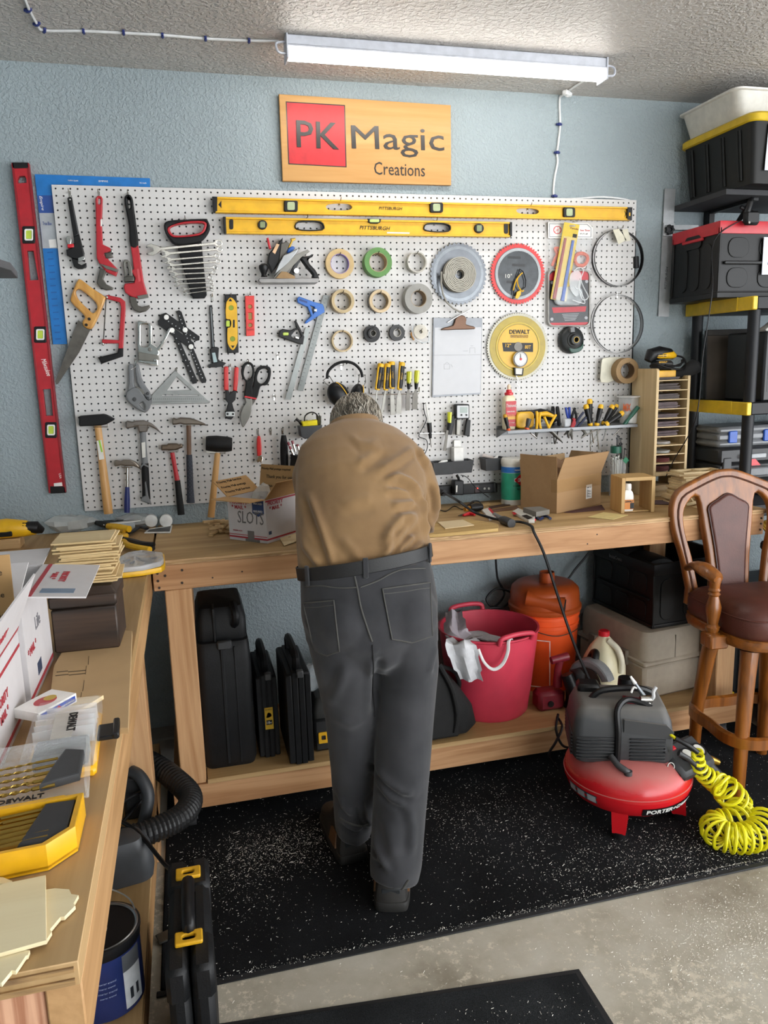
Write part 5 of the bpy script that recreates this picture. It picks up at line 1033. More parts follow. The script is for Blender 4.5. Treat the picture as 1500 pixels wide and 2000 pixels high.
# jar of cable ties
t =thing('cable_tie_jar','clear plastic jar holding cable ties beside the sandpaper rack','jar',(2.285,-.10,ZB)); ob(MB().lathe([(.034,0),(.037,.003),(.037,.17),(.0355,.17)],n=24,cap=False),'wall',clear('#f0f3f4',.1,.3),t); ob(MB().box(-.012,.012,-.038,-.036,.14,.162,T=TR(ry=45,x=-.09,z=.06)),'green_sticker',mt('#23805a',.5),t)
random.seed(5)
for k in range(26):
    wht =k<16; x,y =(random.uniform(-.026,.002) if wht else random.uniform(.002,.026)),random.uniform(-.02,.02); z1 =random.uniform(.155,.185) if wht else random.uniform(.21,.275); dx,dy =random.uniform(-.006,.008)*(1 if wht else 2.5),random.uniform(-.005,.005)
    B0 =Vector((2.285 +x,-.10 +y,ZB +.004)); B1 =Vector((2.285 +x +dx,-.10 +y +dy,ZB +z1)); ob(MB().tube([B0,B1],.0022,5,flat=.5).box(B1.x - .003,B1.x +.003,B1.y - .003,B1.y +.003,B1.z - .003,B1.z +.003),'cable_tie',mt('#d5d8d0',.4) if wht else BLK,None,'white cable tie in the clear jar' if wht else 'black cable tie sticking up out of the clear jar','cable tie','white cable ties in the jar' if wht else 'black cable ties in the jar')
ob(MB(TR(2.272,-.10,ZB +.198)).ring(.024,.014,.03),'tape_roll',mt('#1f5c48',.4),None,'dark green tape roll sitting on top of the cable ties','tape')
# loose things on the bench right of the man
def onb(name,label,cat,outl,th,mat,z=ZB,b=.0006,group=None): return ob(MB().flat(outl,z +th,th,b),name,mat,None,label,cat,group)
onb('sticky_note','pale yellow paper note lying near the bench edge','paper',G_((1025,1030),(1120,1000),(1272,1018),(1180,1046)),.0015,mt('#dcc98a',.7))
onb('particle_board','piece of particle board lying flat right of the man','board',G_((20,1135),(60,1070),(300,1040),(480,1075),(478,1100),(95,1135)),.012,wood('#a9884f','#c8a76b','X',4,.8,3)); onb('plywood_scrap','thin pale plywood square on the particle board','plywood',G_((108,1060),(262,1046),(332,1078),(155,1100)),.003,wood('#d2b98d','#e4cfa6','X',.6,.6,3),ZB +.0125)
a =atZ(*G_((620,1005))[0],ZB); t =thing('sanding_block','grey foam sanding block lying on the mail packets before the box','block',(0,0,0)); q =[atZ(*G_(p)[0],ZB +.032) for p in ((630,972),(735,965),(792,985),(710,1000))]; t.location =(q[0].x,q[0].y,ZB)
ob(MB(Matrix.Translation(-Vector(t.location))).plate([(v.x,v.y) for v in q],.02,frame((0,0,ZB +.032),FX,(0,1,0)),.001),'block',mt('#77736c',.9,bmp=.3),t)
t =thing('blade_packet','white and red packet of blades under the grey block','packet',tuple(atZ(*G_((650,1050))[0],ZB)),world=True); ob(MB().flat(G_((565,995),(600,975),(705,1020),(700,1050),(665,1050)),ZB +.012,.012,.001),'carton',LBL,t); ob(MB().flat(G_((560,1002),(575,998),(590,1008),(575,1015)),ZB +.0125,.002,0),'red_end',REDT,t); ob(MB().flat(G_((620,1022),(650,1015),(690,1035),(660,1045)),ZB +.0128,.001,0),'black_print',BLK,t)
t =thing('pliers','small pliers with dark blue handles before the cardboard box','pliers',tuple(atZ(*G_((750,1035))[0],ZB)),world=True)
for L in (((705,1030),(735,1045),(750,1035)),((740,1020),(780,1028),(797,1040))): ob(MB().tube([atZ(*G_(p)[0],ZB +.007) for p in L],.0055,8),'handle',mt('#1f2c54',.4),t)
ob(MB().tube([atZ(*G_(p)[0],ZB +.007) for p in ((640,1040),(705,1032))],[.003,.008],8),'jaw',STL,t); ob(MB().tube([atZ(*G_(p)[0],ZB +.006) for p in ((660,1052),(705,1048))],.005,8),'red_tip',REDT,t)
t =thing('hand_cutter','small red handled cutter lying near the power strip','cutter',tuple(atZ(*G_((285,1015))[0],ZB)),world=True); ob(MB().tube([atZ(*G_(p)[0],ZB +.007) for p in ((265,1020),(300,1010),(335,1015))],[.005,.008,.006],8),'handle',REDT,t); ob(MB().tube([atZ(*G_(p)[0],ZB +.006) for p in ((235,1022),(268,1015))],[.002,.005],6),'blade',STL,t)
t =thing('blade_packet','white packet with red print lying under the black cord','packet',tuple(atZ(*G_((430,1015))[0],ZB)),world=True); ob(MB().flat(G_((378,985),(420,972),(470,1030),(425,1040)),ZB +.01,.010,.001),'carton',LBL,t); ob(MB().flat(G_((415,978),(428,975),(472,1022),(458,1028)),ZB +.0105,.001,0),'red_band',REDT,t)
ob(MB().tube([atZ(*G_(p)[0],ZB +.01) for p in ((455,1015),(505,1045))],[.009,.010],10),'marker',mt('#7d7b78',.4),None,'short grey marker lying under the cord coupling','marker')
t =thing('rotary_tool','small black and amber tool lying before the power strip','tool',tuple(atZ(*G_((345,990))[0],ZB)),world=True); ob(MB().tube([atZ(*G_(p)[0],ZB +.018) for p in ((310,975),(345,972),(378,968))],[.015,.018,.014],12),'body',BLK,t); ob(MB().tube([atZ(*G_(p)[0],ZB +.014) for p in ((275,985),(312,978))],[.009,.013],10),'amber_end',mt('#b7791e',.3),t); ob(MB().tube(sm([atZ(*G_(p)[0],ZB +.02) for p in ((300,960),(320,935),(360,935),(378,962))],4,False),.002,6),'loop',BLK,t)
t =thing('extension_lead','heavy black cord from the power strip over the bench edge to the compressor','cord',(1.6,-.3,ZB),world=True)
cp =[atY(*G_((128,880))[0],-.055),atY(*G_((150,885))[0],-.09)] +[atZ(*G_(p)[0],z) for p,z in (((230,930),ZB +.08),((330,1000),ZB +.03),((430,1035),ZB +.012),((500,1050),ZB +.012),((560,1058),ZB +.012),((620,1062),ZB +.010))] +[atY(*G_((680,1085))[0],-.60),atY(1043,1040,-.625),atY(1062,1080,-.63),atY(1085,1150,-.64),atY(1108,1220,-.66),atY(1130,1280,-.72),atY(1160,1345,-.80),atY(1175,1360,-.84)]
ob(MB().tube(sm(cp,5,False),.0055,8),'cable',BLK,t); ob(MB().tube([atY(*G_((115,878))[0],-.04),atY(*G_((150,885))[0],-.085)],[.017,.013],12),'plug',BLK,t); ob(MB().tube([atZ(*G_(p)[0],ZB +.014) for p in ((495,1045),(515,1052),(560,1070))],[.012,.018,.017],14),'coupling',mt('#262628',.5),t)
ob(MB().tube(sm([atZ(*G_(p)[0],ZB +.006) for p in ((115,985),(160,995),(210,965),(260,985),(290,960),(330,940))],4,False),.0025,6),'thin_cable',BLK,None,'thin black cable trailing on the bench below the power strip','cable')
for k,(L,c) in enumerate((([(420,965),(600,935),(605,945),(425,975)],'#4a3327'),([(430,985),(590,960),(610,975),(440,995)],'#6a4a35'),([(300,955),(420,940),(430,950),(310,965)],'#c2a373'))): onb('wood_strip',('dark narrow wood strip lying left of the cardboard box','brown wood strip lying just behind the blade packets','pale wood strip lying before the power strip')[k],'wood strip',G_(*L),.005,wood(c,c,'X',1))
onb('sandpaper','dark red sandpaper sheet lying between the box and the plywood cube','sandpaper',G_((880,1000),(1110,955),(1130,985),(930,1003)),.0015,mt('#5c3f41',.9))
# ================================================================ sandpaper rack, wood stack and storage shelves at the right
XO0,XO1,YO0,YO1 =2.387,2.556,-.222,-.03; PLV =wood('#c6ab7e','#e2cb9f','Z',.5,.55,4); PLH =wood('#ccb185','#e8d3a8','X',.8,.55,4)
t =thing('sandpaper_rack','tall narrow plywood rack of ten slots holding sandpaper','rack',(2.47,-.12,ZB),world=True)
ob(MB().plate(rrect(-.222,ZB +.0005,-.03,1.576,.012),.013,frame((XO0,0,0),(0,1,0),(0,0,1))@Matrix.Translation((0,0,.013)),.001),'side_panel',PLV,t)
ob(MB().box(XO1 - .013,XO1,YO0,YO1,ZB +.0005,1.542,.001),'side_panel',PLV,t); ob(MB().box(XO0 +.013,XO1 - .013,YO1 - .006,YO1,1.11,1.54),'back_panel',PLV,t)
SZ =[1.526,1.483,1.443,1.402,1.362,1.323,1.282,1.242,1.202,1.162]
for z in SZ: ob(MB().box(XO0 +.013,XO1 - .013,YO0 +.001,YO1 - .006,z - .004,z,.0004),'shelf',PLH,t)
ob(MB().box(XO0 +.013,XO1 - .013,YO0,YO1 - .006,1.105,1.121,.001),'shelf',PLH,t)
random.seed(11); SC_ =['#5c5452','#5a5250','#625a59','#6d6163','#665a5c','#6a5d60','#615456','#b9b6b2','#aeb0ac','#6e3634','#5a2f2e']
ORD =['open tray on top','first slot from the top','second slot from the top','third slot from the top','fourth slot from the top','fifth slot from the top','sixth slot from the top','fourth slot from the bottom','third slot from the bottom','second slot from the bottom','bottom slot']
fl =[1.527] +SZ[1:] +[1.121]
for k in range(11):
    z =fl[k] +.0006; n =(2,5,4,5,3,4,4,2,2,3,4)[k]
    for j in range(n):
        h =min(.0055,.028/n); x0 =XO0 +.014 +random.uniform(0,.003); w =random.uniform(.095,.108); y0 =YO0 +random.uniform(.001,.012)
        lab ='%s in the %s of the plywood rack'%(('grey sandpaper','charcoal sandpaper','grey sandpaper','mauve grey sandpaper','mauve grey sandpaper','curled mauve sandpaper','curled grey sandpaper','white sanding discs','pale grey sanding discs','red sanding discs','dark red sanding discs')[k],ORD[k])
        if k >=7: mb =MB().plate(circ(x0 +.055,-.13,.054,26,.07),h*.7,frame((0,0,z +h),FX,(0,1,0)),.0004)
        else: mb =MB(TR(x0,y0,z,ry=random.uniform(-1.2,0))).box(0,w,0,.15,0,h*.8,.0004)
        ob(mb,'sandpaper',mt(SC_[k],.9,var=.2),None,lab,'sandpaper','sandpaper in slot %d'%(k +1)); z += h
for k in range(2): ob(MB(TR(2.46,-.12,ZB +.0005 +.026*k,rz=(-8,6)[k])).box(-.05,.05,-.07,.07,0,.025,.001),'wood_block',PLH,None,('lower pale wooden block under the sandpaper rack','upper pale wooden block under the sandpaper rack')[k],'block')
# sander
zt =1.527; t =thing('sander','yellow and black palm sander lying on top of the sandpaper rack','sander',(2.47,-.14,zt +.008)); zz =0
ob(MB().plate(rrect(-.06,.0,.028,.032,.004),.07,frame((0,-.06,0),FX,FZ),.004),'pad',mt('#dba52a',.5),t); ob(MB().tube([(-.075,0,.075),(-.06,0,.10),(-.02,0,.108),(.03,0,.103),(.05,0,.092)],[.018,.030,.030,.024,.016],16),'body',BLK,t); ob(MB().tube([(-.055,-.017,.095),(-.01,-.02,.096),(.035,-.012,.098),(.055,0,.094)],[.010,.014,.017,.012],12),'grip_panel',YEL,t)
mb =MB()
for i in range(3):
    for j in range(2): mb.box(-.05 +i*.016,-.039 +i*.016,-.0345,-.030,.091 +j*.008,.094 +j*.008)
ob(mb,'vent',BLK,t); ob(MB().box(-.05,.03,-.045,.03,.03,.075,.012),'motor_housing',mt('#262628',.55),t); txt('DEWALT',(-.05,-.046,.064),FX,FZ,YEL,t,w=.04,bold=.01)
ob(MB().tube(sm([(.055,0,.094),(.085,-.02,.085),(.09,-.04,.05),(.05,-.06,.034),(-.02,-.058,.046),(-.065,-.05,.062),(-.075,-.02,.05),(-.02,-.05,.04),(.06,-.05,.06),(.075,-.03,.075),(.05,-.05,.05),(-.03,-.06,.055)],5,False),.0042,8),'cord',BLK,t)
ob(MB().tube([(.03,-.02,.012),(.07,-.03,.016),(.10,-.04,.03),(.135,-.04,.045),(.15,-.04,.055)],[.012,.02,.03,.034,.018],14),'dust_bag',mt('#161617',.9,bmp=.4),t)
# stack of lattice panels
random.seed(3); LAT =wood('#cdb284','#e6d2a8','X',.9,.6,3)
for k in range(15):
    z =ZB +.0005 +k*.0092; x =2.505 +random.uniform(-.012,.012); y =-.36 +random.uniform(-.01,.01)
    W =.10 if k>4 else .115; F0 =TR(x,y,z,rz=random.uniform(-7,4)); mb =MB(F0)
    for q in ((-W,W,-.05,-.035),(-W,W,.035,.05),(-W,-W +.015,-.035,.035),(W - .015,W,-.035,.035),(-.006,.006,-.035,.035)): mb.box(*q,0,.0086,.0006)
    ob(mb,'lattice_panel',LAT,None,'pale cut wooden frame, %s in the stack behind the chair'%('lowest second third fourth fifth sixth seventh eighth ninth tenth eleventh twelfth thirteenth second-highest topmost'.split()[k] if k else 'lowest'),'wood piece','stack of cut wooden frames')
F0 =TR(2.44,-.445,ZB +.006,rz=25,rx=50); mb =MB(F0)
for q in ((-.06,.06,0,.012),(-.06,.06,.07,.082),(-.06,-.048,.012,.07),(.048,.06,.012,.07),(-.006,.006,.012,.07),(-.048,.048,.036,.046)): mb.box(*q,0,.005,.0005)
ob(mb,'lattice_panel',LAT,None,'small wooden window frame piece leaning against the stack','wood piece','stack of cut wooden frames')
ob(MB().plate(sm([(2.30,-.34),(2.36,-.38),(2.42,-.36),(2.43,-.31),(2.37,-.28),(2.31,-.29)],4),.002,frame((0,0,ZB +.003),FX,(0,1,0))),'sanding_disc',mt('#5d4a4d',.95),None,'torn dark sanding disc lying on the bench by the wood stack','sanding disc')
ob(MB(TR(2.47,-.50,ZB)).box(-.06,.06,-.03,.03,0.0005,.004),'plywood_scrap',LAT,None,'thin plywood strip lying on the bench behind the chair','plywood')
ob(MB().tube(sm([atY(u,v,y) for u,v,y in ((1447,430,-.36),(1395,470,-.36),(1392,560,-.44),(1384,620,-.44),(1372,700,-.42),(1363,800,-.40),(1345,850,-.34),(1318,895,-.26),(1300,932,-.23))],5,False),.0022,6),'thin_cable',BLK,None,'thin black cable hanging down in front of the storage shelves','cable')

# ---- T square on the wall
t =pt('wall_square','steel T square with a black knob hanging on the wall right of the board','square',1296,619,y=YW); ysq =YW - .012; AL =mt('#a9acae',.45,.35)
PL(t,'blade',AL,I_((540,855),(635,858),(575,1995),(482,1990)),ysq,.004,.0008); PL(t,'arm',AL,I_((620,1178),(840,1178),(840,1222),(615,1222)),ysq - .003,.004,.0008); PL(t,'clamp',AL,I_((530,1160),(625,1160),(620,1280),(525,1278)),ysq - .006,.006,.001)
p =atY(*I_((588,1220))[0],ysq - .02); ob(MB().loft([[(p.x +r*math.cos(a)*(1 +.12*math.cos(7*a)),y,p.z +r*math.sin(a)*(1 +.12*math.cos(7*a))) for a in [2*pi*k/42 for k in range(42)]] for r,y in ((.019,ysq - .006),(.021,ysq - .010),(.020,ysq - .022),(.008,ysq - .024),(.007,ysq - .018))]),'knob',BLK,t)
A =atY(*I_((552,1750))[0],ysq); Bv =atY(*I_((566,1552))[0],ysq); txt('PITTSBURGH',A - Vector((0,.0003,0)),Bv - A,Vector((-1,0,0)),DGR,t,w=(Bv - A).length,h=.011,shear=.2)
ob(MB().tube([(2.404,.012,2.18),(2.404,.010,1.9),(2.408,.008,1.5),(2.404,.01,1.12)],.006,8).tube([(2.406,.002,2.07),(2.408,0,2.02)],.014,10),'extension_cable',BLK,None,'black cable with a plug running down the right edge of the pegboard','cable')

# ---- storage rack
RX,RF =2.672,-.446; RB =mt('#15161a',.5,spec=.35); RY =mt('#d9b422',.42); XR =3.58
t =thing('storage_rack','black plastic shelving unit with yellow shelf ends at the right','shelving',(3.1,-.23,0),world=True)
for z in (1.857,1.427,.99,.55,.14):
    s =ob(MB().box(RX +.02,XR,RF,-.005,z - .052,z,.004),'shelf',RB,t); ob(MB().box(RX - .004,RX +.02,RF - .002,-.005,z - .053,z +.001,.003),'yellow_end',RY,s); ob(MB().box(RX - .007,RX,RF +.09,-.10,z - .053,z +.003,.002),'yellow_ridge',RY,s)
for x in (RX +.035,XR - .04):
    for y in (RF +.035,-.045):
        for a,b in ((0,.088),(.14,.498),(.55,.938),(.99,1.375),(1.427,1.805)): ob(MB().cyl((x,y,a),(x,y,b),.024,n=14),'post',RB,t)
# wall shelf above with tote
t =thing('wall_shelf','dark wall shelf with a diagonal bracket near the ceiling at the right','shelf',(3.0,-.2,2.26),world=True); ob(MB().box(2.60,3.6,-.335,YW - .002,2.268,2.290,.001),'board',mt('#303033',.7),t)
ob(MB().box(2.76,2.79,-.02,YW - .002,1.90,2.268,.002),'upright',BLK,t)
for x in (2.775,3.4): ob(MB().box(x - .012,x +.012,-.30,0,2.255,2.268,.001),'bracket_arm',BLK,t); ob(MB().tube([(x,-.01,2.02),(x,-.27,2.258)],.010,8),'bracket_brace',BLK,t)
def tote(name,label,x0,x1,y0,y1,z0,z1,mat,taper=.92,rim=None,r=.03):
    t =thing(name,label,'tote',((x0 +x1)/2,(y0 +y1)/2,z0)); W,D =(x1 - x0)/2,(y1 - y0)/2; H =z1 - z0
    ob(MB().loft([[(x*s,y*s,z) for x,y in rrect(-W,-D,W,D,r)] for s,z in ((taper,0),(1,H))]),'body',mat,t)
    return t,W,D,H
t,W,D,H =tote('storage_tote','black storage tote with a yellow lid on the wall shelf',2.615,3.25,-.45,-.01,2.291,2.52,mt('#131312',.5,spec=.35))
ob(MB().loft([[(x*s,y*s,z) for x,y in rrect(-W - .012,-D - .012,W +.012,D +.012,.04)] for s,z in ((.985,H - .004),(1,H),(1,H +.022),(.97,H +.03))]),'lid',mt('#d3b120',.45),t)
for k in range(4):
    y =-D +.07 +k*.1; ob(MB().tube([(-W*.93 - .003,y,.02),(-W - .001,y,H - .02)],.005,6).tube([(-W*.93 - .003,y +.014,.02),(-W - .001,y +.014,H - .02)],.005,6),'rib',mt('#131312',.5,spec=.35),t)
ob(MB(TR(-W +.16,-D*.985 - .004,H*.55,rx=3)).box(-.09,.09,-.001,.001,-.08,.09),'paper_note',mt('#cfd2dc',.6),t); txt('S',(-W +.10,-D - .0085,H*.42),FX,FZ,mt('#33415f',.6),t,h=.05,shear=.3,depth=.002)
t,W,D,H =tote('storage_bin','white shallow plastic bin lying on top of the yellow lid',2.60,3.2,-.37,-.002,2.555,2.655,mt('#d7d4cb',.4),.9,r=.04); ob(MB().loft([[(x,y,z) for x,y in rrect(-W - o,-D - o,W +o,D +o,.04)] for o,z in ((-.004,H - .004),(.010,H),(.012,H +.006),(-.01,H +.006))],cap=True),'rim',mt('#dcdad4',.4),t)
# folding crates
def crate(name,label,loc,rz,W,D,H,rimmat,note=None,rim_h=.05,slots=True):
    t =thing(name,label,'crate',loc,rz=rz); CB =mt('#101011',.45,var=.2,spec=.35); th =.012
    ob(MB().box(0,W,0,th,.0,H).box(0,W,D - th,D,0,H).box(0,th,th,D - th,0,H).box(W - th,W,th,D - th,0,H).box(th,W - th,th,D - th,0,.01),'walls',CB,t)
    o =[(-.006,-.006),(W +.006,-.006),(W +.006,D +.006),(-.006,D +.006)]; i =[(th,th),(W - th,th),(W - th,D - th),(th,D - th)]
    ob(MB().plate([o,i],rim_h,frame((0,0,H +.004),FX,(0,1,0)),.003),'rim',rimmat,t); ob(MB().plate([o,i],.016,frame((0,0,.016),FX,(0,1,0)),.002),'base_rim',CB,t)
    for x,y in ((0,0),(W,0),(0,D),(W,D)): ob(MB().box(x - .006,x +.006,y - .006,y +.006,0,H - .02,.003),'corner_post',CB,t)
    return t,CB
t,CB =crate('folding_crate','black folding crate with a red rim on the storage shelves',(2.575,-.345,1.8705),0,.55,.31,.29,mt('#b7242f',.4)); H =.29; D =.31
ob(MB().box(-.010,.556,-.010,.316,-.0125,0.012,.003),'foot_frame',CB,t)
for y in (.075,.155,.235): ob(MB().plate(rrect(-.03,.03,.03,H - .075,.029),.006,frame((-.004,D - y,0),(0,-1,0),FZ),.002),'panel_bump',CB,t)
ob(MB().plate(rrect(-.055,H - .085,.055,H - .03,.02),.004,frame((-.0062,.17,0),(0,-1,0),FZ),.001),'hand_slot',mt('#0c0c0d',.6),t); ob(MB().box(-.011,.0,.10,.24,H - .058,H - .045,.003),'slot_lip',mt('#b7242f',.4),t)
for x in (.09,.24,.39):
    for z in (.07,.19): ob(MB().plate(rrect(x - .05,z - .04,x +.05,z +.04,.035),.006,frame((0,-.004,0),FX,FZ),.002),'panel_bump',CB,t)
ob(MB().box(.02,.53,-.012,-.003,.122,.136,.003),'hinge_bar',CB,t); ob(MB().box(.20,.35,-.0145,-.0125,.08,.23),'paper_note',mt('#cfd2dc',.6),t)
txt('W',(.245,-.0155,.17),FX,FZ,mt('#33415f',.6),t,h=.035,shear=.2); txt('PA',(.225,-.0155,.12),FX,FZ,mt('#33415f',.6),t,h=.035,shear=.2); txt('X',(.49,-.0075,H - .035),FX,FZ,mt('#d9b0b2',.5),t,h=.022)
t =thing('spring_clamp','black plastic spring clamp gripping the red crate rim','clamp',(2.69,-.365,2.17)); ob(MB().box(-.035,.035,-.03,.0,-.028,.028,.01),'pad',BLK,t); ob(MB().tube([(-.02,-.012,.02),(-.012,-.02,.06),(0,-.012,.075)],[.014,.012,.008],10),'handle',BLK,t); ob(MB().tube([(.02,-.01,.02),(-.04,.0,.045)],.008,8),'lever',BLK,t); ob(MB().tube([(-.02,-.032,-.02),(-.02,-.02,-.02)],.005,8),'screw',STL,t)
# things on the shelves
t =thing('dusty_board','dusty dark panel standing upright on the middle shelf','panel',(2.70,-.14,1.4275),rz=-8); ob(MB(TR(rx=-3)).box(0,.40,0,.012,0,.30,.002),'sheet',mt('#4a4138',.75,var=.35,scale=6),t); ob(MB(TR(rx=-3)).box(0,.40,-.004,.016,.285,.312,.002),'top_rail',mt('#2a2724',.7),t); ob(MB(TR(rx=-3)).box(-.006,.0,-.003,.015,0,.31,.001),'side_rail',BLK,t)
t =thing('black_case','black box standing on the middle shelf at the right edge of the picture','case',(2.755,-.43,1.4275)); ob(MB().box(0,.45,0,.24,0,.29,.008),'body',mt('#242628',.45),t); ob(MB().plate([rrect(.02,.04,.43,.27,.006),rrect(.026,.046,.424,.264,.005)],.003,frame((0,-.001,0),FX,FZ),.001),'door_groove',mt('#3b3d40',.45),t)
t =thing('white_tool','small white plastic part lying on the black box','plastic part',(2.78,-.40,1.718)); ob(MB().plate(sm([(0,0),(.14,0),(.15,.035),(.07,.05),(.03,.03)],3),.05,frame((0,0,0),FX,FZ),.006),'body',mt('#cfcdc6',.5),t)
GCs ='plastic cases on the lower shelf'
def hardcase(label,x,y,z,W,D,H,mat,latch,lat_x):
    t =thing('plastic_case',label,'case',(x,y,z),group=GCs); ob(MB().box(0,W,0,D,0,H*.32,.012),'lower_shell',mat,t); ob(MB().box(.004,W - .004,.004,D - .004,H*.32,H*.66,.008),'middle_shell',mat,t); ob(MB().box(0,W,0,D,H*.66,H,.012),'lid',mat,t)
    for k in lat_x: ob(MB().box(k,k +.045,-.004,.01,H*.2,H*.8,.004),'latch',latch,t)
    return t
zg =atX(1394,874,2.71).z; zh =atX(1394,834,2.71).z
hardcase('grey plastic case with a blue latch lying on the lower rack shelf',2.71,-.225,zg,.30,.20,zh - zg,mt('#7d7f82',.38),mt('#2b57b0',.4),(.055,.24)); hardcase('second grey plastic case with a blue latch, right of the first',3.03,-.24,zg,.40,.2,zh - zg,mt('#85878a',.38),mt('#2b57b0',.4),(.03,.3))
t =hardcase('black tool case with a grey handle and red logo under the grey cases',2.71,-.24,.992,.31,.21,zg - .993,mt('#232426',.45),DGR,(.02,)); ob(MB().box(.09,.27,-.03,.02,.09,.13,.006),'handle',mt('#6d6f72',.45),t); ob(MB().plate([(.11,.135),(.22,.135),(.19,.165),(.13,.165)],.004,frame((0,-.002,0),FX,FZ)),'red_logo',REDT,t); ob(MB().box(.10,.24,-.012,.004,.17,.19,.003),'clear_film',clear('#d8dce0',.1,.5),t)
t =hardcase('black and grey tool case at the right edge of the picture',3.03,-.26,.992,.4,.22,zg - .993,mt('#2a2b2d',.45),DGR,(.2,)); ob(MB().box(.03,.10,-.03,.0,.02,.18,.012),'latch_arm',mt('#8a8c8f',.4),t); ob(MB().box(.03,.22,-.03,.01,.15,.20,.01),'handle',mt('#6d6f72',.45),t)
# ================================================================ under the bench at the right, the stool and the compressor
ZL =.1965
M_TUB =mt('#d03d52',.45,var=.12,scale=8)
t =thing('rubber_tub','large dark red flexible tub full of rags under the bench','tub',(1.55,-.355,ZL)); HT =.36
ob(MB().lathe([(.001,.006),(.150,.006),(.155,0),(.163,.01),(.178,.12),(.196,.28),(.203,HT - .012),(.209,HT - .006),(.209,HT),(.2,HT),(.19,.28),(.172,.12),(.156,.014),(.001,.014)],n=48),'shell',M_TUB,t)
for a in (-80,95):
    M =TR(rz=a); ob(MB(M).tube(sm([(.20,-.075,HT - .01),(.212,-.07,HT +.018),(.214,0,HT +.026),(.212,.07,HT +.018),(.20,.075,HT - .01)],5,False),[.010]*21,10),'handle',M_TUB,t)
def rag(label,pts,r,mat,seed):
    """a draped cloth strip: a wavy ribbon following the given path"""
    random.seed(seed); P =sm([Vector(p) for p in pts],5,False); n =9; rings =[]
    for i,p in enumerate(P):
        d =(P[min(i +1,len(P) - 1)] - P[max(i - 1,0)]).normalized(); s =Vector((-d.y,d.x,0)); s =s.normalized() if s.length>1e-3 else Vector((1,0,0)); s =Vector((.93,-.3,0)) if abs(d.z)>.6 else s; nn =d.cross(s).normalized()
        w =r[min(int(i/len(P)*len(r)),len(r) - 1)]; top =[p +s*w*(k/(n - 1)*2 - 1) +nn*.010*math.sin(k*1.15 +i*.12 +seed) for k in range(n)]
        rings.append(top +[q - nn*.004 for q in reversed(top)])
    return ob(MB().loft(rings),'rag',mat,None,label,'rag','rags in the red tub')
def tl(u,v,y): return atY(*L_((u,v))[0],y)
RGW =mt('#c9c9cc',.9,bmp=.3); RGG =mt('#a9a3a4',.9,bmp=.3)
rag('white rag draped over the front rim of the red tub',[tl(330,575,-.43),tl(285,590,-.50),tl(270,600,-.568),tl(290,680,-.575),tl(320,780,-.568),tl(345,850,-.555)],[.05,.055,.06,.055,.045],RGW,1)
rag('pale lilac rag sticking up at the back rim of the red tub',[tl(225,385,-.27),tl(230,440,-.32),tl(240,520,-.40),tl(290,570,-.44)],[.035,.045,.05],mt('#b3abb2',.9),4)
rag('grey rag bunched inside the red tub',[tl(300,560,-.40),tl(380,545,-.37),tl(450,560,-.39),tl(540,580,-.41)],[.05,.06,.05],RGG,7)
ob(crumple((1.53,-.35,ZL +.26),.105,12,3,(1,1,.45)),'rag',RGG,None,'crumpled grey rag lying deepest in the red tub','rag','rags in the red tub',ang=20)
t =thing('white_strap','loop of white fabric strap hanging from the front tub handle','strap',tuple(tl(520,780,-.5)),world=True); ob(MB().tube(sm([tl(u,v,y) for u,v,y in ((390,640,-.56),(430,730,-.58),(490,775,-.585),(550,740,-.585),(585,660,-.58),(590,590,-.57),(605,570,-.55),(615,590,-.53))],5,False),.007,8,flat=.6),'loop',mt('#d9d8d6',.8),t)
# orange bucket with cyclone lid
t =thing('orange_bucket','orange bucket with a rust coloured cyclone dust lid','bucket',(1.885,-.19,ZL)); OR1 =mt('#ee5a24',.38,var=.1,scale=6)
ob(MB().lathe([(.128,0),(.131,.004),(.146,.29),(.151,.292),(.151,.305),(.147,.307),(.148,.33),(.153,.332),(.153,.345),(.149,.347),(.15,.365)],n=44),'pail',OR1,t)
OR2 =mt('#a84a1e',.35,var=.15,scale=5); ob(MB().lathe([(.156,.352),(.160,.358),(.160,.372),(.152,.378),(.151,.42),(.146,.446),(.128,.464),(.09,.474),(.05,.468),(.001,.466)],n=44),'cyclone_lid',OR2,t)
ob(MB(TR(.01,.0,.462)).lathe([(.034,0),(.033,.05),(.029,.05),(.029,.0)],n=24,cap=False),'top_port',OR2,t); ob(MB().tube([(-.12,-.07,.425),(-.02,-.13,.405),(.015,-.155,.40)],[.034,.036,.038],20,cap=False).tube([(-.02,-.13,.405),(.016,-.156,.40)],[.030,.031],20),'side_port',OR2,t)
ob(MB().cyl((.008,-.150,.4005),(.0185,-.158,.3995),.029,n=20),'port_opening',mt('#1a0f0a',.8),t)
ob(MB(TR(rz=-35)).plate([[(-.05,.03),(.05,.03),(.05,.25),(-.05,.25)],[(-.046,.034),(.046,.034),(.046,.246),(-.046,.246)]],.002,frame((0,-.142,0),FX,(0,-.05,1)),0),'printed_frame',mt('#e7d6cb',.5),t); ob(MB().tube(sm([(-.15,.02,.31),(-.13,-.10,.30),(-.02,-.158,.27),(.1,-.13,.29),(.15,.02,.31)],6,False),.0022,6),'bail_wire',STL,t)
# coil of cable on wall and cables
ob(MB().tube(sm([atY(u,v,y) for u,v,y in ((968,1090,-.06),(972,1130,-.06),(985,1160,-.07),(965,1185,-.1),(950,1170,-.1),(970,1150,-.08),(1000,1160,-.09),(985,1185,-.12),(955,1190,-.12),(948,1225,-.12))],6,False),.005,8),'black_cable',BLK,None,'black cable hanging in a loop on the wall behind the orange bucket','cable')
ob(MB().tube(sm([atY(u,v,-.05) for u,v in ((1150,1080),(1125,1110),(1110,1130),(1098,1140))],5,False),.005,8),'black_cable',BLK,None,'short black cable running from the crate to the bucket','cable')
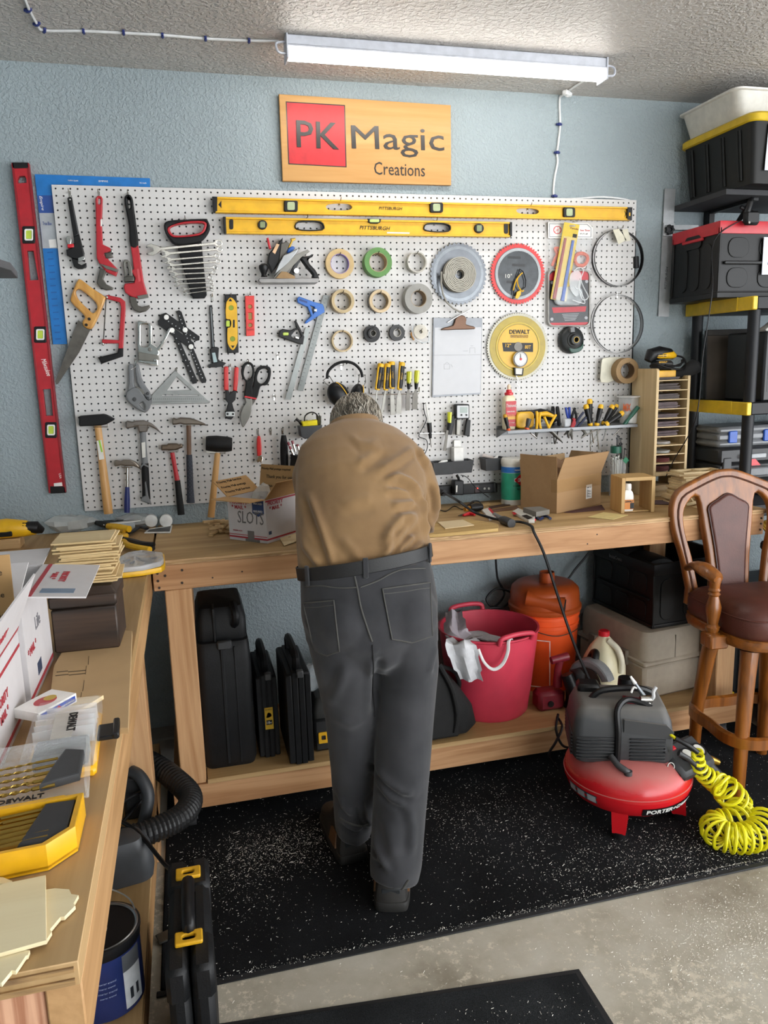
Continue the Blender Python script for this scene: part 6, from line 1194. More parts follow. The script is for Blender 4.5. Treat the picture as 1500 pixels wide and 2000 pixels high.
# glue jug
t =thing('glue_jug','translucent white glue jug with a red cap','jug',(2.03,-.45,ZL),rz=25); JG =mt('#d8cfae',.35,var=.04)
ob(MB().loft([[(x*s,y*s,z) for x,y in rrect(-.08,-.08,.08,.08,.05,6)] for s,z in ((.92,0),(.99,.008),(1,.10),(.96,.104),(.96,.116),(1,.12),(.99,.16),(.86,.20),(.62,.245),(.36,.275),(.25,.285),(.24,.292))]),'body',JG,t); ob(MB().lathe([(.021,.289),(.023,.291),(.023,.308),(.019,.312),(.001,.312)],n=20),'cap',REDT,t)
ob(MB().tube(sm([(-.012,-.03,.278),(-.005,-.070,.25),(0,-.088,.20),(0,-.086,.15)],5,False),.013,10),'handle',mt('#dcd6bf',.35),t); ob(MB().plate([(-.02,.01),(.075,.01),(.075,.085),(-.02,.085)],.0015,frame((0,-.0812,0),FX,FZ)),'label',mt('#b9b3a6',.5),t); ob(MB().plate([(-.02,.065),(.075,.065),(.075,.085),(-.02,.085)],.0015,frame((0,-.0818,0),FX,FZ)),'red_band',mt('#8f1f28',.4),t); ob(MB().plate([(-.02,.045),(.075,.045),(.075,.064),(-.02,.064)],.0015,frame((0,-.0818,0),FX,FZ)),'gold_band',mt('#c79a2a',.4),t); txt('Premium Wood Glue',(-.015,-.0824,.07),FX,FZ,WHT,t,w=.08)
# tan chest and black crate on it
TAN3 =mt('#a79b8a',.55,var=.06); t =thing('tan_chest','tan plastic storage chest with latches under the bench','chest',(2.185,-.515,ZL),rz=8); CW,CD_ =.46,.45
ob(MB().box(0,CW,0,CD_,0,.155,.014),'lower_shell',TAN3,t); ob(MB().box(-.006,CW +.006,-.006,CD_ +.006,.150,.172,.006),'seam_rim',TAN3,t); ob(MB().loft([[(CW/2 +x*s,CD_/2 +y*s,z) for x,y in rrect(-CW/2,-CD_/2,CW/2,CD_/2,.04)] for s,z in ((1,.17),(1,.24),(.985,.275),(.95,.295),(.90,.300))]),'lid',TAN3,t)
for y in (.10,.31): ob(MB().box(-.016,.004,y,y +.05,.125,.195,.004),'latch',mt('#7b7265',.5),t)
for x in (.16,.30): ob(MB().box(x,x +.003,-.0015,.01,.17,.27),'groove',mt('#6f675b',.6),t)
t,CB =crate('folding_crate','black folding crate standing open on the tan chest',(2.245,-.47,ZL +.301),5,.42,.42,.275,mt('#101011',.45,spec=.35))
for y in (.09,.21,.33):
    for z in (.065,.185): ob(MB().plate(rrect(y - .045,z - .045,y +.045,z +.04,.02),.006,frame((-.004,.42,0),(0,-1,0),FZ),.002),'panel_bump',CB,t)
ob(MB().box(-.012,-.002,.02,.40,.115,.128,.003),'hinge_bar',CB,t)
for x in (.07,.19,.31): ob(MB().plate(rrect(x - .035,.03,x +.035,.21,.034),.006,frame((0,-.004,0),FX,FZ),.002),'panel_bump',CB,t)
txt('InstaCrate',(-.0075,.30,.245),(0,-1,0),FZ,mt('#77797c',.5),t,w=.09)
ob(MB().plate(sm([(.02,0),(.18,0),(.2,.08),(.14,.12),(.05,.10)],3),.2,TR(2.33,-.22,ZL +.41)@frame((0,0,0),FX,FZ),.02),'dark_bundle',mt('#2d2e30',.6),None,'dark grey bundle lying inside the open black crate','bundle')
# black tool bag
BAG =mt('#121212',.85,var=.25,bmp=.5,bscale=120); t =thing('tool_bag','slumped black canvas tool bag partly behind the man','tool bag',(1.215,-.455,ZL)); RG =[]
for s,yy,z,dx in ((.98,1,0,0),(1.06,1.05,.03,.01),(1.0,1,.10,0),(.86,.85,.18,-.03),(.70,.65,.26,-.07),(.52,.45,.315,-.10),(.42,.25,.335,-.11)): RG.append([(x*s +dx +.012*math.sin(9*z +7*y),y*yy,z +.012*math.sin(14*x)) for x,y in rrect(-.19,-.12,.19,.12,.05,5)])
ob(MB().loft(RG),'body',BAG,t); ob(MB().tube(sm([(.06,-.08,.29),(.10,-.11,.20),(.115,-.13,.10),(.10,-.14,.03)],4,False),.010,8),'strap',BAG,t); ob(MB().tube(sm([(.0,-.07,.30),(.12,-.05,.25),(.17,0,.17),(.18,.04,.10)],4,False),.008,8),'piping',BAG,t); ob(MB(TR(-.03,-.108,.12,rz=-8,rx=-12)).box(-.02,.03,-.004,.002,-.02,.02,.001),'leather_patch',mt('#8d7549',.7),t); ob(MB(TR(.04,-.118,.07,rx=-14)).box(-.07,.08,-.012,.004,-.06,.07,.008),'pocket',BAG,t)
# plate joiner and circular saw
MAR =mt('#7d1f2d',.4); t =thing('power_tool','dark red power tool with a black grip beside the bucket','power tool',(1.842,-.445,ZL)); ob(MB().box(-.12,.0,-.04,.04,.0,.085,.015),'motor_body',MAR,t); ob(MB().tube([(-.02,-.02,.21),(-.03,-.02,.17),(-.03,-.02,.10)],[.016,.015,.02],10),'upper_handle',MAR,t); ob(MB().tube([(-.06,-.02,.215),(.015,-.02,.225)],[.016,.018],10),'handle_top',MAR,t); ob(MB().tube([(-.01,-.06,.165),(.01,-.075,.10),(.035,-.09,.02)],[.024,.026,.017],14),'grip',BLK,t); ob(MB().cyl((-.07,-.045,.035),(-.07,-.036,.035),.013,n=14),'knob',BLK,t); ob(MB().tube([(.035,-.09,.02),(.04,-.10,.005),(.045,-.12,.008)],[.014,.012,.006],10),'cord_end',MAR,t)
t =thing('circular_saw','grey and black circular saw standing beside the glue jug','power saw',(1.895,-.50,ZL)); GS =mt('#7d7e80',.4); RG =[(.10*math.cos(a),.10*math.sin(a)) for a in [pi*(.1 +k*.08) for k in range(15)]]
F0 =TR(.02,-.03,.125,rz=-62)@frame((0,0,0),FX,FZ); ob(MB().plate([RG +[(x*.62,y*.62) for x,y in reversed(RG)]],.05,F0,.01),'blade_guard',GS,t); ob(MB().plate([circ(0,0,.066,30),circ(0,0,.01,8)],.004,TR(.015,-.028,.125,rz=-62)@frame((0,0,0),FX,FZ)),'blade',DST,t); ob(MB().box(-.02,.08,-.02,.07,.09,.18,.02),'motor',mt('#2b2b2d',.45),t); ob(MB().tube(sm([(.06,.05,.17),(.08,.04,.22),(.07,-.0,.235),(.05,-.02,.2)],4,False),.016,10),'handle',BLK,t); ob(MB().box(-.05,.10,-.07,.08,0,.006,.001),'base_plate',mt('#2a2320',.5,.5),t); ob(MB().box(.03,.07,-.075,-.05,.05,.075,.004),'yellow_tag',mt('#d0a022',.4),t); ob(MB().box(-.04,-.02,-.05,.05,.006,.10,.004),'bracket',mt('#2a2320',.5,.5),t)
ob(MB().tube(sm([atY(u,v,y) for u,v,y in ((1088,1400,-.56),(1098,1420,-.61),(1085,1450,-.64),(1072,1475,-.66),(1088,1500,-.67))],5,False),.005,8).tube(sm([atY(u,v,y) for u,v,y in ((1090,1395,-.56),(1086,1425,-.615),(1098,1455,-.64),(1120,1462,-.66),(1150,1466,-.7))],5,False),.005,8),'black_cable',BLK,None,'black power tool cords hanging over the edge of the lower shelf','cable')

# ---------------------------------------------------------------- air compressor
t =thing('air_compressor','red pancake air compressor with a grey motor shroud on the mat','compressor',(1.852,-.93,.0105)); RT =dusty('#c01a22','#a86f68',.2)

ob(MB().lathe([(.02,.052),(.10,.056),(.17,.072),(.205,.098),(.219,.130),(.221,.148),(.221,.158),(.219,.176),(.205,.208),(.17,.236),(.12,.252),(.05,.258),(.001,.259)],n=56),'tank',RT,t); ob(MB().lathe([(.2205,.146),(.2235,.148),(.2235,.158),(.2205,.160)],n=56,cap=False),'seam_band',RT,t)
for a in (-128,-35,90):
    M =TR(rz=a); f =ob(MB(M).add([(.13,-.028,.09),(.20,-.028,.115),(.205,-.022,.02),(.16,-.022,.02),(.13,.028,.09),(.20,.028,.115),(.205,.022,.02),(.16,.022,.02)],[(0,1,2,3),(4,7,6,5),(0,4,5,1),(1,5,6,2),(2,6,7,3),(3,7,4,0)]),'foot',RT,t); ob(MB(M).tube([(.183,0,.0),(.183,0,.022)],.026,14),'rubber_pad',BLK,f)
def shr(L,T): return MB(T).loft(L)
SHR =dusty('#3c3d3f','#7d7973',.5,.55); T0 =TR(-.03,.02,.235,rz=-22)
ob(MB(T0).loft([[(x*sx,y*sy,z) for x,y in rrect(-.17,-.125,.17,.125,.035,5)] for sx,sy,z in ((.93,.93,0),(1,1,.02),(1,1,.10),(.96,.95,.15),(.86,.82,.19),(.78,.7,.20))]),'shroud',SHR,t)
fins =MB(T0)
for k in range(7):
    z =.018 +k*.0125; fins.box(-.16,-.03,-.131,-.120,z,z +.006,.002); fins.box(.02,.14,-.131,-.120,z,z +.006,.002); fins.box(-.176,-.165,-.10,.10,z,z +.006,.002)
ob(fins,'cooling_fin',mt('#2a2b2d',.5),t); ob(MB(T0).loft([[(x,-.127,z) for x,z in ((.0,.12),(.155,.10),(.165,.125),(.14,.15),(.0,.165))],[(x,-.118,z) for x,z in ((.0,.12),(.155,.10),(.165,.125),(.14,.15),(.0,.165))]]),'shroud_ridge',SHR,t)
ob(MB(T0).tube(sm([(-.02,-.126,.01),(-.02,-.130,.12),(-.02,-.11,.20),(.03,-.07,.215),(.12,-.09,.17),(.14,-.12,.05)],5,False),.011,8),'roll_bar',BLK,t); ob(MB(T0).tube(sm([(-.10,-.02,.19),(-.06,-.02,.225),(.06,.0,.228),(.12,.02,.20)],5,False),.012,8),'carry_handle',BLK,t); ob(MB(T0).box(-.14,-.06,.02,.09,.19,.225,.01),'top_box',BLK,t); ob(MB(T0).tube([(.04,.10,.17),(.04,.10,.225)],[.03,.026],16),'air_filter',BLK,t)
ob(MB(T0@TR(.06,-.045,.197,ry=6)).box(-.05,.08,-.028,.03,0,.004,.001),'decal',mt('#6b2126',.4),t); txt('150 MAX PSI',T0@Vector((-.06,-.075,.196)),T0.to_3x3()@Vector((1,0,-.05)),T0.to_3x3()@Vector((0,1,.15)),LBL,t,w=.10,h=.016)
PX0 =TR(.15,-.095,.205,rz=18) ; pn =ob(MB(PX0@TR(rx=28)).box(-.085,.095,-.07,.06,0,.055,.014),'control_panel',mt('#343537',.5),t)
for x in (-.01,.05): ob(MB(PX0@TR(rx=28)@TR(x,-.01,.053)).lathe([(.024,0),(.026,.006),(.022,.010),(.001,.010)],n=22),'gauge',mt('#c3c1ba',.3),pn); ob(MB(PX0@TR(rx=28)@TR(x,-.01,.055)).ring(.027,.0215,.010),'gauge_rim',BLK,pn)
ob(MB(PX0@TR(rx=28)).cyl((.07,-.055,.025),(.10,-.11,.0),.020,n=16),'regulator_knob',BLK,t); ob(MB(PX0@TR(rx=28)).box(-.05,-.03,.025,.04,.053,.062,.002),'power_switch',REDT,t); ob(MB(PX0@TR(rx=28)).tube([(.085,-.02,.02),(.12,-.04,.01),(.15,-.055,.0)],[.013,.015,.011],12),'quick_coupler',BRASS,t)
ob(MB().tube(sm([(-.12,-.09,.27),(-.115,-.125,.255),(-.10,-.145,.245),(-.09,-.15,.235)],4,False),.011,10).tube([(-.09,-.15,.228),(-.09,-.15,.243)],.014,10),'discharge_pipe',mt('#3a3a3c',.5),t); ob(MB(TR(.07,-.155,.235,rx=70)).ring(.014,.011,.003),'safety_ring',STL,t)
def tankdecal(a0,a1,z0,z1,mat,nm,r=.2225):
    n =10; V =[(r*math.cos(R(a0 +(a1 - a0)*k/n)),r*math.sin(R(a0 +(a1 - a0)*k/n)),z) for z in (z0,z1) for k in range(n +1)]; return ob(MB().add(V,[(k,k +1,n +2 +k,n +1 +k) for k in range(n)]),nm,mat,t)
# the brand plate hugs the lower curve of the tank at the front right
def lower(a,z): 
    f =(z - .098)/(.130 - .098); return (.2062 +(.2205 - .2062)*max(0,min(1,f)))
def cdecal(a0,a1,z0,z1,mat,nm,off=.0012):
    n =12; V =[((lower(0,z) +off)*math.cos(R(a0 +(a1 - a0)*k/n)),(lower(0,z) +off)*math.sin(R(a0 +(a1 - a0)*k/n)),z) for z in (z0,z1) for k in range(n +1)]; return ob(MB().add(V,[(k,k +1,n +2 +k,n +1 +k) for k in range(n)]),nm,mat,t)
cdecal(-108,-48,.099,.130,BLK,'brand_plate'); cdecal(-184,-148,.115,.145,mt('#3b3f44',.4),'warning_label')
for k in range(3): cdecal(-182 +k*12,-173 +k*12,.118,.142,mt('#a9adb2',.4),'warning_panel',.0018)
A0 =R(-78); tb =txt('PORTER+CABLE',(0,0,0),FX,(0,1,0),WHT,t,w=.195,h=.019,align='C',bold=.025,depth=.0006,mb=MB())
tb.v =[Vector(((lower(0,.1145 +p.y) +.0019 +p.z)*math.cos(A0 +p.x/.215),(lower(0,.1145 +p.y) +.0019 +p.z)*math.sin(A0 +p.x/.215),.1145 +p.y)) for p in tb.v]; ob(tb,'lettering',WHT,t)
# blow gun and yellow hose
t =thing('blow_gun','silver air blow gun resting on the compressor','blow gun',(1.9,-.93,.44),world=True)
def am(u,v,y): return atY(*Mm((u,v))[0],y)
ob(MB().tube([am(660,190,-.96),am(690,235,-.97)],[.004,.007],8),'white_tip',WHT,t); ob(MB().tube([am(690,235,-.97),am(735,300,-.98),am(755,345,-.99)],[.006,.009,.014],10),'barrel',mt('#6f7276',.3,.8),t); ob(MB().tube([am(720,330,-.99),am(790,330,-1.0)],.014,10).tube([am(760,340,-.99),am(770,370,-1.0)],.013,10),'valve_body',CHR,t)
ob(MB().tube(sm([am(770,345,-1.0),am(800,320,-1.01),(am(800,285,-1.01)),am(818,255,-1.01)],4,False),[.006]*13,8),'trigger',mt('#c7c8ca',.4),t); ob(MB().tube(sm([am(665,290,-.97),am(680,258,-.97),am(700,262,-.975)],4,False),.004,6),'hang_hook',WHT,t); ob(MB().tube([am(762,365,-1.0),am(830,460,-1.03)],[.010,.011],12),'brass_coupler',BRASS,t)
YH =mt('#e4dc1c',.35); t =thing('coiled_air_hose','bright yellow coiled air hose lying on the mat','hose',(2.12,-1.2,.01),world=True)
lead =[am(825,455,-1.03),am(870,515,-1.06),am(935,570,-1.10),am(1010,610,-1.12),am(1070,655,-1.13)]; ob(MB().tube(sm(lead[:3],5,False),.0055,8),'lead',YH,t); ob(MB().tube(sm(lead[2:],5,False),.0085,10),'strain_relief',BLK,t)
def helix(axis,r0,turns,n=18):
    P =sm([Vector(a) for a in axis],12,False); out =[]; N =int(turns*n)
    for k in range(N +1):
        f =k/N*(len(P) - 1); i =min(int(f),len(P) - 2); c =P[i].lerp(P[i +1],f - i); d =(P[i +1] - P[i]).normalized(); e1 =d.cross(Vector((0,0,1))).normalized(); e2 =e1.cross(d); r =r0(k/N); a =2*pi*k/n
        out.append(c +e1*r*math.cos(a) +e2*r*math.sin(a))
    return out
hz =.052; ctrl =[am(1070,655,-1.13),am(1085,760,-1.10),am(1170,830,-1.09),am(1240,880,-1.12)] +[atZ(*Mm(q)[0],hz) for q in ((1320,985),(1290,1080),(1180,1100),(1210,1160),(1330,1180),(1440,1150),(1480,1060))]
ob(MB().tube(helix(ctrl,lambda f: .014 +.03*min(1,f*3.2) if f<.3 else .046,34),.0062,7),'coil',YH,t)
ob(MB().tube([am(955,660,-1.12),am(1010,690,-1.13),am(1075,750,-1.12),am(1160,830,-1.10)],[.010,.009,.007,.006],10),'end_fitting',mt('#2a2a2b',.5),t)

# ---------------------------------------------------------------- swivel bar stool
WD =wood('#6c3c10','#a3601f','Z',.9,.34,4,coat=.3); WDX =wood('#6c3c10','#a3601f','X',.9,.34,4,coat=.3); LEA =mt('#52291f',.45,var=.16,scale=14,bmp=.25,bscale=160)
SX,SY =2.435,-.87; t =thing('bar_stool','wooden swivel bar stool with a brown leather seat and arms','stool',(SX,SY,.0105),rz=-4)
for sx,sy in ((-1,-1),(1,-1),(-1,1),(1,1)):
    ob(MB().tube([(sx*.155,sy*.145,0),(sx*.150,sy*.14,.25),(sx*.13,sy*.12,.46),(sx*.115,sy*.105,.56)],[.022,.026,.030,.033],10),'leg',WD,t)
ring =[(x,y,.235) for x,y in [(.205*math.cos(a)*(1 +.10*math.cos(4*a +pi)),.195*math.sin(a)*(1 +.10*math.cos(4*a +pi))) for a in [2*pi*k/48 for k in range(48)]]]
ob(MB().loft([[Vector(p)*s +Vector((0,0,dz)) for s,dz in ((1.07,-.022),(1.07,.016),(1.0,.022),(.93,.016),(.93,-.022))] for p in [Vector((x,y,0)) +Vector((0,0,0)) for x,y,z in ring]],TR(z=.235),closed=True),'foot_ring',WD,t)
ob(MB().cyl((0,0,.545),(0,0,.60),.09,n=24),'swivel',BLK,t)
def seat(s,x,y): return (x*s,y*s)
so =sm([(-.19,.18),(-.205,.0),(-.195,-.13),(-.135,-.20),(0,-.22),(.135,-.20),(.195,-.13),(.205,0),(.19,.18),(0,.20)],4)
ob(MB().loft([[(p[0]*s,p[1]*s,z) for p in so] for s,z in ((.93,.585),(1.0,.592),(1.02,.61),(1.0,.622),(1.01,.63))]),'seat_rail',WDX,t); ob(MB().loft([[(p[0]*s,p[1]*s,z +dz*(1 - (p[1]/.22))*.5) for p in so] for s,z,dz in ((.96,.625,0),(1.0,.645,0),(1.0,.685,0),(.97,.705,.01),(.88,.725,.015),(.6,.74,.015),(.2,.745,.01))]),'cushion',LEA,t)
ob(MB().tube([(p[0]*.985,p[1]*.985,.700) for p in so],.004,6,closed=True),'piping',LEA,t)
bt =lambda x,z: (x,.17 +(z - .62)*.16,z)
FB =frame(bt(0,.62),FX,Vector((0,.16,1)))
hoop =[(-.165,.02),(-.185,.10),(-.205,.22),(-.235,.33),(-.24,.42),(-.21,.485),(-.13,.525),(-.05,.555),(0,.56)]; hoopi =[(-.125,.02),(-.14,.10),(-.16,.22),(-.185,.32),(-.188,.40),(-.165,.44),(-.115,.465),(-.085,.47)]
full =hoop +[(-x,z) for x,z in reversed(hoop[:-1])]
spl_o =[(-.06,.0),(-.075,.10),(-.085,.22),(-.105,.34),(-.118,.46),(-.06,.49),(0,.505)]; sp_full =spl_o +[(-x,z) for x,z in reversed(spl_o[:-1])]
hole_l =[(-.125,.02),(-.14,.10),(-.16,.22),(-.185,.32),(-.188,.395),(-.165,.44),(-.125,.455),(-.108,.34),(-.092,.22),(-.082,.10),(-.07,.02)]
ob(MB().plate([sm(full,3),sm(hole_l,3),sm([(-x,z) for x,z in reversed(hole_l)],3)],.035,FB@TR(z=.0),.011,res=3),'back_frame',WD,t)
pad =[(-.045,.02),(-.055,.12),(-.066,.25),(-.082,.37),(-.084,.415),(-.045,.44),(0,.462)]; padf =pad +[(-x,z) for x,z in reversed(pad[:-1])]; ob(MB().plate(sm(padf,3),.02,FB@TR(z=.012),.010,res=3),'back_pad',LEA,t); ob(MB().tube([FB@Vector((x,z,.004)) for x,z in sm(padf,3)],.004,6,closed=True),'pad_piping',mt('#3c1c16',.4),t)
gr =[(-.155,.03),(-.172,.14),(-.20,.28),(-.215,.38),(-.195,.455),(-.12,.495),(-.04,.525),(0,.53)]; gf =gr +[(-x,z) for x,z in reversed(gr[:-1])]; ob(MB().tube([FB@Vector((x,z,.001)) for x,z in sm(gf,3,False)],.004,6),'carved_line',mt('#4a2410',.4),t)
for sx in (-1,1):
    arm =[(sx*.19,.19,.80),(sx*.215,.10,.835),(sx*.245,.0,.850),(sx*.238,-.08,.832)]; ob(MB().tube(sm(arm,5,False),[.016,.018,.020,.021,.022,.024,.026,.028,.030,.032,.034,.035,.034,.032,.028,.02],12,flat=.7),'arm',WD,t)
    ob(MB(TR(sx*.238,-.06,.575)).lathe([(.027,0),(.027,.05),(.019,.055),(.024,.065),(.026,.075),(.018,.085),(.021,.10),(.026,.13),(.027,.15),(.020,.175),(.016,.19),(.022,.197),(.016,.204),(.022,.212),(.017,.22),(.022,.25),(.022,.262)],n=18),'arm_post',WD,t); ob(MB().box(sx*.228 - .036,sx*.228 +.036,-.095,-.025,.572,.625,.006),'post_block',WD,t)
# corner of things at the far right
ob(MB().tube(sm([(2.70,-.56,.90),(2.74,-.58,.93),(2.80,-.58,.92),(2.86,-.58,.86)],10,False),[.036 +.003*(k%2) for k in range(31)],14),'vacuum_hose',mt('#c2a84a',.5),None,'ribbed tan vacuum hose end beyond the bench corner','hose')
t =thing('storage_tote','dark grey tote with a lid on the floor behind the stool','tote',(3.03,-.66,0)); ob(MB().box(-.27,.27,-.17,.17,0.0005,.80,.02),'body',mt('#34383d',.5),t); ob(MB().box(-.285,.285,-.185,.185,.80,.84,.01),'lid',mt('#3b3f45',.5),t)
# ================================================================ cases under the bench at the left
CASE =mt('#121315',.55,var=.2,bmp=.25,bscale=220,spec=.35); YLT =mt('#d9a520',.4)
t =thing('tool_case','tall black moulded tool case standing under the bench next to the leg','tool case',(.47,-.36,ZL)); 
ob(MB().loft([[(x*s,y*s2,z) for x,y in rrect(-.095,-.19,.095,.19,.03)] for s,s2,z in ((.92,.93,0),(1,1,.03),(1,1,.40),(.97,.95,.46),(.95,.9,.475))]),'body',CASE,t); ob(MB().loft([[(x*s,y*s2,z) for x,y in rrect(-.095,-.17,.095,.17,.03)] for s,s2,z in ((.90,.88,.475),(.93,.9,.49),(.93,.88,.55),(.80,.72,.59),(.6,.5,.60))]),'upper_shell',CASE,t)
ob(MB().box(-.012,.0,-.194,-.18,.02,.46,.002).box(.035,.040,-.193,-.18,.02,.46,.001).box(-.03,-.02,-.16,.1,.47,.598,.002),'seam_ridge',CASE,t); ob(MB().tube(sm([(.045,-.15,.53),(.05,-.175,.55),(.05,-.175,.58),(.045,-.13,.60)],4,False),.014,8),'handle',CASE,t); ob(MB().box(-.02,.03,-.196,-.175,.455,.485,.004),'latch',mt('#3a3b3d',.5),t)
def slim(label,x,y,W,D,H,lean=0,sticker=False,z0=ZL):
    t =thing('tool_case',label,'tool case',(x,y,z0)); M =TR(rx=-lean)
    mb =MB(M)
    mb.box(-W/2 +.002,W/2 - .002,-D/2 +.003,D/2 - .003,.004,H - .004,.006)
    for k in range(4): mb.box(-W/2 +k*W/4 +.0012,-W/2 +(k +1)*W/4 - .0012,-D/2,D/2,.0 if k in (1,2) else .006,H if k in (1,2) else H - .010,.0025)
    ob(mb,'shell',CASE,t); ob(MB(M).box(-.004,.02,-D/2 - .006,-D/2 +.02,H - .02,H +.006,.003),'latch',mt('#5a5b5d',.3,.3),t); ob(MB(M).tube(sm([(0,-D/2 +.05,H),(0,-D/2 +.05,H +.05),(0,D/2 - .05,H +.05),(0,D/2 - .05,H)],4,False),.014,8),'handle',CASE,t)
    if sticker:
        ob(MB(M).box(-.012,.018,-D/2 - .0022,-D/2,H*.35,H*.35 +.085),'sticker',mt('#cfa526',.4),t); ob(MB(M).box(-.008,.014,-D/2 - .0026,-D/2,H*.35 +.018,H*.35 +.036),'sticker_panel',BLK,t); txt('18v',M@Vector((-.006,-D/2 - .003,H*.35 +.022)),FX,M.to_3x3()@Vector((0,0,1)),WHT,t,w=.018); ob(MB(M).plate(sm([(-.006,0),(.012,.004),(.010,.016),(.0,.02),(-.004,.01)],2),.001,frame((0,-D/2 - .0022,H*.35 +.046),FX,FZ)),'tool_print',BLK,t); txt('REVERSE',M@Vector((-.009,-D/2 - .0026,H*.35 +.076)),FX,M.to_3x3()@Vector((0,0,1)),BLK,t,w=.024)
    return t
slim('slim black tool case with a yellow sticker between two other cases',.615,-.375,.078,.28,.325,0,True); slim('dusty black tool case standing on the shelf edge left of the man',.722,-.45,.092,.30,.355)
t =thing('tool_case','low black tool box with yellow latches behind the man','tool box',(.868,-.405,ZL)); ob(MB().box(-.09,.10,-.13,.13,0,.135,.012),'body',mt('#242526',.45),t); ob(MB().loft([[(x*s,y*s,z) for x,y in rrect(-.09,-.13,.10,.13,.02)] for s,z in ((1.02,.137),(1.02,.16),(.85,.205),(.8,.21))]),'lid',mt('#2b2b29',.45),t)
for x,z,y in ((-.055,.06,-.136),(.015,.06,-.136),(-.02,.165,-.115),(.02,.118,-.137)): ob(MB().plate([rrect(x - .018,z - .022,x +.018,z +.022,.003),rrect(x - .007,z - .009,x +.009,z +.009,.002)],.006,frame((0,y,0),FX,FZ),.001),'latch',YLT,t)
t =thing('plastic_wrap','crumpled clear plastic wrap above the yellow latched tool box','plastic bag',(.80,-.47,ZL +.22)); ob(crumple((0,.02,.05),.055,9,9,(1,.7,1)),'film',clear('#c9d0d4',.06,.3),t,ang=10)

# ---------------------------------------------------------------- mail box marked SLOTS
def fit(q,z=ZB): return atZ(*q,z)
a =fit(D_((160,1215))[0]); b =fit(D_((400,1245))[0]); c =fit(D_((580,1180))[0]); W =(b - a).length; D =.18; th =math.degrees(math.atan2(b.y - a.y,b.x - a.x)); HB =atY(*D_((388,970))[0],b.y).z - ZB
cx =b.x - math.cos(R(th))*W/2 - math.sin(R(th))*D/2; cy =b.y - math.sin(R(th))*W/2 +math.cos(R(th))*D/2
MWH =mt('#c9c5c6',.6,var=.03); MRD =mt('#a8323c',.5); MBR =wood('#9c7648','#b28c5c','X',.3,.8,2)
t =thing('mail_box','open white mailing carton marked SLOTS in pencil on the bench','box',(cx,cy,ZB),rz=th); carton(t,W,D,HB,.0035,MWH); ob(MB().box(-W/2 +.0036,W/2 - .0036,-D/2 +.0036,D/2 - .0036,.0036,.03),'contents',MBR,t)
fl =[flap(t,'f',W,D,HB,.085,88,MBR),flap(t,'r',W,D,HB,.085,40,MBR),flap(t,'l',W,D,HB,.085,52,MBR),flap(t,'b',W,D,HB,.10,12,MBR)]
yf =-D/2 - .0004
def face(body,x,z,w,mat,**kw): txt(body,(x,yf,z),FX,FZ,mat,t,w=w,**kw)
face('PRIORITY',-W/2 +.012,HB - .022,.085,MRD,bold=.015); face('* MAIL *',-W/2 +.02,HB - .040,.07,MRD,bold=.015); face('SLOTS',-W/2 +.045,HB*.42,.125,mt('#6b6868',.7),h=.045,shear=.1); face('MAILING BOX',-W/2 +.02,.034,.045,MRD)
[ob(MB().box(-W/2,W/2,yf - .0003,-D/2,z,z +h),'red_stripe',MRD,t) for z,h in ((.010,.006),(.021,.0025))]; ob(MB().plate([(.028,HB - .002),(.082,HB - .002),(.082,HB - .05),(.055,HB - .062),(.028,HB - .05)],.0006,frame((0,yf - .0003,0),FX,FZ)),'blue_shield',mt('#27406f',.5),t); face('TRACKED',.034,HB - .018,.042,WHT,depth=.001); face('INSURED',.034,HB - .046,.042,WHT,depth=.001); ob(MB().box(.0,.03,yf - .001,-D/2,.0,.04).box(-.012,.055,yf - .0012,-D/2,.0,.010),'duct_tape',mt('#6f6c6a',.4),t)
xr =W/2 +.0004
def faceR(body,y,z,w,mat,**kw): txt(body,(xr,y,z),(0,1,0),FZ,mat,t,w=w,**kw)
faceR('PRIORITY',-D/2 +.012,HB - .022,.085,MRD,bold=.015); faceR('* MAIL *',-D/2 +.02,HB - .040,.07,MRD,bold=.015); [ob(MB().box(W/2,xr +.0003,-D/2,D/2,z,z +.006),'red_stripe',MRD,t) for z in (HB - .008,.010)]; ob(MB().box(W/2,xr +.0003,-D/2 +.01,-D/2 +.025,.03,.042),'eagle_mark',mt('#2b3a55',.5),t)
PRT =mt('#33281c',.8)
def flaptext(fo,M,rows,w):
    for k,(s,x,z) in enumerate(rows): txt(s,M@Vector((x,.0036,z)),M.to_3x3()@Vector((-1,0,0)),M.to_3x3()@Vector((0,0,1)),PRT,fo,w=w,name='print')
Mb =TR(0,D/2,HB,rz=180)@Matrix.Rotation(R(12),4,'X'); flaptext(fl[3],Mb,(('Priority Mail postage required',.085,.078),('Thank you for using',.06,.045),('Priority Mail postage required',.085,.012)),.14)
Ml =TR(-W/2,0,HB,rz=-90)@Matrix.Rotation(R(52),4,'X'); flaptext(fl[2],Ml,(('Priority Mail Service',.08,.065),('Priority Mail postage',.08,.038),('Priority Mail Service',.08,.012)),.13)
ob(crumple((cx +.01,cy +.05,ZB +HB*.9),.045,9,31,(1,.7,1.1)),'plastic_bag',clear('#e0dcd4',.1,.35),None,'crumpled clear plastic bag sticking out behind the SLOTS carton','plastic bag',ang=10)
random.seed(21); SCR =wood('#b08c5c','#d4b486','X',1.5,.7,3)
for k in range(26):
    q =atZ(*D_((random.uniform(40,150),random.uniform(1150,1190)))[0],ZB); lay =k // 7
    ob(MB(TR(q.x +random.uniform(-.01,.02),q.y +random.uniform(-.02,.03),ZB +.0055 +lay*.009,rz=random.uniform(0,180),ry=random.uniform(-6,6))).box(-.028,.028,-.0065,.0065,-.004,.004,.0006),'wood_offcut',SCR,None,'small pale wood offcut in the heap left of the SLOTS carton','wood offcut','heap of small wood offcuts')
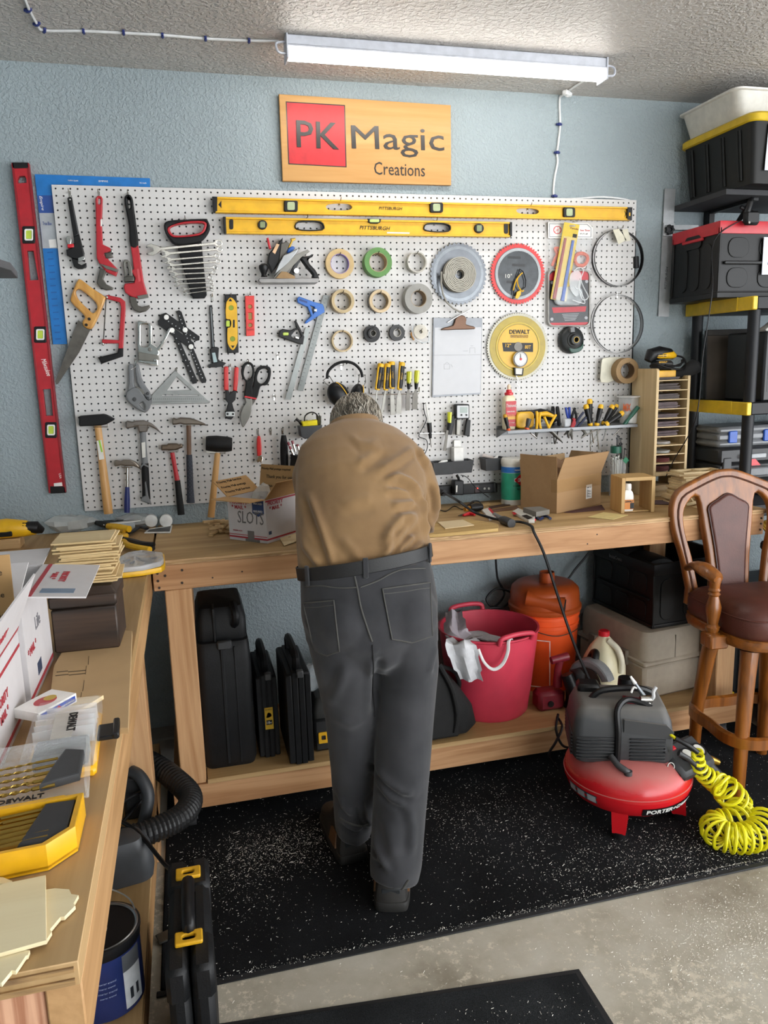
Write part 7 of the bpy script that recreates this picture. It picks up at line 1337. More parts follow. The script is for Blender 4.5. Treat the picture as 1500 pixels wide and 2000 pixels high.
onb('wood_offcut','single wood offcut lying apart at the left of the offcut heap','wood offcut',D_((22,1190),(45,1112),(70,1108),(52,1192)),.006,SCR)
o =[(q.x,q.y) for q in (fit(p) for p in D_((460,1188),(560,1165),(640,1215),(505,1262)))]; hc =fit(D_((540,1212))[0]); ob(MB().plate([o,[(hc.x +.006*math.cos(a),hc.y +.006*math.sin(a)) for a in [2*pi*k/12 for k in range(12)]]],.004,frame((0,0,ZB +.006),FX,(0,1,0))),'plywood_tile',LAT,None,'thin plywood tile with a drilled hole right of the SLOTS carton','plywood')
ob(MB(TR(.79,-.30,ZB)).box(-.012,.012,-.01,.05,0.0005,.09,.002),'yellow_package',mt('#d8b62c',.4),None,'narrow yellow package standing between the carton and the man','package')

# ---------------------------------------------------------------- on the left bench
ZM =ZB +.0125; MDF =mt('#b89a70',.75,var=.05,scale=12)
t =thing('fibreboard_sheet','tan fibreboard sheet overhanging the left bench','board',tuple(atZ(200,1350,ZB)),world=True); ob(MB().flat([(250,1421),(90,1421),(105,1300),(150,1225),(258,1232)],ZM,.012,.0006),'sheet',MDF,t)
mb =MB()
for L in ([(740,1410),(735,1480),(731,1480),(736,1410)],[(720,1490),(712,1560),(708,1560),(716,1490)],[(702,1610),(690,1700),(686,1700),(698,1610)],[(470,1540),(565,1530),(566,1535),(470,1545)],[(565,1538),(715,1525),(716,1530),(566,1543)],[(460,1570),(570,1558),(571,1563),(460,1575)],[(571,1565),(712,1550),(713,1555),(572,1570)],[(680,1710),(672,1760),(668,1760),(676,1710)]): mb.flat(O_(*L),ZM +.0004,.0008)
ob(mb,'cut_slots',mt('#4a3a28',.8),t,kind='stuff')
DKW =wood('#17110d','#3d2d22','X',1.0,.5,6); t =thing('wooden_chest','dark stained wooden box with a hinged lid on the left bench','box',(.157,-1.395,ZM),rz=-2); ob(MB().box(-.068,.068,-.068,.068,0,.098,.003),'body',DKW,t); ob(MB().box(-.071,.071,-.071,.071,.100,.128,.004),'lid_rim',DKW,t); ob(MB().loft([[(x*s,y*s,z) for x,y in rrect(-.071,-.071,.071,.071,.004)] for s,z in ((1,.128),(.86,.142),(.85,.143))]),'lid_top',DKW,t)
t0 =.143 +ZM; random.seed(8); THN =wood('#c3a877','#dcc79c','X',.8,.6,3)
for k in range(22):
    z =t0 +.0006 +k*.0044; x =.165 +random.uniform(-.010,.010); y =-1.378 +random.uniform(-.008,.010) +k*.0008
    ob(MB(TR(x,y,z,rz=random.uniform(-5,5))).box(-.062,.062,-.06,.06,0,.0036 if k<21 else .003),'plywood_square',THN,None,'thin plywood panel, %s in the stack on the dark box'%('lowest second third fourth fifth sixth seventh eighth ninth tenth eleventh twelfth thirteenth fourteenth fifteenth sixteenth seventeenth eighteenth nineteenth twentieth second-highest topmost'.split()[k]),'plywood','stack of thin plywood panels')
# big white cartons
xa =.083; za =atY(*O_((415,650))[0],-1.462).z; zb2 =za - ZB
t =thing('mail_carton','white mailing carton with wide open flaps at the left edge','box',(xa - .15,-1.59,ZB)); W,D =.30,.25; carton(t,W,D,zb2,.0035,MWH)
f1 =flap(t,'b',W,D,zb2,.11,84,MWH); f2 =flap(t,'r',W,D,zb2,.115,96,MWH); f3 =flap(t,'f',W,D,zb2,.12,-70,MWH)
ob(MB().box(W/2,W/2 +.0006,-D/2,D/2,.010,.018),'red_stripe',MRD,t); ob(MB().box(W/2,W/2 +.0006,-.04,.0,.03,.055),'eagle_mark',mt('#2b3a55',.5),t)
M =TR(W/2,0,zb2,rz=90)@Matrix.Rotation(R(96),4,'X'); ob(MB(M).box(-D/2,D/2,.003,.0036,.012,.020),'red_stripe',MRD,f2); txt('PRIORITY',M@Vector((.06,.0038,.05)),M.to_3x3()@Vector((-1,0,0)),M.to_3x3()@Vector((0,0,1)),MRD,f2,w=.08,bold=.01); txt('* MAIL *',M@Vector((.055,.0038,.032)),M.to_3x3()@Vector((-1,0,0)),M.to_3x3()@Vector((0,0,1)),MRD,f2,w=.055,bold=.01); ob(MB(M).box(-.10,-.07,.003,.0037,.03,.09),'blue_panel',mt('#6f8196',.5),f2)
faceR2 =lambda s,y,z,w,m: txt(s,(W/2 +.0006,y,z),(0,1,0),FZ,m,t,w=w)
faceR2('Life',-.02,zb2*.55,.05,mt('#77757a',.7)); faceR2('* MAIL *',-.11,zb2*.42,.08,MRD)
t =thing('mail_carton','nearer white mailing carton with its brown inside showing','box',(xa - .17,-1.885,ZB)); W,D,H =.33,.30,.16; carton(t,W,D,H,.0035,MWH); ob(MB().box(-W/2 +.004,W/2 - .004,-D/2 +.004,D/2 - .004,.004,.02),'inner_floor',MBR,t)
f1 =flap(t,'b',W,D,H,.14,5,MBR); f2 =flap(t,'r',W,D,H,.11,22,MWH); ob(MB().box(W/2,W/2 +.0006,-D/2,D/2,.010,.018),'red_stripe',MRD,t); ob(MB().box(W/2,W/2 +.0006,-D/2,D/2,H - .03,H - .024),'red_stripe',MRD,t)
M =TR(W/2,0,H,rz=90)@Matrix.Rotation(R(22),4,'X'); txt('PRIORITY',M@Vector((-.10,-.0008,.045)),M.to_3x3()@Vector((1,0,0)),M.to_3x3()@Vector((0,0,1)),MRD,f2,w=.09); ob(MB(M).box(-D/2,D/2,-.0006,0,.0,.008),'red_stripe',MRD,f2)
Mb =TR(0,D/2,H,rz=180)@Matrix.Rotation(R(5),4,'X'); flaptext(f1,Mb,(('Priority Mail Service',-.02,.10),('Priority stamp Service',-.02,.06),('postage required',-.02,.02)),.13)
for s,y,z,w in (('PRIORITY',-.06,.085,.09),('* MAIL *',-.05,.06,.07)): txt(s,(W/2 +.0008,y,z),(0,1,0),FZ,MRD,t,w=w,bold=.01)
# card box on triangular offcut
t =thing('plywood_triangle','triangular plywood offcut under the playing card box','plywood',tuple(atZ(*O_((600,1850))[0],ZM)),world=True); ob(MB().flat(O_((290,1975),(300,1900),(640,1755),(860,1735),(470,1975)),ZM +.018,.008,.0006),'offcut',LAT,t); ob(MB().flat(O_((300,1985),(560,1880),(600,1920),(470,1990)),ZM +.0095,.009,0),'spacer',LAT,t)
q =[atZ(*O_(p)[0],ZM +.036) for p in ((290,1845),(325,1865),(635,1720),(600,1718))]; A =atZ(*O_((330,1965))[0],ZM +.019); Bv =atZ(*O_((642,1790))[0],ZM +.019); d =(Bv - A); up =Vector((0,0,1)); t =thing('card_box','blue and white playing card box lying on the plywood triangle','box',tuple(A),M=frame(A,d,Vector((-d.y,d.x,0)))); Lc =d.length
ob(MB().box(0,Lc,0,.058,0,.017,.0006),'carton',WHT,t); ob(MB().box(.004,Lc - .004,-.0006,0,.003,.0135),'blue_band',mt('#1f47a8',.4),t); txt('AIR-CUSHION FINISH',(.006,-.001,.0058),FX,FZ,WHT,t,w=Lc*.42); txt('MADE IN THE U.S.A.',(Lc*.56,-.001,.0058),FX,FZ,WHT,t,w=Lc*.36); ob(MB().cyl((Lc*.5,-.001,.008),(Lc*.5,0,.008),.004,n=12),'red_seal',REDT,t); ob(MB().plate(circ(Lc/2,.029,.022,20,.016),.0006,frame((0,0,.0176),FX,(0,1,0))),'red_emblem',mt('#b5474c',.5),t); ob(MB().plate(circ(Lc/2 +.012,.03,.012,16,.010),.0006,frame((0,0,.018),FX,(0,1,0))),'yellow_emblem',mt('#bda24a',.5),t)
# bit cases
CC =clear('#eef2f4',.06,.16); YB =mt('#e0a818',.35)
t =thing('bit_case','closed clear and yellow drill bit case on the left bench','bit case',(.172,-1.92,ZB),rz=3); ob(MB().box(-.052,.052,-.105,.105,.0005,.018,.005),'base',YB,t); ob(MB().box(-.054,.054,-.107,.107,.019,.050,.006),'clear_lid',CC,t); ob(MB().box(-.040,.040,-.092,-.03,.012,.040,.004),'black_insert',BLK,t); ob(MB().box(.050,.085,-.025,.025,.02,.028,.002).box(.075,.085,-.03,.03,.022,.034,.002),'latch',BLK,t)
mb =MB()
for k in range(5): mb.box(-.047 +.0*k,.047,-.015 +k*.022,-.012 +k*.022,.019,.048)
ob(mb,'divider',clear('#f4f6f7',.1,.3),t); ob(MB().box(-.016,.016,-.055,.04,.0502,.0508),'label_plate',clear('#d9d7cf',.2,.6),t); txt('DEWALT',(.006,.035,.0512),(0,-1,0),(1,0,0),BLK,t,w=.07,h=.014,bold=.03); ob(MB().box(-.03,.03,.02,.09,.012,.026,.003),'orange_bits',mt('#b5602a',.5),t)
t =thing('bit_case','open yellow drill bit case with gold bits in the foreground','bit case',(.135,-2.185,ZB),rz=4); ob(MB().plate([[(-.19,-.065),(.055,-.065),(.088,-.035),(.094,.05),(-.19,.05)]],.006,frame((0,0,.0065),FX,(0,1,0))),'base',YB,t)
ob(MB().plate([[(-.19,-.065),(.055,-.065),(.088,-.035),(.094,.05),(-.19,.05)],[(-.185,-.058),(.050,-.058),(.080,-.032),(.086,.044),(-.185,.044)]],.034,frame((0,0,.036),FX,(0,1,0)),.0012),'tray_wall',YB,t); ob(MB().plate([(.02,-.05),(.048,-.054),(.078,-.03),(.084,.04),(.045,.043)],.026,frame((0,0,.034),FX,(0,1,0)),.003),'black_insert',mt('#2b2c2e',.6),t); ob(MB().box(-.18,-.02,-.067,-.062,.008,.030,.002),'black_label',BLK,t)
ob(MB().box(-.19,.07,.052,.058,.02,.034,.002),'hinge',YB,t); ob(MB(TR(0,.058,.022,rx=8)).box(-.19,.10,0,.115,0,.004,.001).box(-.19,.10,.11,.115,0,.03).box(.096,.10,0,.115,0,.03),'clear_lid',CC,t); ob(MB(TR(0,.058,.022,rx=8)).plate([(.035,.02),(.088,.03),(.092,.09),(.065,.10)],.014,frame((0,0,.022),FX,(0,1,0)),.003),'lid_insert',mt('#3a3b3d',.6),t); txt('DEWALT',TR(0,.058,.022,rx=8)@Vector((-.02,.012,.006)),FX,(0,1,0),BLK,t,w=.06,bold=.02)
GOLD =mt('#a98a45',.28,.95)
def bit(label,p0,p1,r):
    d =(p1 - p0); n =26; pts =[p0.lerp(p1,k/n) for k in range(n +1)]; rg =[]
    e1 =d.normalized().cross(Vector((0,0,1))).normalized(); e2 =e1.cross(d.normalized())
    for k,p in enumerate(pts):
        tw =k*.75 if k>9 else 0; fl =.55 if k>9 else 1; rr =r*(1 if k<n else .3)
        rg.append([p +(e1*math.cos(a +tw)*(fl if k>9 else 1) +e2*math.sin(a +tw))*rr if False else p +(e1*(math.cos(a)*fl*math.cos(tw) - math.sin(a)*math.sin(tw)) +e2*(math.cos(a)*fl*math.sin(tw) +math.sin(a)*math.cos(tw)))*rr for a in [2*pi*j/8 for j in range(8)]])
    ob(MB().loft(rg),'drill_bit',GOLD,None,label,'drill bit','gold drill bits in the open case')
RM =TR(.135,-2.185,ZB,rz=4); RN ='nearest second third fourth fifth sixth farthest'.split()
for k in range(7): bit('gold twist drill bit in the yellow tray, %s from the front'%RN[k],RM@Vector((.055,-.040 +k*.0125,.030)),RM@Vector((-.12 - .012*k%.03,-.046 +k*.0125,.026)),.0048 - .0004*k)
for k in range(5): bit('thin gold drill bit in the clear lid, %s from the hinge'%('first second third fourth last'.split()[k]),RM@Vector((.055,.08 +k*.016,.040 +k*.002)),RM@Vector((-.03,.076 +k*.016,.038 +k*.002)),.0032 - .0003*k)
# pale plywood pieces in the foreground
pz =ZB; 
def plyp(label,outl,z): ob(MB().flat(outl,z +.0055,.005,.0004),'plywood_piece',wood('#d4bd8c','#eadbb4','X',.5,.6,2),None,label,'plywood','pale plywood pieces in the foreground')
plyp('notched pale plywood piece at the front corner of the left bench',Q_((-60,690),(60,700),(190,703),(178,735),(165,740),(100,835),(75,832),(10,912),(-60,900)),pz); plyp('notched pale plywood piece sticking out to the right under the square one',Q_((200,330),(350,308),(440,315),(455,345),(500,352),(470,405),(480,420),(410,490),(385,492),(320,570),(330,585),(295,640),(200,600)),pz); plyp('square pale plywood piece lying on top in the foreground',Q_((-80,300),(290,225),(295,640),(-80,745)),pz +.0056); plyp('pale plywood piece under the yellow bit case at the left edge',Q_((-60,240),(20,238),(78,262),(40,280),(-60,285)),pz)
# far corner clutter
t =thing('clear_tub','clear plastic food tub with a rim in the corner behind the cartons','tub',tuple(atZ(*O_((200,375))[0],ZB))); ob(MB(TR(-.05,.05,0)).loft([[(x*s,y*s,z) for x,y in rrect(-.12,-.07,.12,.07,.03)] for s,z in ((.86,0),(.97,.075),(1.04,.078),(1.05,.088),(1.0,.088))],cap=False),'wall',clear('#e6eaea',.08,.3),t); ob(MB(TR(-.05,.05,0)).box(-.09,.06,-.05,.05,.0,.02,.004),'contents',mt('#b9a98a',.7),t); ob(MB(TR(-.05,.05,0)).plate(rrect(-.10,-.05,.06,.05,.02),.002,frame((0,0,.07),FX,(0,1,0))),'paper_label',mt('#c3c3bf',.6),t)
t =thing('cordless_tool','yellow and black power tool lying behind the white carton','power tool',tuple(atZ(*O_((120,400))[0],ZB +.05))); ob(MB().tube([(-.14,0,.02),(-.02,0,.025),(.04,0,.02),(.075,.01,.012)],[.034,.036,.03,.02],14),'body',YEL,t); ob(MB().tube([(.03,-.01,.03),(.075,0,.02),(.095,.01,.005)],[.018,.024,.012],10),'black_grip',BLK,t); ob(MB().box(-.10,.0,-.036,-.028,.0,.02,.003),'vent_panel',BLK,t); ob(MB().box(-.12,.02,-.02,.06,-.05,-.012,.004),'base',wood('#b28f62','#cfae80','X',1),t)
def clutter(name,label,cat,outl,th,mat,z=ZB,b=.001): return ob(MB().flat(outl,z +th,th,b),name,mat,None,label,cat)
q =atZ(*O_((570,400))[0],ZB); ob(crumple((q.x,q.y +.06,ZB +.035),.085,12,14,(1.2,.8,.42)),'plastic_bag',clear('#dfe0dc',.1,.55),None,'crumpled white plastic bag at the back of the left bench','plastic bag',ang=12); q =atZ(*O_((1080,340))[0],ZB); ob(crumple((q.x +.02,q.y,ZB +.03),.06,12,15,(1.3,.7,.45)),'plastic_bag',clear('#d8d9d6',.08,.5),None,'clear plastic bag lying behind the wire strippers','plastic bag',ang=12)
t =thing('tool_card','black and white tool packaging card at the back of the bench','package',tuple(atZ(*O_((1000,300))[0],ZB)),world=True); ob(MB().flat(O_((830,265),(930,262),(1060,235),(1165,212),(1170,285),(860,320)),ZB +.035,.002,0),'card',WHT,t); ob(MB().flat(O_((850,272),(935,268),(1062,242),(1155,222),(1158,275),(870,305)),ZB +.0356,.0006,0),'black_print',BLK,t); A =atZ(*O_((950,285))[0],ZB +.0362); Bv =atZ(*O_((1130,250))[0],ZB +.0362); txt('Wire Tools',A,Bv - A,Vector((0,1,0)),LBL,t,w=(Bv - A).length*.8); ob(MB().flat(O_((880,300),(1120,270),(1120,300),(890,320)),ZB +.033,.032,.004),'blister',CLRD,t)
t =thing('needle_pliers','pliers with yellow and black grips lying behind the plywood stack','pliers',tuple(atZ(*O_((950,350))[0],ZB)),world=True); hp =lambda L,z: [atZ(*O_(p)[0],ZB +z) for p in L]
ob(MB().tube(hp(((900,330),(980,345),(1075,355)),.03),[.012,.017,.013],10),'yellow_grip',YEL,t); ob(MB().tube(hp(((790,300),(850,312),(910,330)),.03),[.008,.013,.012],10),'black_grip',BLK,t); ob(MB().tube(hp(((940,365),(1030,380)),.022),[.012,.008],10),'lower_grip',YELD,t); ob(MB().tube(hp(((1000,360),(1010,372)),.012),.012,8),'rest',BLK,t)
t =thing('wire_strippers','yellow and black wire strippers lying across the bench corner','wire strippers',tuple(atZ(*O_((1100,480))[0],ZB)),world=True); ob(MB().tube(sm(hp(((985,405),(1025,440),(1050,480),(1130,505),(1245,525)),.02),4,False),.011,8),'yellow_handle',YEL,t); ob(MB().tube(sm(hp(((1020,440),(1100,455),(1200,480),(1280,485)),.024),4,False),.010,8),'black_handle',BLK,t); ob(MB().tube(sm(hp(((1060,470),(1150,490),(1275,515)),.014),4,False),.008,8),'lower_handle',BLK,t); ob(MB().box(-.03,.03,-.02,.02,0,.02,.006,T=TR(*hp(((1000,440),),.006)[0])),'jaw',YEL,t)
for k,(u,lb) in enumerate(((1262,'left white plastic end cap standing at the pegboard foot'),(1385,'right white plastic end cap standing at the pegboard foot'))):
    A =atZ(*O_((u,335))[0],ZB); ob(MB(TR(A.x,A.y,ZB +.026,rx=90)).lathe([(.025,-.012),(.025,.012),(.022,.014),(.001,.0145)],n=28),'end_cap',WHT,None,lb,'cap','white plastic end caps')
t =thing('tool_card','flat black and white card in clear film near the bench corner','package',tuple(atZ(*O_((1330,370))[0],ZB)),world=True); ob(MB().flat(O_((1225,355),(1432,322),(1418,382),(1200,384)),ZB +.004,.003,0),'card',WHT,t); ob(MB().flat(O_((1240,358),(1420,330),(1410,374),(1225,376)),ZB +.0046,.0008,0),'black_print',BLK,t); ob(MB().tube(sm(hp(((1040,400),(1100,375),(1160,340),(1220,352)),.012),4,False),.010,8,flat=.5),'black_strap',BLK,t)
t =thing('parts_organizer','yellow and clear small parts organizer on the bench corner','organizer',tuple(atZ(*O_((1180,680))[0],ZB)),world=True); base =O_((960,725),(1180,700),(1340,670),(1368,650),(1372,620),(1365,560),(960,590)); ob(MB().flat(base,ZB +.018,.0175,.003),'base',YEL,t); ob(MB().flat(O_((965,680),(1180,660),(1330,625),(1362,600),(1350,545),(1180,525),(1060,545),(975,590)),ZB +.036,.017,.004),'clear_lid',clear('#d5d8dc',.08,.45),t)
for L in ([(1030,690),(1085,683),(1088,715),(1032,720)],[(1145,668),(1195,660),(1198,695),(1150,702)],[(1245,645),(1290,636),(1294,672),(1250,680)]):
    A =[atZ(*O_(p)[0],ZB +.012) for p in L]; ob(MB().tube([A[0],A[1]],.006,6).tube([A[0] - Vector((0,.002,.006)),A[1] - Vector((0,.002,.006))],.006,6),'latch',mt('#f0c020',.4),t)
for k in range(7): A =atZ(*O_((1010 +k*45,600 +(k%3)*18))[0],ZB +.02); ob(MB(TR(A.x,A.y,ZB +.0185,rz=37*k)).box(-.012,.012,-.004,.004,0,.006,.001),'fastener',DST,None,'small dark fastener inside the parts organizer, %s from the left'%('first second third fourth fifth sixth seventh'.split()[k]),'fastener','fasteners in the organizer')
# shelf at the left edge of the picture
S0 =atY(22,528,-.7); t =thing('corner_shelf','grey shelf end at the left edge of the picture','shelf',(-.25,-.8,S0.z),world=True); ob(MB().plate([(-.428,-1.0),(S0.x - .06,-1.0),(S0.x,-.7),(S0.x - .02,-.5),(-.428,-.5)],.022,frame((0,0,S0.z +.022),FX,(0,1,0)),.002),'board',mt('#55575a',.6),t)
t =thing('spray_bottle','yellow labelled bottle on the shelf at the left edge','bottle',(S0.x - .055,-.78,S0.z +.0225)); ob(MB().lathe([(.036,0),(.038,.004),(.036,.075),(.026,.10),(.020,.112),(.020,.118)],n=24),'body',mt('#d8c22a',.4),t); ob(MB().lathe([(.0385,.055),(.0375,.068),(.0372,.08)],n=24,cap=False),'label',BLK,t); ob(MB().lathe([(.021,.112),(.022,.114),(.022,.13),(.012,.134)],n=18),'cap',mt('#bcd0b0',.5),t); ob(MB().box(-.03,.035,-.01,.01,.134,.148,.005),'nozzle',mt('#d8cfc4',.5),t)

# ---------------------------------------------------------------- under the left bench
HOS =mt('#19191a',.5); hc =[Vector(p) for p in ((.0,-.36,.27),(.105,-.449,.265),(.20,-.56,.262),(.275,-.68,.256),(.325,-.80,.25),(.30,-.90,.25),(.22,-.955,.25),(.10,-.99,.25),(-.02,-1.02,.25))]; P =sm(hc,24,False); ob(MB().tube(P,[.036 if k%3 else .0395 for k in range(len(P))],18),'vacuum_hose',HOS,None,'thick black ribbed vacuum hose looping out from under the left bench','hose',ang=10)
t =thing('vacuum_nozzle','dark grey vacuum nozzle lying on the lower shelf','nozzle',(.12,-1.10,.211),rz=10); ob(MB().loft([[(x*s,y*s,z) for x,y in rrect(-.09,-.06,.10,.06,.04)] for s,z in ((.95,0),(1,.03),(.95,.08),(.7,.12),(.5,.125))]),'head',mt('#3b3d40',.5),t); ob(MB().cyl((-.02,0,.12),(-.03,.02,.16),.035,n=18),'neck',mt('#4a4c4f',.5),t)
t =thing('bench_clamp','dark grey plastic clamp handle under the left bench','clamp',(.15,-.80,.211)); ob(MB().tube(sm([(0,0,.16),(.03,-.03,.15),(.05,-.06,.10),(.03,-.08,.02)],5,False),[.02]*16,10),'arm',mt('#303235',.5),t); ob(MB().box(-.03,.03,-.02,.03,0.0,.15,.01),'body',mt('#222325',.5),t)
ob(MB().tube(sm([(.12,-.86,.24),(.20,-.80,.30),(.10,-.95,.33),(.18,-1.08,.33),(.26,-1.22,.30),(.285,-1.32,.36)],6,False),.006,8),'black_cable',BLK,None,'black cable running from the vacuum to the upright case','cable')
q =Vector((.14,-.55,.50)); ob(crumple((.10,-.60,.46),.09,12,17,(.9,.7,.7)),'plastic_bag',clear('#8e9294',.1,.5),None,'grey clear plastic bag hanging under the left bench','plastic bag',ang=10); t =thing('vacuum_cleaner','dark shop vacuum standing under the left bench','vacuum',(-.02,-.48,.211)); ob(MB().lathe([(.13,0),(.14,.02),(.13,.12),(.11,.15),(.06,.17),(.001,.172)],n=28),'tank',mt('#222427',.5),t); ob(MB().box(-.05,.05,-.05,.05,.17,.22,.01),'motor_head',mt('#3c3f43',.5),t)
t =thing('paint_can','dark blue paint can with a black lid and kitchen picture','paint can',(.130,-1.54,.2105),rz=20); ob(MB().lathe([(.080,0),(.083,.003),(.083,.168)],n=44),'body',mt('#1c2a5c',.35),t); ob(MB().lathe([(.0835,.150),(.0845,.152),(.0845,.168),(.087,.170),(.087,.178),(.080,.180),(.076,.176),(.001,.176)],n=44),'lid',BLK,t); ob(MB().lathe([(.075,.1775),(.079,.1805),(.082,.1795)],n=44,cap=False),'rim',mt('#8d8f92',.25,.8),t)
def canband(a0,a1,z0,z1,mat,nm,off=.0006):
    n =8; r =.083 +off; V =[(r*math.cos(R(a0 +(a1 - a0)*k/n)),r*math.sin(R(a0 +(a1 - a0)*k/n)),z) for z in (z0,z1) for k in range(n +1)]; return ob(MB().add(V,[(k,k +1,n +2 +k,n +1 +k) for k in range(n)]),nm,mat,t)
canband(-75,-40,.012,.146,mt('#c3c7ca',.4),'picture'); canband(-75,-40,.105,.146,mt('#55585c',.4),'picture_roof',.0009); canband(-66,-48,.03,.058,mt('#2c3036',.4),'picture_window',.0011); canband(-60,-54,.03,.058,mt('#c3c7ca',.4),'picture_mullion',.0013); ob(MB().plate(circ(-.02,.0,.034,24),.0006,frame((0,0,.1768),FX,(0,1,0))),'lid_sticker',mt('#a9a4a0',.6,var=.3,scale=90),t)
ob(MB().tube(sm([(.083,-.01,.150),(.075,.03,.20),(.02,.05,.235),(-.005,.0,.20),(-.03,-.07,.12),(-.035,-.075,.10)],5,False),.0018,6),'bail_wire',STL,t)
for k in range(4): A0 =R(-100); txt('interior enamel',(.0842*math.cos(A0) ,.0842*math.sin(A0),.10 - k*.012),(-math.sin(A0),math.cos(A0),0),FZ,mt('#8f9bc0',.5),t,w=.04 - .006*(k%2),wrap=.0842,align='C')
t =thing('tool_case','upright black tool case with two yellow latches on the floor','tool case',(.325,-1.535,.0005)); W =.095; mb =MB(); mb.box(-W/2,-.002,-.19,.19,0,.385,.014).box(.002,W/2,-.19,.19,0,.385,.014); ob(mb,'shell',CASE,t); 
for sx in (-1,1):
    for y0,y1 in ((-.194,-.08),(.08,.194)): ob(MB().box(sx*.004,sx*(W/2 +.003),y0,y1,.305,.39,.01),'corner_bumper',CASE,t)
ob(MB().tube(sm([(0,-.075,.385),(0,-.07,.415),(0,.06,.415),(0,.065,.385)],4,False),.016,10),'handle',BLK,t)
for y in (.125,-.105): ob(MB().plate([rrect(-.03,y - .02,.03,y +.02,.004),rrect(-.014,y - .008,.014,y +.008,.006)],.01,frame((0,0,.400),FX,(0,1,0)),.003),'latch',YLT,t)
t =thing('floor_box','cardboard box corner at the bottom left of the picture','box',(.27,-1.99,.0005),rz=12); carton(t,.26,.2,.17,.004,CARD); flap(t,'b',.26,.2,.17,.07,15,CARD); flap(t,'r',.26,.2,.17,.06,70,CARDI)
ob(MB(TR(.26,-1.12,.006,rz=20)).box(-.05,.05,-.02,.02,0.005,.011,.001),'metal_strip',STL,None,'short grey metal strip lying behind the upright tool case','metal strip')
# wood chips scattered over the mat
random.seed(99); mbv =[]; mbf =[]; rng =np.random.default_rng(4)
def chips(n,fx,big=1.0):
    for _ in range(n):
        x,y,z =fx(); a =rng.uniform(0,6.28); L =rng.exponential(.0010)*big +.0003; w =rng.uniform(.00025,.0006)*big; c,s =math.cos(a),math.sin(a); k =len(mbv)
        for dx,dy,dz in ((-L,-w,0),(L,-w,.0004),(L,w,.001),(-L,w,.0008)): mbv.append((x +dx*c - dy*s,y +dx*s +dy*c,z +dz))
        mbf.append((k,k +1,k +2,k +3))
def blob(cx,cy,sx,sy,z=.0112): return lambda: (float(np.clip(rng.normal(cx,sx),.24,2.7)),float(np.clip(rng.normal(cy,sy),-1.318,-.2)),z +rng.uniform(0,.001))
chips(3570,lambda: (rng.uniform(.24,2.7),rng.uniform(-1.318,-.3),.0112)); chips(2184,blob(.62,-.80,.15,.08),1.35); chips(2520,blob(1.75,-1.2,.25,.10)); chips(1512,blob(1.35,-.85,.18,.14)); chips(1512,blob(2.2,-1.25,.2,.06)); chips(924,blob(.45,-.95,.1,.14))
chips(1428,lambda: (rng.uniform(.24,2.4),rng.normal(-1.325,.006),.0112),.9); chips(1848,lambda: (rng.uniform(.3,1.3),rng.uniform(-2.2,-1.6),.0112)); chips(8400,lambda: (rng.normal(1.9,.22),rng.normal(-1.62,.14),.0012)); chips(840,lambda: (rng.uniform(.4,2.4),rng.uniform(-1.9,-1.36),.0012))
me =bpy.data.meshes.new('wood_chips'); me.from_pydata(mbv,[],mbf); me.materials.append(mt('#e6e2d8',.8,var=.15,scale=80)); o =_link('wood_chips',me); props(o,'pale wood chips and sawdust scattered over mats and floor','wood chips',None,'stuff')
# ================================================================ the man leaning on the bench
from mathutils.bvhtree import BVHTree
def ell(mb,path,n=28):
    """closed limb of elliptical sections; path of (centre, half width in x, half depth)"""
    C =[Vector(p[0]) for p in path]; rings =[]
    for i,(c,a,b) in enumerate(path):
        d =(C[min(i +1,len(C) - 1)] - C[max(i - 1,0)]).normalized(); e1 =Vector((1,0,0)); e1 =(e1 - d*e1.dot(d)).normalized(); e2 =d.cross(e1)
        rings.append([C[i] +e1*a*math.cos(2*pi*k/n) +e2*b*math.sin(2*pi*k/n) for k in range(n)])
    mb.loft(rings); return mb
def remesh(mb,vox,smooth=4):
    me =bpy.data.meshes.new('tmp'); me.from_pydata([tuple(v) for v in mb.v],[],mb.f); o =bpy.data.objects.new('tmp',me); COL.objects.link(o)
    bm =bmesh.new(); bm.from_mesh(me); bmesh.ops.recalc_face_normals(bm,faces=bm.faces); bm.to_mesh(me); bm.free()
    md =o.modifiers.new('r','REMESH'); md.mode ='VOXEL'; md.voxel_size =vox
    dg =bpy.context.evaluated_depsgraph_get(); m2 =bpy.data.meshes.new_from_object(o.evaluated_get(dg)); bpy.data.objects.remove(o); bpy.data.meshes.remove(me)
    bm =bmesh.new(); bm.from_mesh(m2); bpy.data.meshes.remove(m2)
    for _ in range(smooth): bmesh.ops.smooth_vert(bm,verts=bm.verts,factor=.5,use_axis_x=True,use_axis_y=True,use_axis_z=True)
    bm.normal_update(); return bm
def folds(bm,L,side=-1):
    P =np.array([v.co[:] for v in bm.verts]); Nn =np.array([v.normal[:] for v in bm.verts]); D =np.zeros(len(P))
    for pts,a,w,y in L:
        Q =np.array([(lambda q: (q.x,q.z))(atY(u,v,y)) for u,v in pts]); best =np.full(len(P),9.); sg =np.zeros(len(P)); tt =np.zeros(len(P)); n =len(Q) - 1
        for i in range(n):
            s,e =Q[i],Q[i +1]; d =e - s; L2 =d@d; r =P[:,[0,2]] - s; t =np.clip((r@d)/L2,0,1); o =r - t[:,None]*d; dist =np.hypot(o[:,0],o[:,1]); m =dist<best
            best[m] =dist[m]; sg[m] =np.sign(d[0]*r[m,1] - d[1]*r[m,0]); tt[m] =(i +t[m])/n
        env =np.clip(np.minimum(tt,1 - tt)*5,0.12,1); sd =best*sg
        D += a*env*(np.exp(-(sd/w)**2) - .75*np.exp(-((sd +1.7*w)/w)**2))
    D *= np.clip(-Nn[:,1]*1.6 +.35,0,1)
    for v,d in zip(bm.verts,D): v.co += v.normal*float(d)
    bm.normal_update()
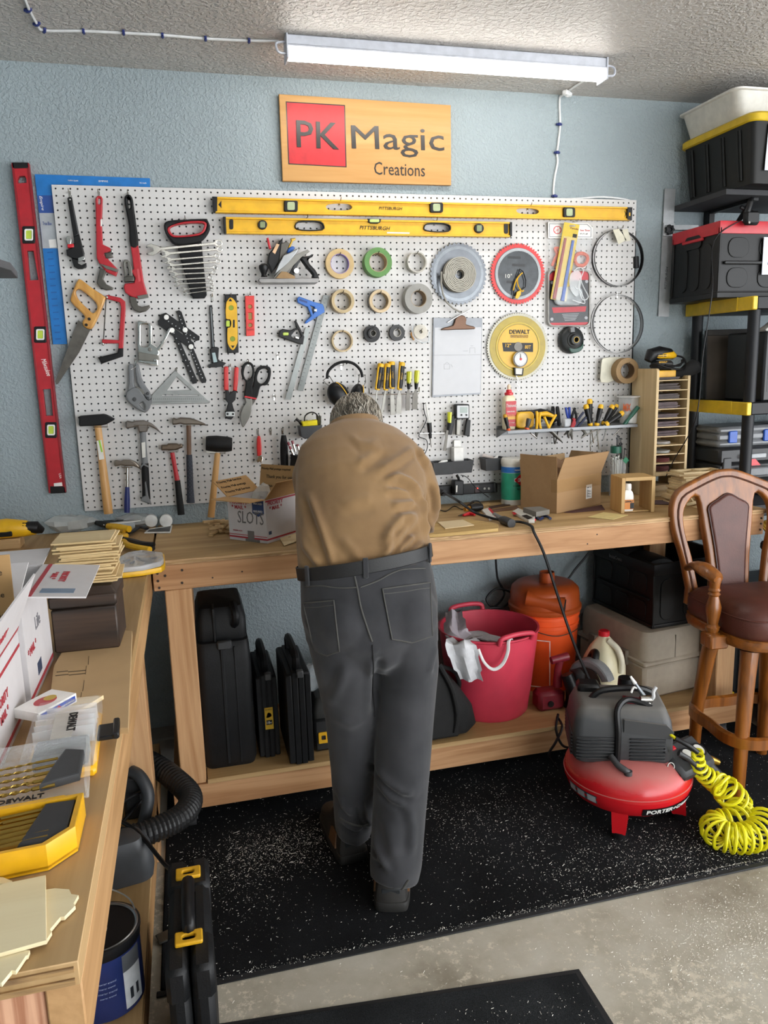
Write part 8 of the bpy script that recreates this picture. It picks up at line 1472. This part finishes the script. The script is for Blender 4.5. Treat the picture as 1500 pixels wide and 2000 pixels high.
def bmob(bm,name,mat,parent,ang=80):
    me =bpy.data.meshes.new(name); off =RL[parent.name]
    for v in bm.verts: v.co -= off
    bm.to_mesh(me); bm.free(); me.polygons.foreach_set('use_smooth',[True]*len(me.polygons)); me.materials.append(mat); o =_link(name,me); o.parent =parent; RL[o.name] =off; return o
def cloth(c1,c2,sc,rough=.9,wv=900):
    m,nt,bs =newmat('cloth ' +c1); v =coords(nt); n =nd(nt,'ShaderNodeTexNoise'); n.inputs['Scale'].default_value =sc; n.inputs['Detail'].default_value =6; nt.links.new(v,n.inputs['Vector'])
    nt.links.new(ramp(nt,n.outputs['Fac'],[(.3,rgba(c1)),(.7,rgba(c2))]),bs.inputs['Base Color']); bs.inputs['Roughness'].default_value =rough; bs.inputs['Specular IOR Level'].default_value =.2; bs.inputs['Sheen Weight'].default_value =.25
    n2 =nd(nt,'ShaderNodeTexNoise'); n2.inputs['Scale'].default_value =wv; nt.links.new(v,n2.inputs['Vector']); bump(nt,bs,n2.outputs['Fac'],.35,.0015); return m
man =thing('person','man in a tan shirt and dark jeans leaning over the workbench','person',(.89,-1.0,.0105),world=True)
RLEG =[((1.0,-1.015,.86),.11,.13),((1.01,-1.03,.707),.096,.115),((.989,-1.06,.554),.090,.10),((.97,-1.085,.401),.086,.092),((.947,-1.115,.25),.082,.088),((.926,-1.145,.12),.080,.086),((.916,-1.155,.075),.074,.082)]
LLEG =[((.805,-1.0,.86),.105,.13),((.819,-1.015,.728),.097,.115),((.834,-.985,.545),.080,.095),((.841,-.955,.353),.072,.085),((.841,-.93,.18),.064,.078),((.842,-.915,.105),.060,.076)]
PELV =[((.90,-.97,1.036),.200,.128),((.903,-.985,.98),.207,.138),((.903,-1.01,.90),.212,.150),((.905,-1.015,.82),.203,.145),((.91,-1.015,.745),.15,.115),((.912,-1.015,.715),.08,.09)]
TORS =[((.90,-.975,.985),.196,.128),((.901,-.965,1.02),.206,.137),((.91,-.915,1.08),.211,.142),((.925,-.84,1.164),.213,.147),((.94,-.78,1.238),.215,.146),((.95,-.735,1.30),.212,.128),((.953,-.70,1.35),.203,.102),((.955,-.665,1.388),.158,.080),((.957,-.635,1.412),.085,.064)]
RARM =[((1.085,-.735,1.315),.07,.085),((1.135,-.715,1.27),.068,.088),((1.172,-.69,1.19),.062,.075),((1.182,-.665,1.11),.056,.066),((1.172,-.63,1.065),.054,.06),((1.13,-.55,1.062),.048,.05),((1.05,-.43,1.055),.040,.040)]
LARM =[((.81,-.735,1.315),.07,.085),((.79,-.70,1.26),.066,.085),((.80,-.64,1.18),.058,.07),((.81,-.58,1.09),.054,.062),((.825,-.53,1.065),.05,.054),((.865,-.42,1.055),.040,.040)]
def shrink(L,k): return [(c,a - k,b - k) for c,a,b in L]
# body: one continuous surface with head, neck, hands
mb =MB()
for L in (PELV,TORS,RLEG,LLEG,RARM,LARM): ell(mb,shrink(L,.014 if L in (RARM,LARM) else .034))
mb.tube([(.955,-.67,1.36),(.968,-.60,1.395),(.98,-.56,1.40)],[.058,.056,.058],18)
HD =TR(.986,-.528,1.405,rx=-38); hd =MB(HD); hd.ball((0,0,.015),1,n=26,m=18,sc=(.080,.098,.095)); hd.ball((0,.045,-.045),1,n=22,m=14,sc=(.062,.065,.075)); hd.tube([(0,.09,.0),(0,.118,-.028),(0,.11,-.04)],[.008,.014,.011],10); hd.ball((0,.098,-.066),1,sc=(.024,.012,.007),n=12,m=8)
for s in (-1,1): hd.ball((s*.083,.005,-.012),1,sc=(.009,.02,.032),n=12,m=10)
mb.v += hd.v; k0 =len(mb.v) - len(hd.v); mb.f += [tuple(i +k0 for i in f) for f in hd.f]
for s,wx,wy in ((1,1.05,-.43),(-1,.865,-.42)):
    w =Vector((wx,wy,1.055)); d =Vector((-.55*s,.83,-.12)).normalized(); sd =d.cross(Vector((0,0,1))).normalized(); pc_ =w +d*.055
    mb.tube([w - d*.02,w +d*.01,w +d*.05,w +d*.085],[.026,.028,.038,.036],14,flat=.5)
    for j,(o,L) in enumerate(((-.027,.062),(-.009,.072),(.009,.068),(.027,.054))): b0 =w +d*.08 +sd*o; mb.tube([b0,b0 +d*L*.45 +Vector((0,0,.006)),b0 +d*L*.8 - Vector((0,0,.006)),b0 +d*L - Vector((0,0,.016))],[.0095,.009,.0085,.007],8)
    b0 =w +d*.03 - sd*s*.03; mb.tube([b0,b0 +d*.03 - sd*s*.022,b0 +d*.058 - sd*s*.02 - Vector((0,0,.008))],[.012,.0105,.008],8)
bmob(remesh(mb,.0055,2),'body',mt('#b98a72',.5,var=.08,scale=40),man)
for s in (-1,1): ob(MB(HD).ball((s*.031,.09,.012),.012,n=12,m=8),'eye',mt('#d8d4cf',.2),man)
# shirt
S_ =K(540,760,4.1667)
bm =remesh(ell(ell(ell(MB(),TORS),RARM),LARM),.0062,5)
FS =[(S_((560,585),(700,505),(820,440)),.005,.012,-.75),(S_((690,640),(850,565),(1010,500),(1100,470)),.006,.012,-.75),(S_((800,700),(920,685),(1010,725),(1125,815)),.011,.012,-.82),(S_((780,770),(900,775),(1040,800),(1130,850)),.006,.011,-.82),(S_((840,905),(960,890),(1090,880)),.007,.011,-.86),(S_((750,1215),(850,1085),(960,1005),(1120,1010)),.012,.013,-.92),(S_((740,1330),(870,1185),(1000,1085),(1135,1050)),.013,.013,-.95),(S_((840,1340),(960,1225),(1110,1140)),.009,.011,-.97),(S_((930,1345),(1050,1270),(1180,1220)),.007,.010,-.97),(S_((275,840),(315,1000),(365,1230),(400,1380)),.008,.011,-.92),(S_((195,1080),(240,1290),(330,1400)),.008,.012,-.97),(S_((215,900),(225,1050),(270,1250)),.004,.012,-.92),(S_((1125,450),(1130,530),(1190,610)),.007,.010,-.70),(S_((1150,820),(1160,900),(1130,1010),(1150,1100)),-.016,.012,-.80),(S_((1190,700),(1240,850),(1270,1000)),.008,.012,-.66),(S_((1160,1010),(1220,1090),(1270,1180)),.008,.011,-.66),(S_((545,350),(610,410),(690,420),(790,380)),.003,.012,-.70),(S_((580,470),(660,450),(740,420)),.002,.012,-.70),(S_((450,900),(600,850),(720,840)),.003,.016,-.85),(S_((470,1150),(560,1250),(620,1340)),.004,.014,-.95)]
folds(bm,[(p,a*1.6,w,y) for p,a,w,y in FS]); 
SHC =cloth('#7f6344','#937551',7); shirt =bmob(bm,'shirt',SHC,man)
ob(MB().loft([[Vector((.957,-.632,1.421)) +Vector((a*math.cos(x),b*math.sin(x)*.83 +dz*.55,b*math.sin(x)*-.45 +dz)) for x in [2*pi*k/28 for k in range(28)]] for a,b,dz in ((.094,.082,-.022),(.088,.077,.004),(.084,.073,.015),(.074,.064,.013),(.070,.060,-.012))],cap=False),'collar',SHC,shirt)
# jeans
mb =ell(ell(ell(MB(),PELV),RLEG),LLEG); mb.ball((.815,-1.055,.885),1,sc=(.098,.105,.105),n=22,m=14); mb.ball((.995,-1.06,.885),1,sc=(.103,.105,.108),n=22,m=14)
bm =remesh(mb,.0065,5); T_ =K(560,1060,4.4118); U_ =K(600,1440,5.357)
FJ =[(T_((730,880),(740,1000),(735,1200),(745,1450)),-.012,.014,-1.05),(T_((750,1090),(850,1020),(980,960)),.003,.016,-1.1),(T_((470,950),(420,1150),(360,1400)),.006,.016,-1.05),(T_((380,1420),(500,1470),(640,1400)),.0028,.016,-1.0),(U_((720,330),(820,440),(960,500),(1090,520)),.009,.011,-1.14),(U_((740,500),(850,590),(1000,625)),.007,.010,-1.14),(U_((700,1000),(740,1200),(850,1390)),.010,.010,-1.2),(U_((330,560),(380,700),(460,760)),.006,.010,-.98),(U_((350,850),(480,900),(620,870)),.007,.009,-.97),(U_((860,900),(880,1100),(900,1250)),.005,.016,-1.2),(U_((1050,700),(1090,900),(1060,1200)),.005,.014,-1.18),(T_((150,620),(220,780),(300,900)),.005,.013,-1.05),(T_((1150,1050),(1200,930),(1240,800)),.006,.012,-1.05)]
folds(bm,[(p,a*1.3,w,y) for p,a,w,y in FJ]); BV =BVHTree.FromBMesh(bm); DEN =cloth('#2b2c2f','#3d3d40',9,.85,1100); jeans =bmob(bm,'jeans',DEN,man)
def onj(u,v,off=.002):
    d =Vector(ray(u,v)).normalized(); h =BV.ray_cast(Vector(CAM),d)
    return (h[0] +h[1]*off) if h[0] else atY(u,v,-1.02)
STI =mt('#4d4c49',.85); DK =mt('#1f1f21',.85)
def stitch(name,pts,r=.0022,mat=STI,off=.0015): return ob(MB().tube([onj(*p,off) for p in sm(pts,5,False)],r,6),name,mat,jeans)
def pocket(corners):
    """patch pocket lying on the cloth, with its stitched rim"""
    Q =[Vector(c) for c in T_(*corners)]; n =10; g =[]
    for i in range(n +1):
        l =Q[0].lerp(Q[3],i/n); r =Q[1].lerp(Q[2],i/n)
        for j in range(n +1): p =l.lerp(r,j/n) +Vector((0,9*(1 - abs(2*j/n - 1))*i/n)); g.append(onj(p.x,p.y,.0035))
    ob(MB().add(g,[(i*(n +1) +j,i*(n +1) +j +1,(i +1)*(n +1) +j +1,(i +1)*(n +1) +j) for i in range(n) for j in range(n)]),'back_pocket',DEN,jeans)
    rim =[g[j] for j in range(n +1)] +[g[i*(n +1) +n] for i in range(1,n +1)] +[g[n*(n +1) +j] for j in range(n - 1,-1,-1)] +[g[i*(n +1)] for i in range(n - 1,0,-1)]
    ob(MB().tube(rim,.0022,6,closed=True),'pocket_rim',STI,jeans); ob(MB().tube([g[(n +1) +j] for j in range(n +1)],.0014,6),'pocket_stitch',STI,jeans)
pocket(((822,400),(1228,345),(1248,800),(905,830))); pocket(((150,520),(408,500),(455,930),(245,930)))
stitch('yoke_seam',T_((160,378),(300,372),(450,390),(610,385))); stitch('yoke_seam',T_((635,385),(780,330),(900,265),(1010,230),(1190,222))); stitch('centre_seam',T_((585,290),(610,400),(640,560),(690,720),(735,850)),.0026); stitch('leg_seam',T_((740,880),(745,1050),(740,1250),(760,1500)),.002,DK); stitch('hem',U_((695,1500),(760,1580),(870,1625),(980,1600),(1060,1490)),.0035); stitch('hem',U_((345,845),(450,900),(560,930),(640,905)),.0035)
ob(MB().add([onj(*p,.004) for p in T_((1008,165),(1108,168),(1110,198),(1015,200))],[(0,1,2,3)]),'leather_tag',mt('#1a1412',.6),jeans)
# belt
BC =Vector((.9015,-.968,1.035)); tlt =Matrix.Rotation(R(-5.5),3,'Y'); lp =lambda a,b,z: [BC +tlt@Vector((a*math.cos(x),b*math.sin(x),z - .012*math.cos(x*2)*0 - .16*b*math.sin(x))) for x in [2*pi*k/48 for k in range(48)]]
ob(MB().loft([lp(.209,.141,-.021),lp(.213,.145,-.019),lp(.213,.145,.019),lp(.209,.141,.021)],cap=False),'belt',mt('#17181a',.5,bmp=.2),man)
for a in (-98,-30,-152):
    x =R(a); c =BC +tlt@Vector((.216*math.cos(x),.148*math.sin(x),-.16*.145*math.sin(x))); F0 =frame(c,(-math.sin(x),math.cos(x),0),(0,0,1)); ob(MB(F0).box(-.008,.008,-.032,.028,-.004,.003,.002),'belt_loop',DEN,jeans)
# shoes
def shoe(label,hx,hy,yaw):
    T =TR(hx,hy,.0105,rz=yaw); prof =[(-.012,.036),(.012,.052),(.08,.056),(.15,.056),(.21,.058),(.26,.050),(.295,.022)]
    o =[(w,y) for y,w in prof] +[(-w,y) for y,w in reversed(prof)]; s =ob(MB(T).plate(sm(o,3),.032,TR(z=.0325),.005),'shoe',mt('#22211f',.65,bmp=.3),man,label=label)
    rg =[[(x*sx,y*sy +oy,z) for x,y in sm([(a*.92,b) for a,b in o],2)] for sx,sy,oy,z in ((1.0,.98,.004,.03),(.98,.95,.006,.055),(.86,.72,.008,.085),(.74,.50,.012,.115),(.70,.42,.014,.135))]; ob(MB(T).loft(rg),'upper',mt('#2b2927',.6,var=.2),s)
    for sx in (-1,1): ob(MB(T).loft([[(sx*.055,.03,.04),(sx*.058,.10,.04),(sx*.050,.09,.088),(sx*.046,.04,.088)],[(sx*.040,.03,.04),(sx*.043,.09,.04),(sx*.035,.08,.088),(sx*.031,.04,.088)]]),'brown_panel',mt('#6b4a2c',.55),s)
    ob(MB(T).box(-.03,.03,-.006,.01,.055,.075,.004),'heel_band',mt('#23272a',.6),s)
shoe('dark brown trainer on the right foot',.893,-1.205,-17); shoe('dark brown trainer on the left foot',.832,-.945,4)
# hair and glasses
HAIR =mt('#6f675c',.55,var=.35,scale=55); hb =MB(HD); random.seed(12); hb.ball((0,-.008,.022),1,n=30,m=20,sc=(.088,.104,.098)); cap =remesh(hb,.006,1)
dele =[v for v in cap.verts if ((HD.inverted()@v.co).y>.05 and (HD.inverted()@v.co).z<.055) or (HD.inverted()@v.co).z<-.065]; bmesh.ops.delete(cap,geom=dele,context='VERTS'); hair =bmob(cap,'hair',HAIR,man)
for tone,nm in (('#5a5349','dark_strand'),('#8f877a','grey_strand'),('#b3aca0','light_strand')):
    mb =MB(HD)
    for k in range(520):
        th_ =random.uniform(0,6.28); ph =math.acos(random.uniform(-.55,1)); pts =[]; wv =random.uniform(0,6.28); r0 =random.uniform(1.0,1.045)
        for j in range(6):
            p =min(ph +j*.085,2.35); t_ =th_ +.06*math.sin(wv +j*.9); pts.append((.089*r0*math.sin(p)*math.cos(t_),-.008 +.105*r0*math.sin(p)*math.sin(t_),.022 +.099*r0*math.cos(p)))
        if any(q[1]>.05 and q[2]<.055 for q in pts): continue
        mb.tube(pts,[.0014,.0018,.0018,.0016,.0014,.0006],4)
    o =ob(mb,nm,mt(tone,.5,var=.15,scale=60),hair); o['kind'] ='stuff'
g =MB(HD); 
for s in (-1,1): g.tube([(s*.082,.0,.0),(s*.086,.06,.008),(s*.07,.115,.01)],.0022,6); g.tube([(s*.033 +.024*math.cos(a),.119,.008 +.017*math.sin(a)) for a in [2*pi*k/18 for k in range(18)]],.0016,6,closed=True)
ob(g.tube([(-.012,.12,.01),(.012,.12,.01)],.0016,6),'glasses',BLK,man)
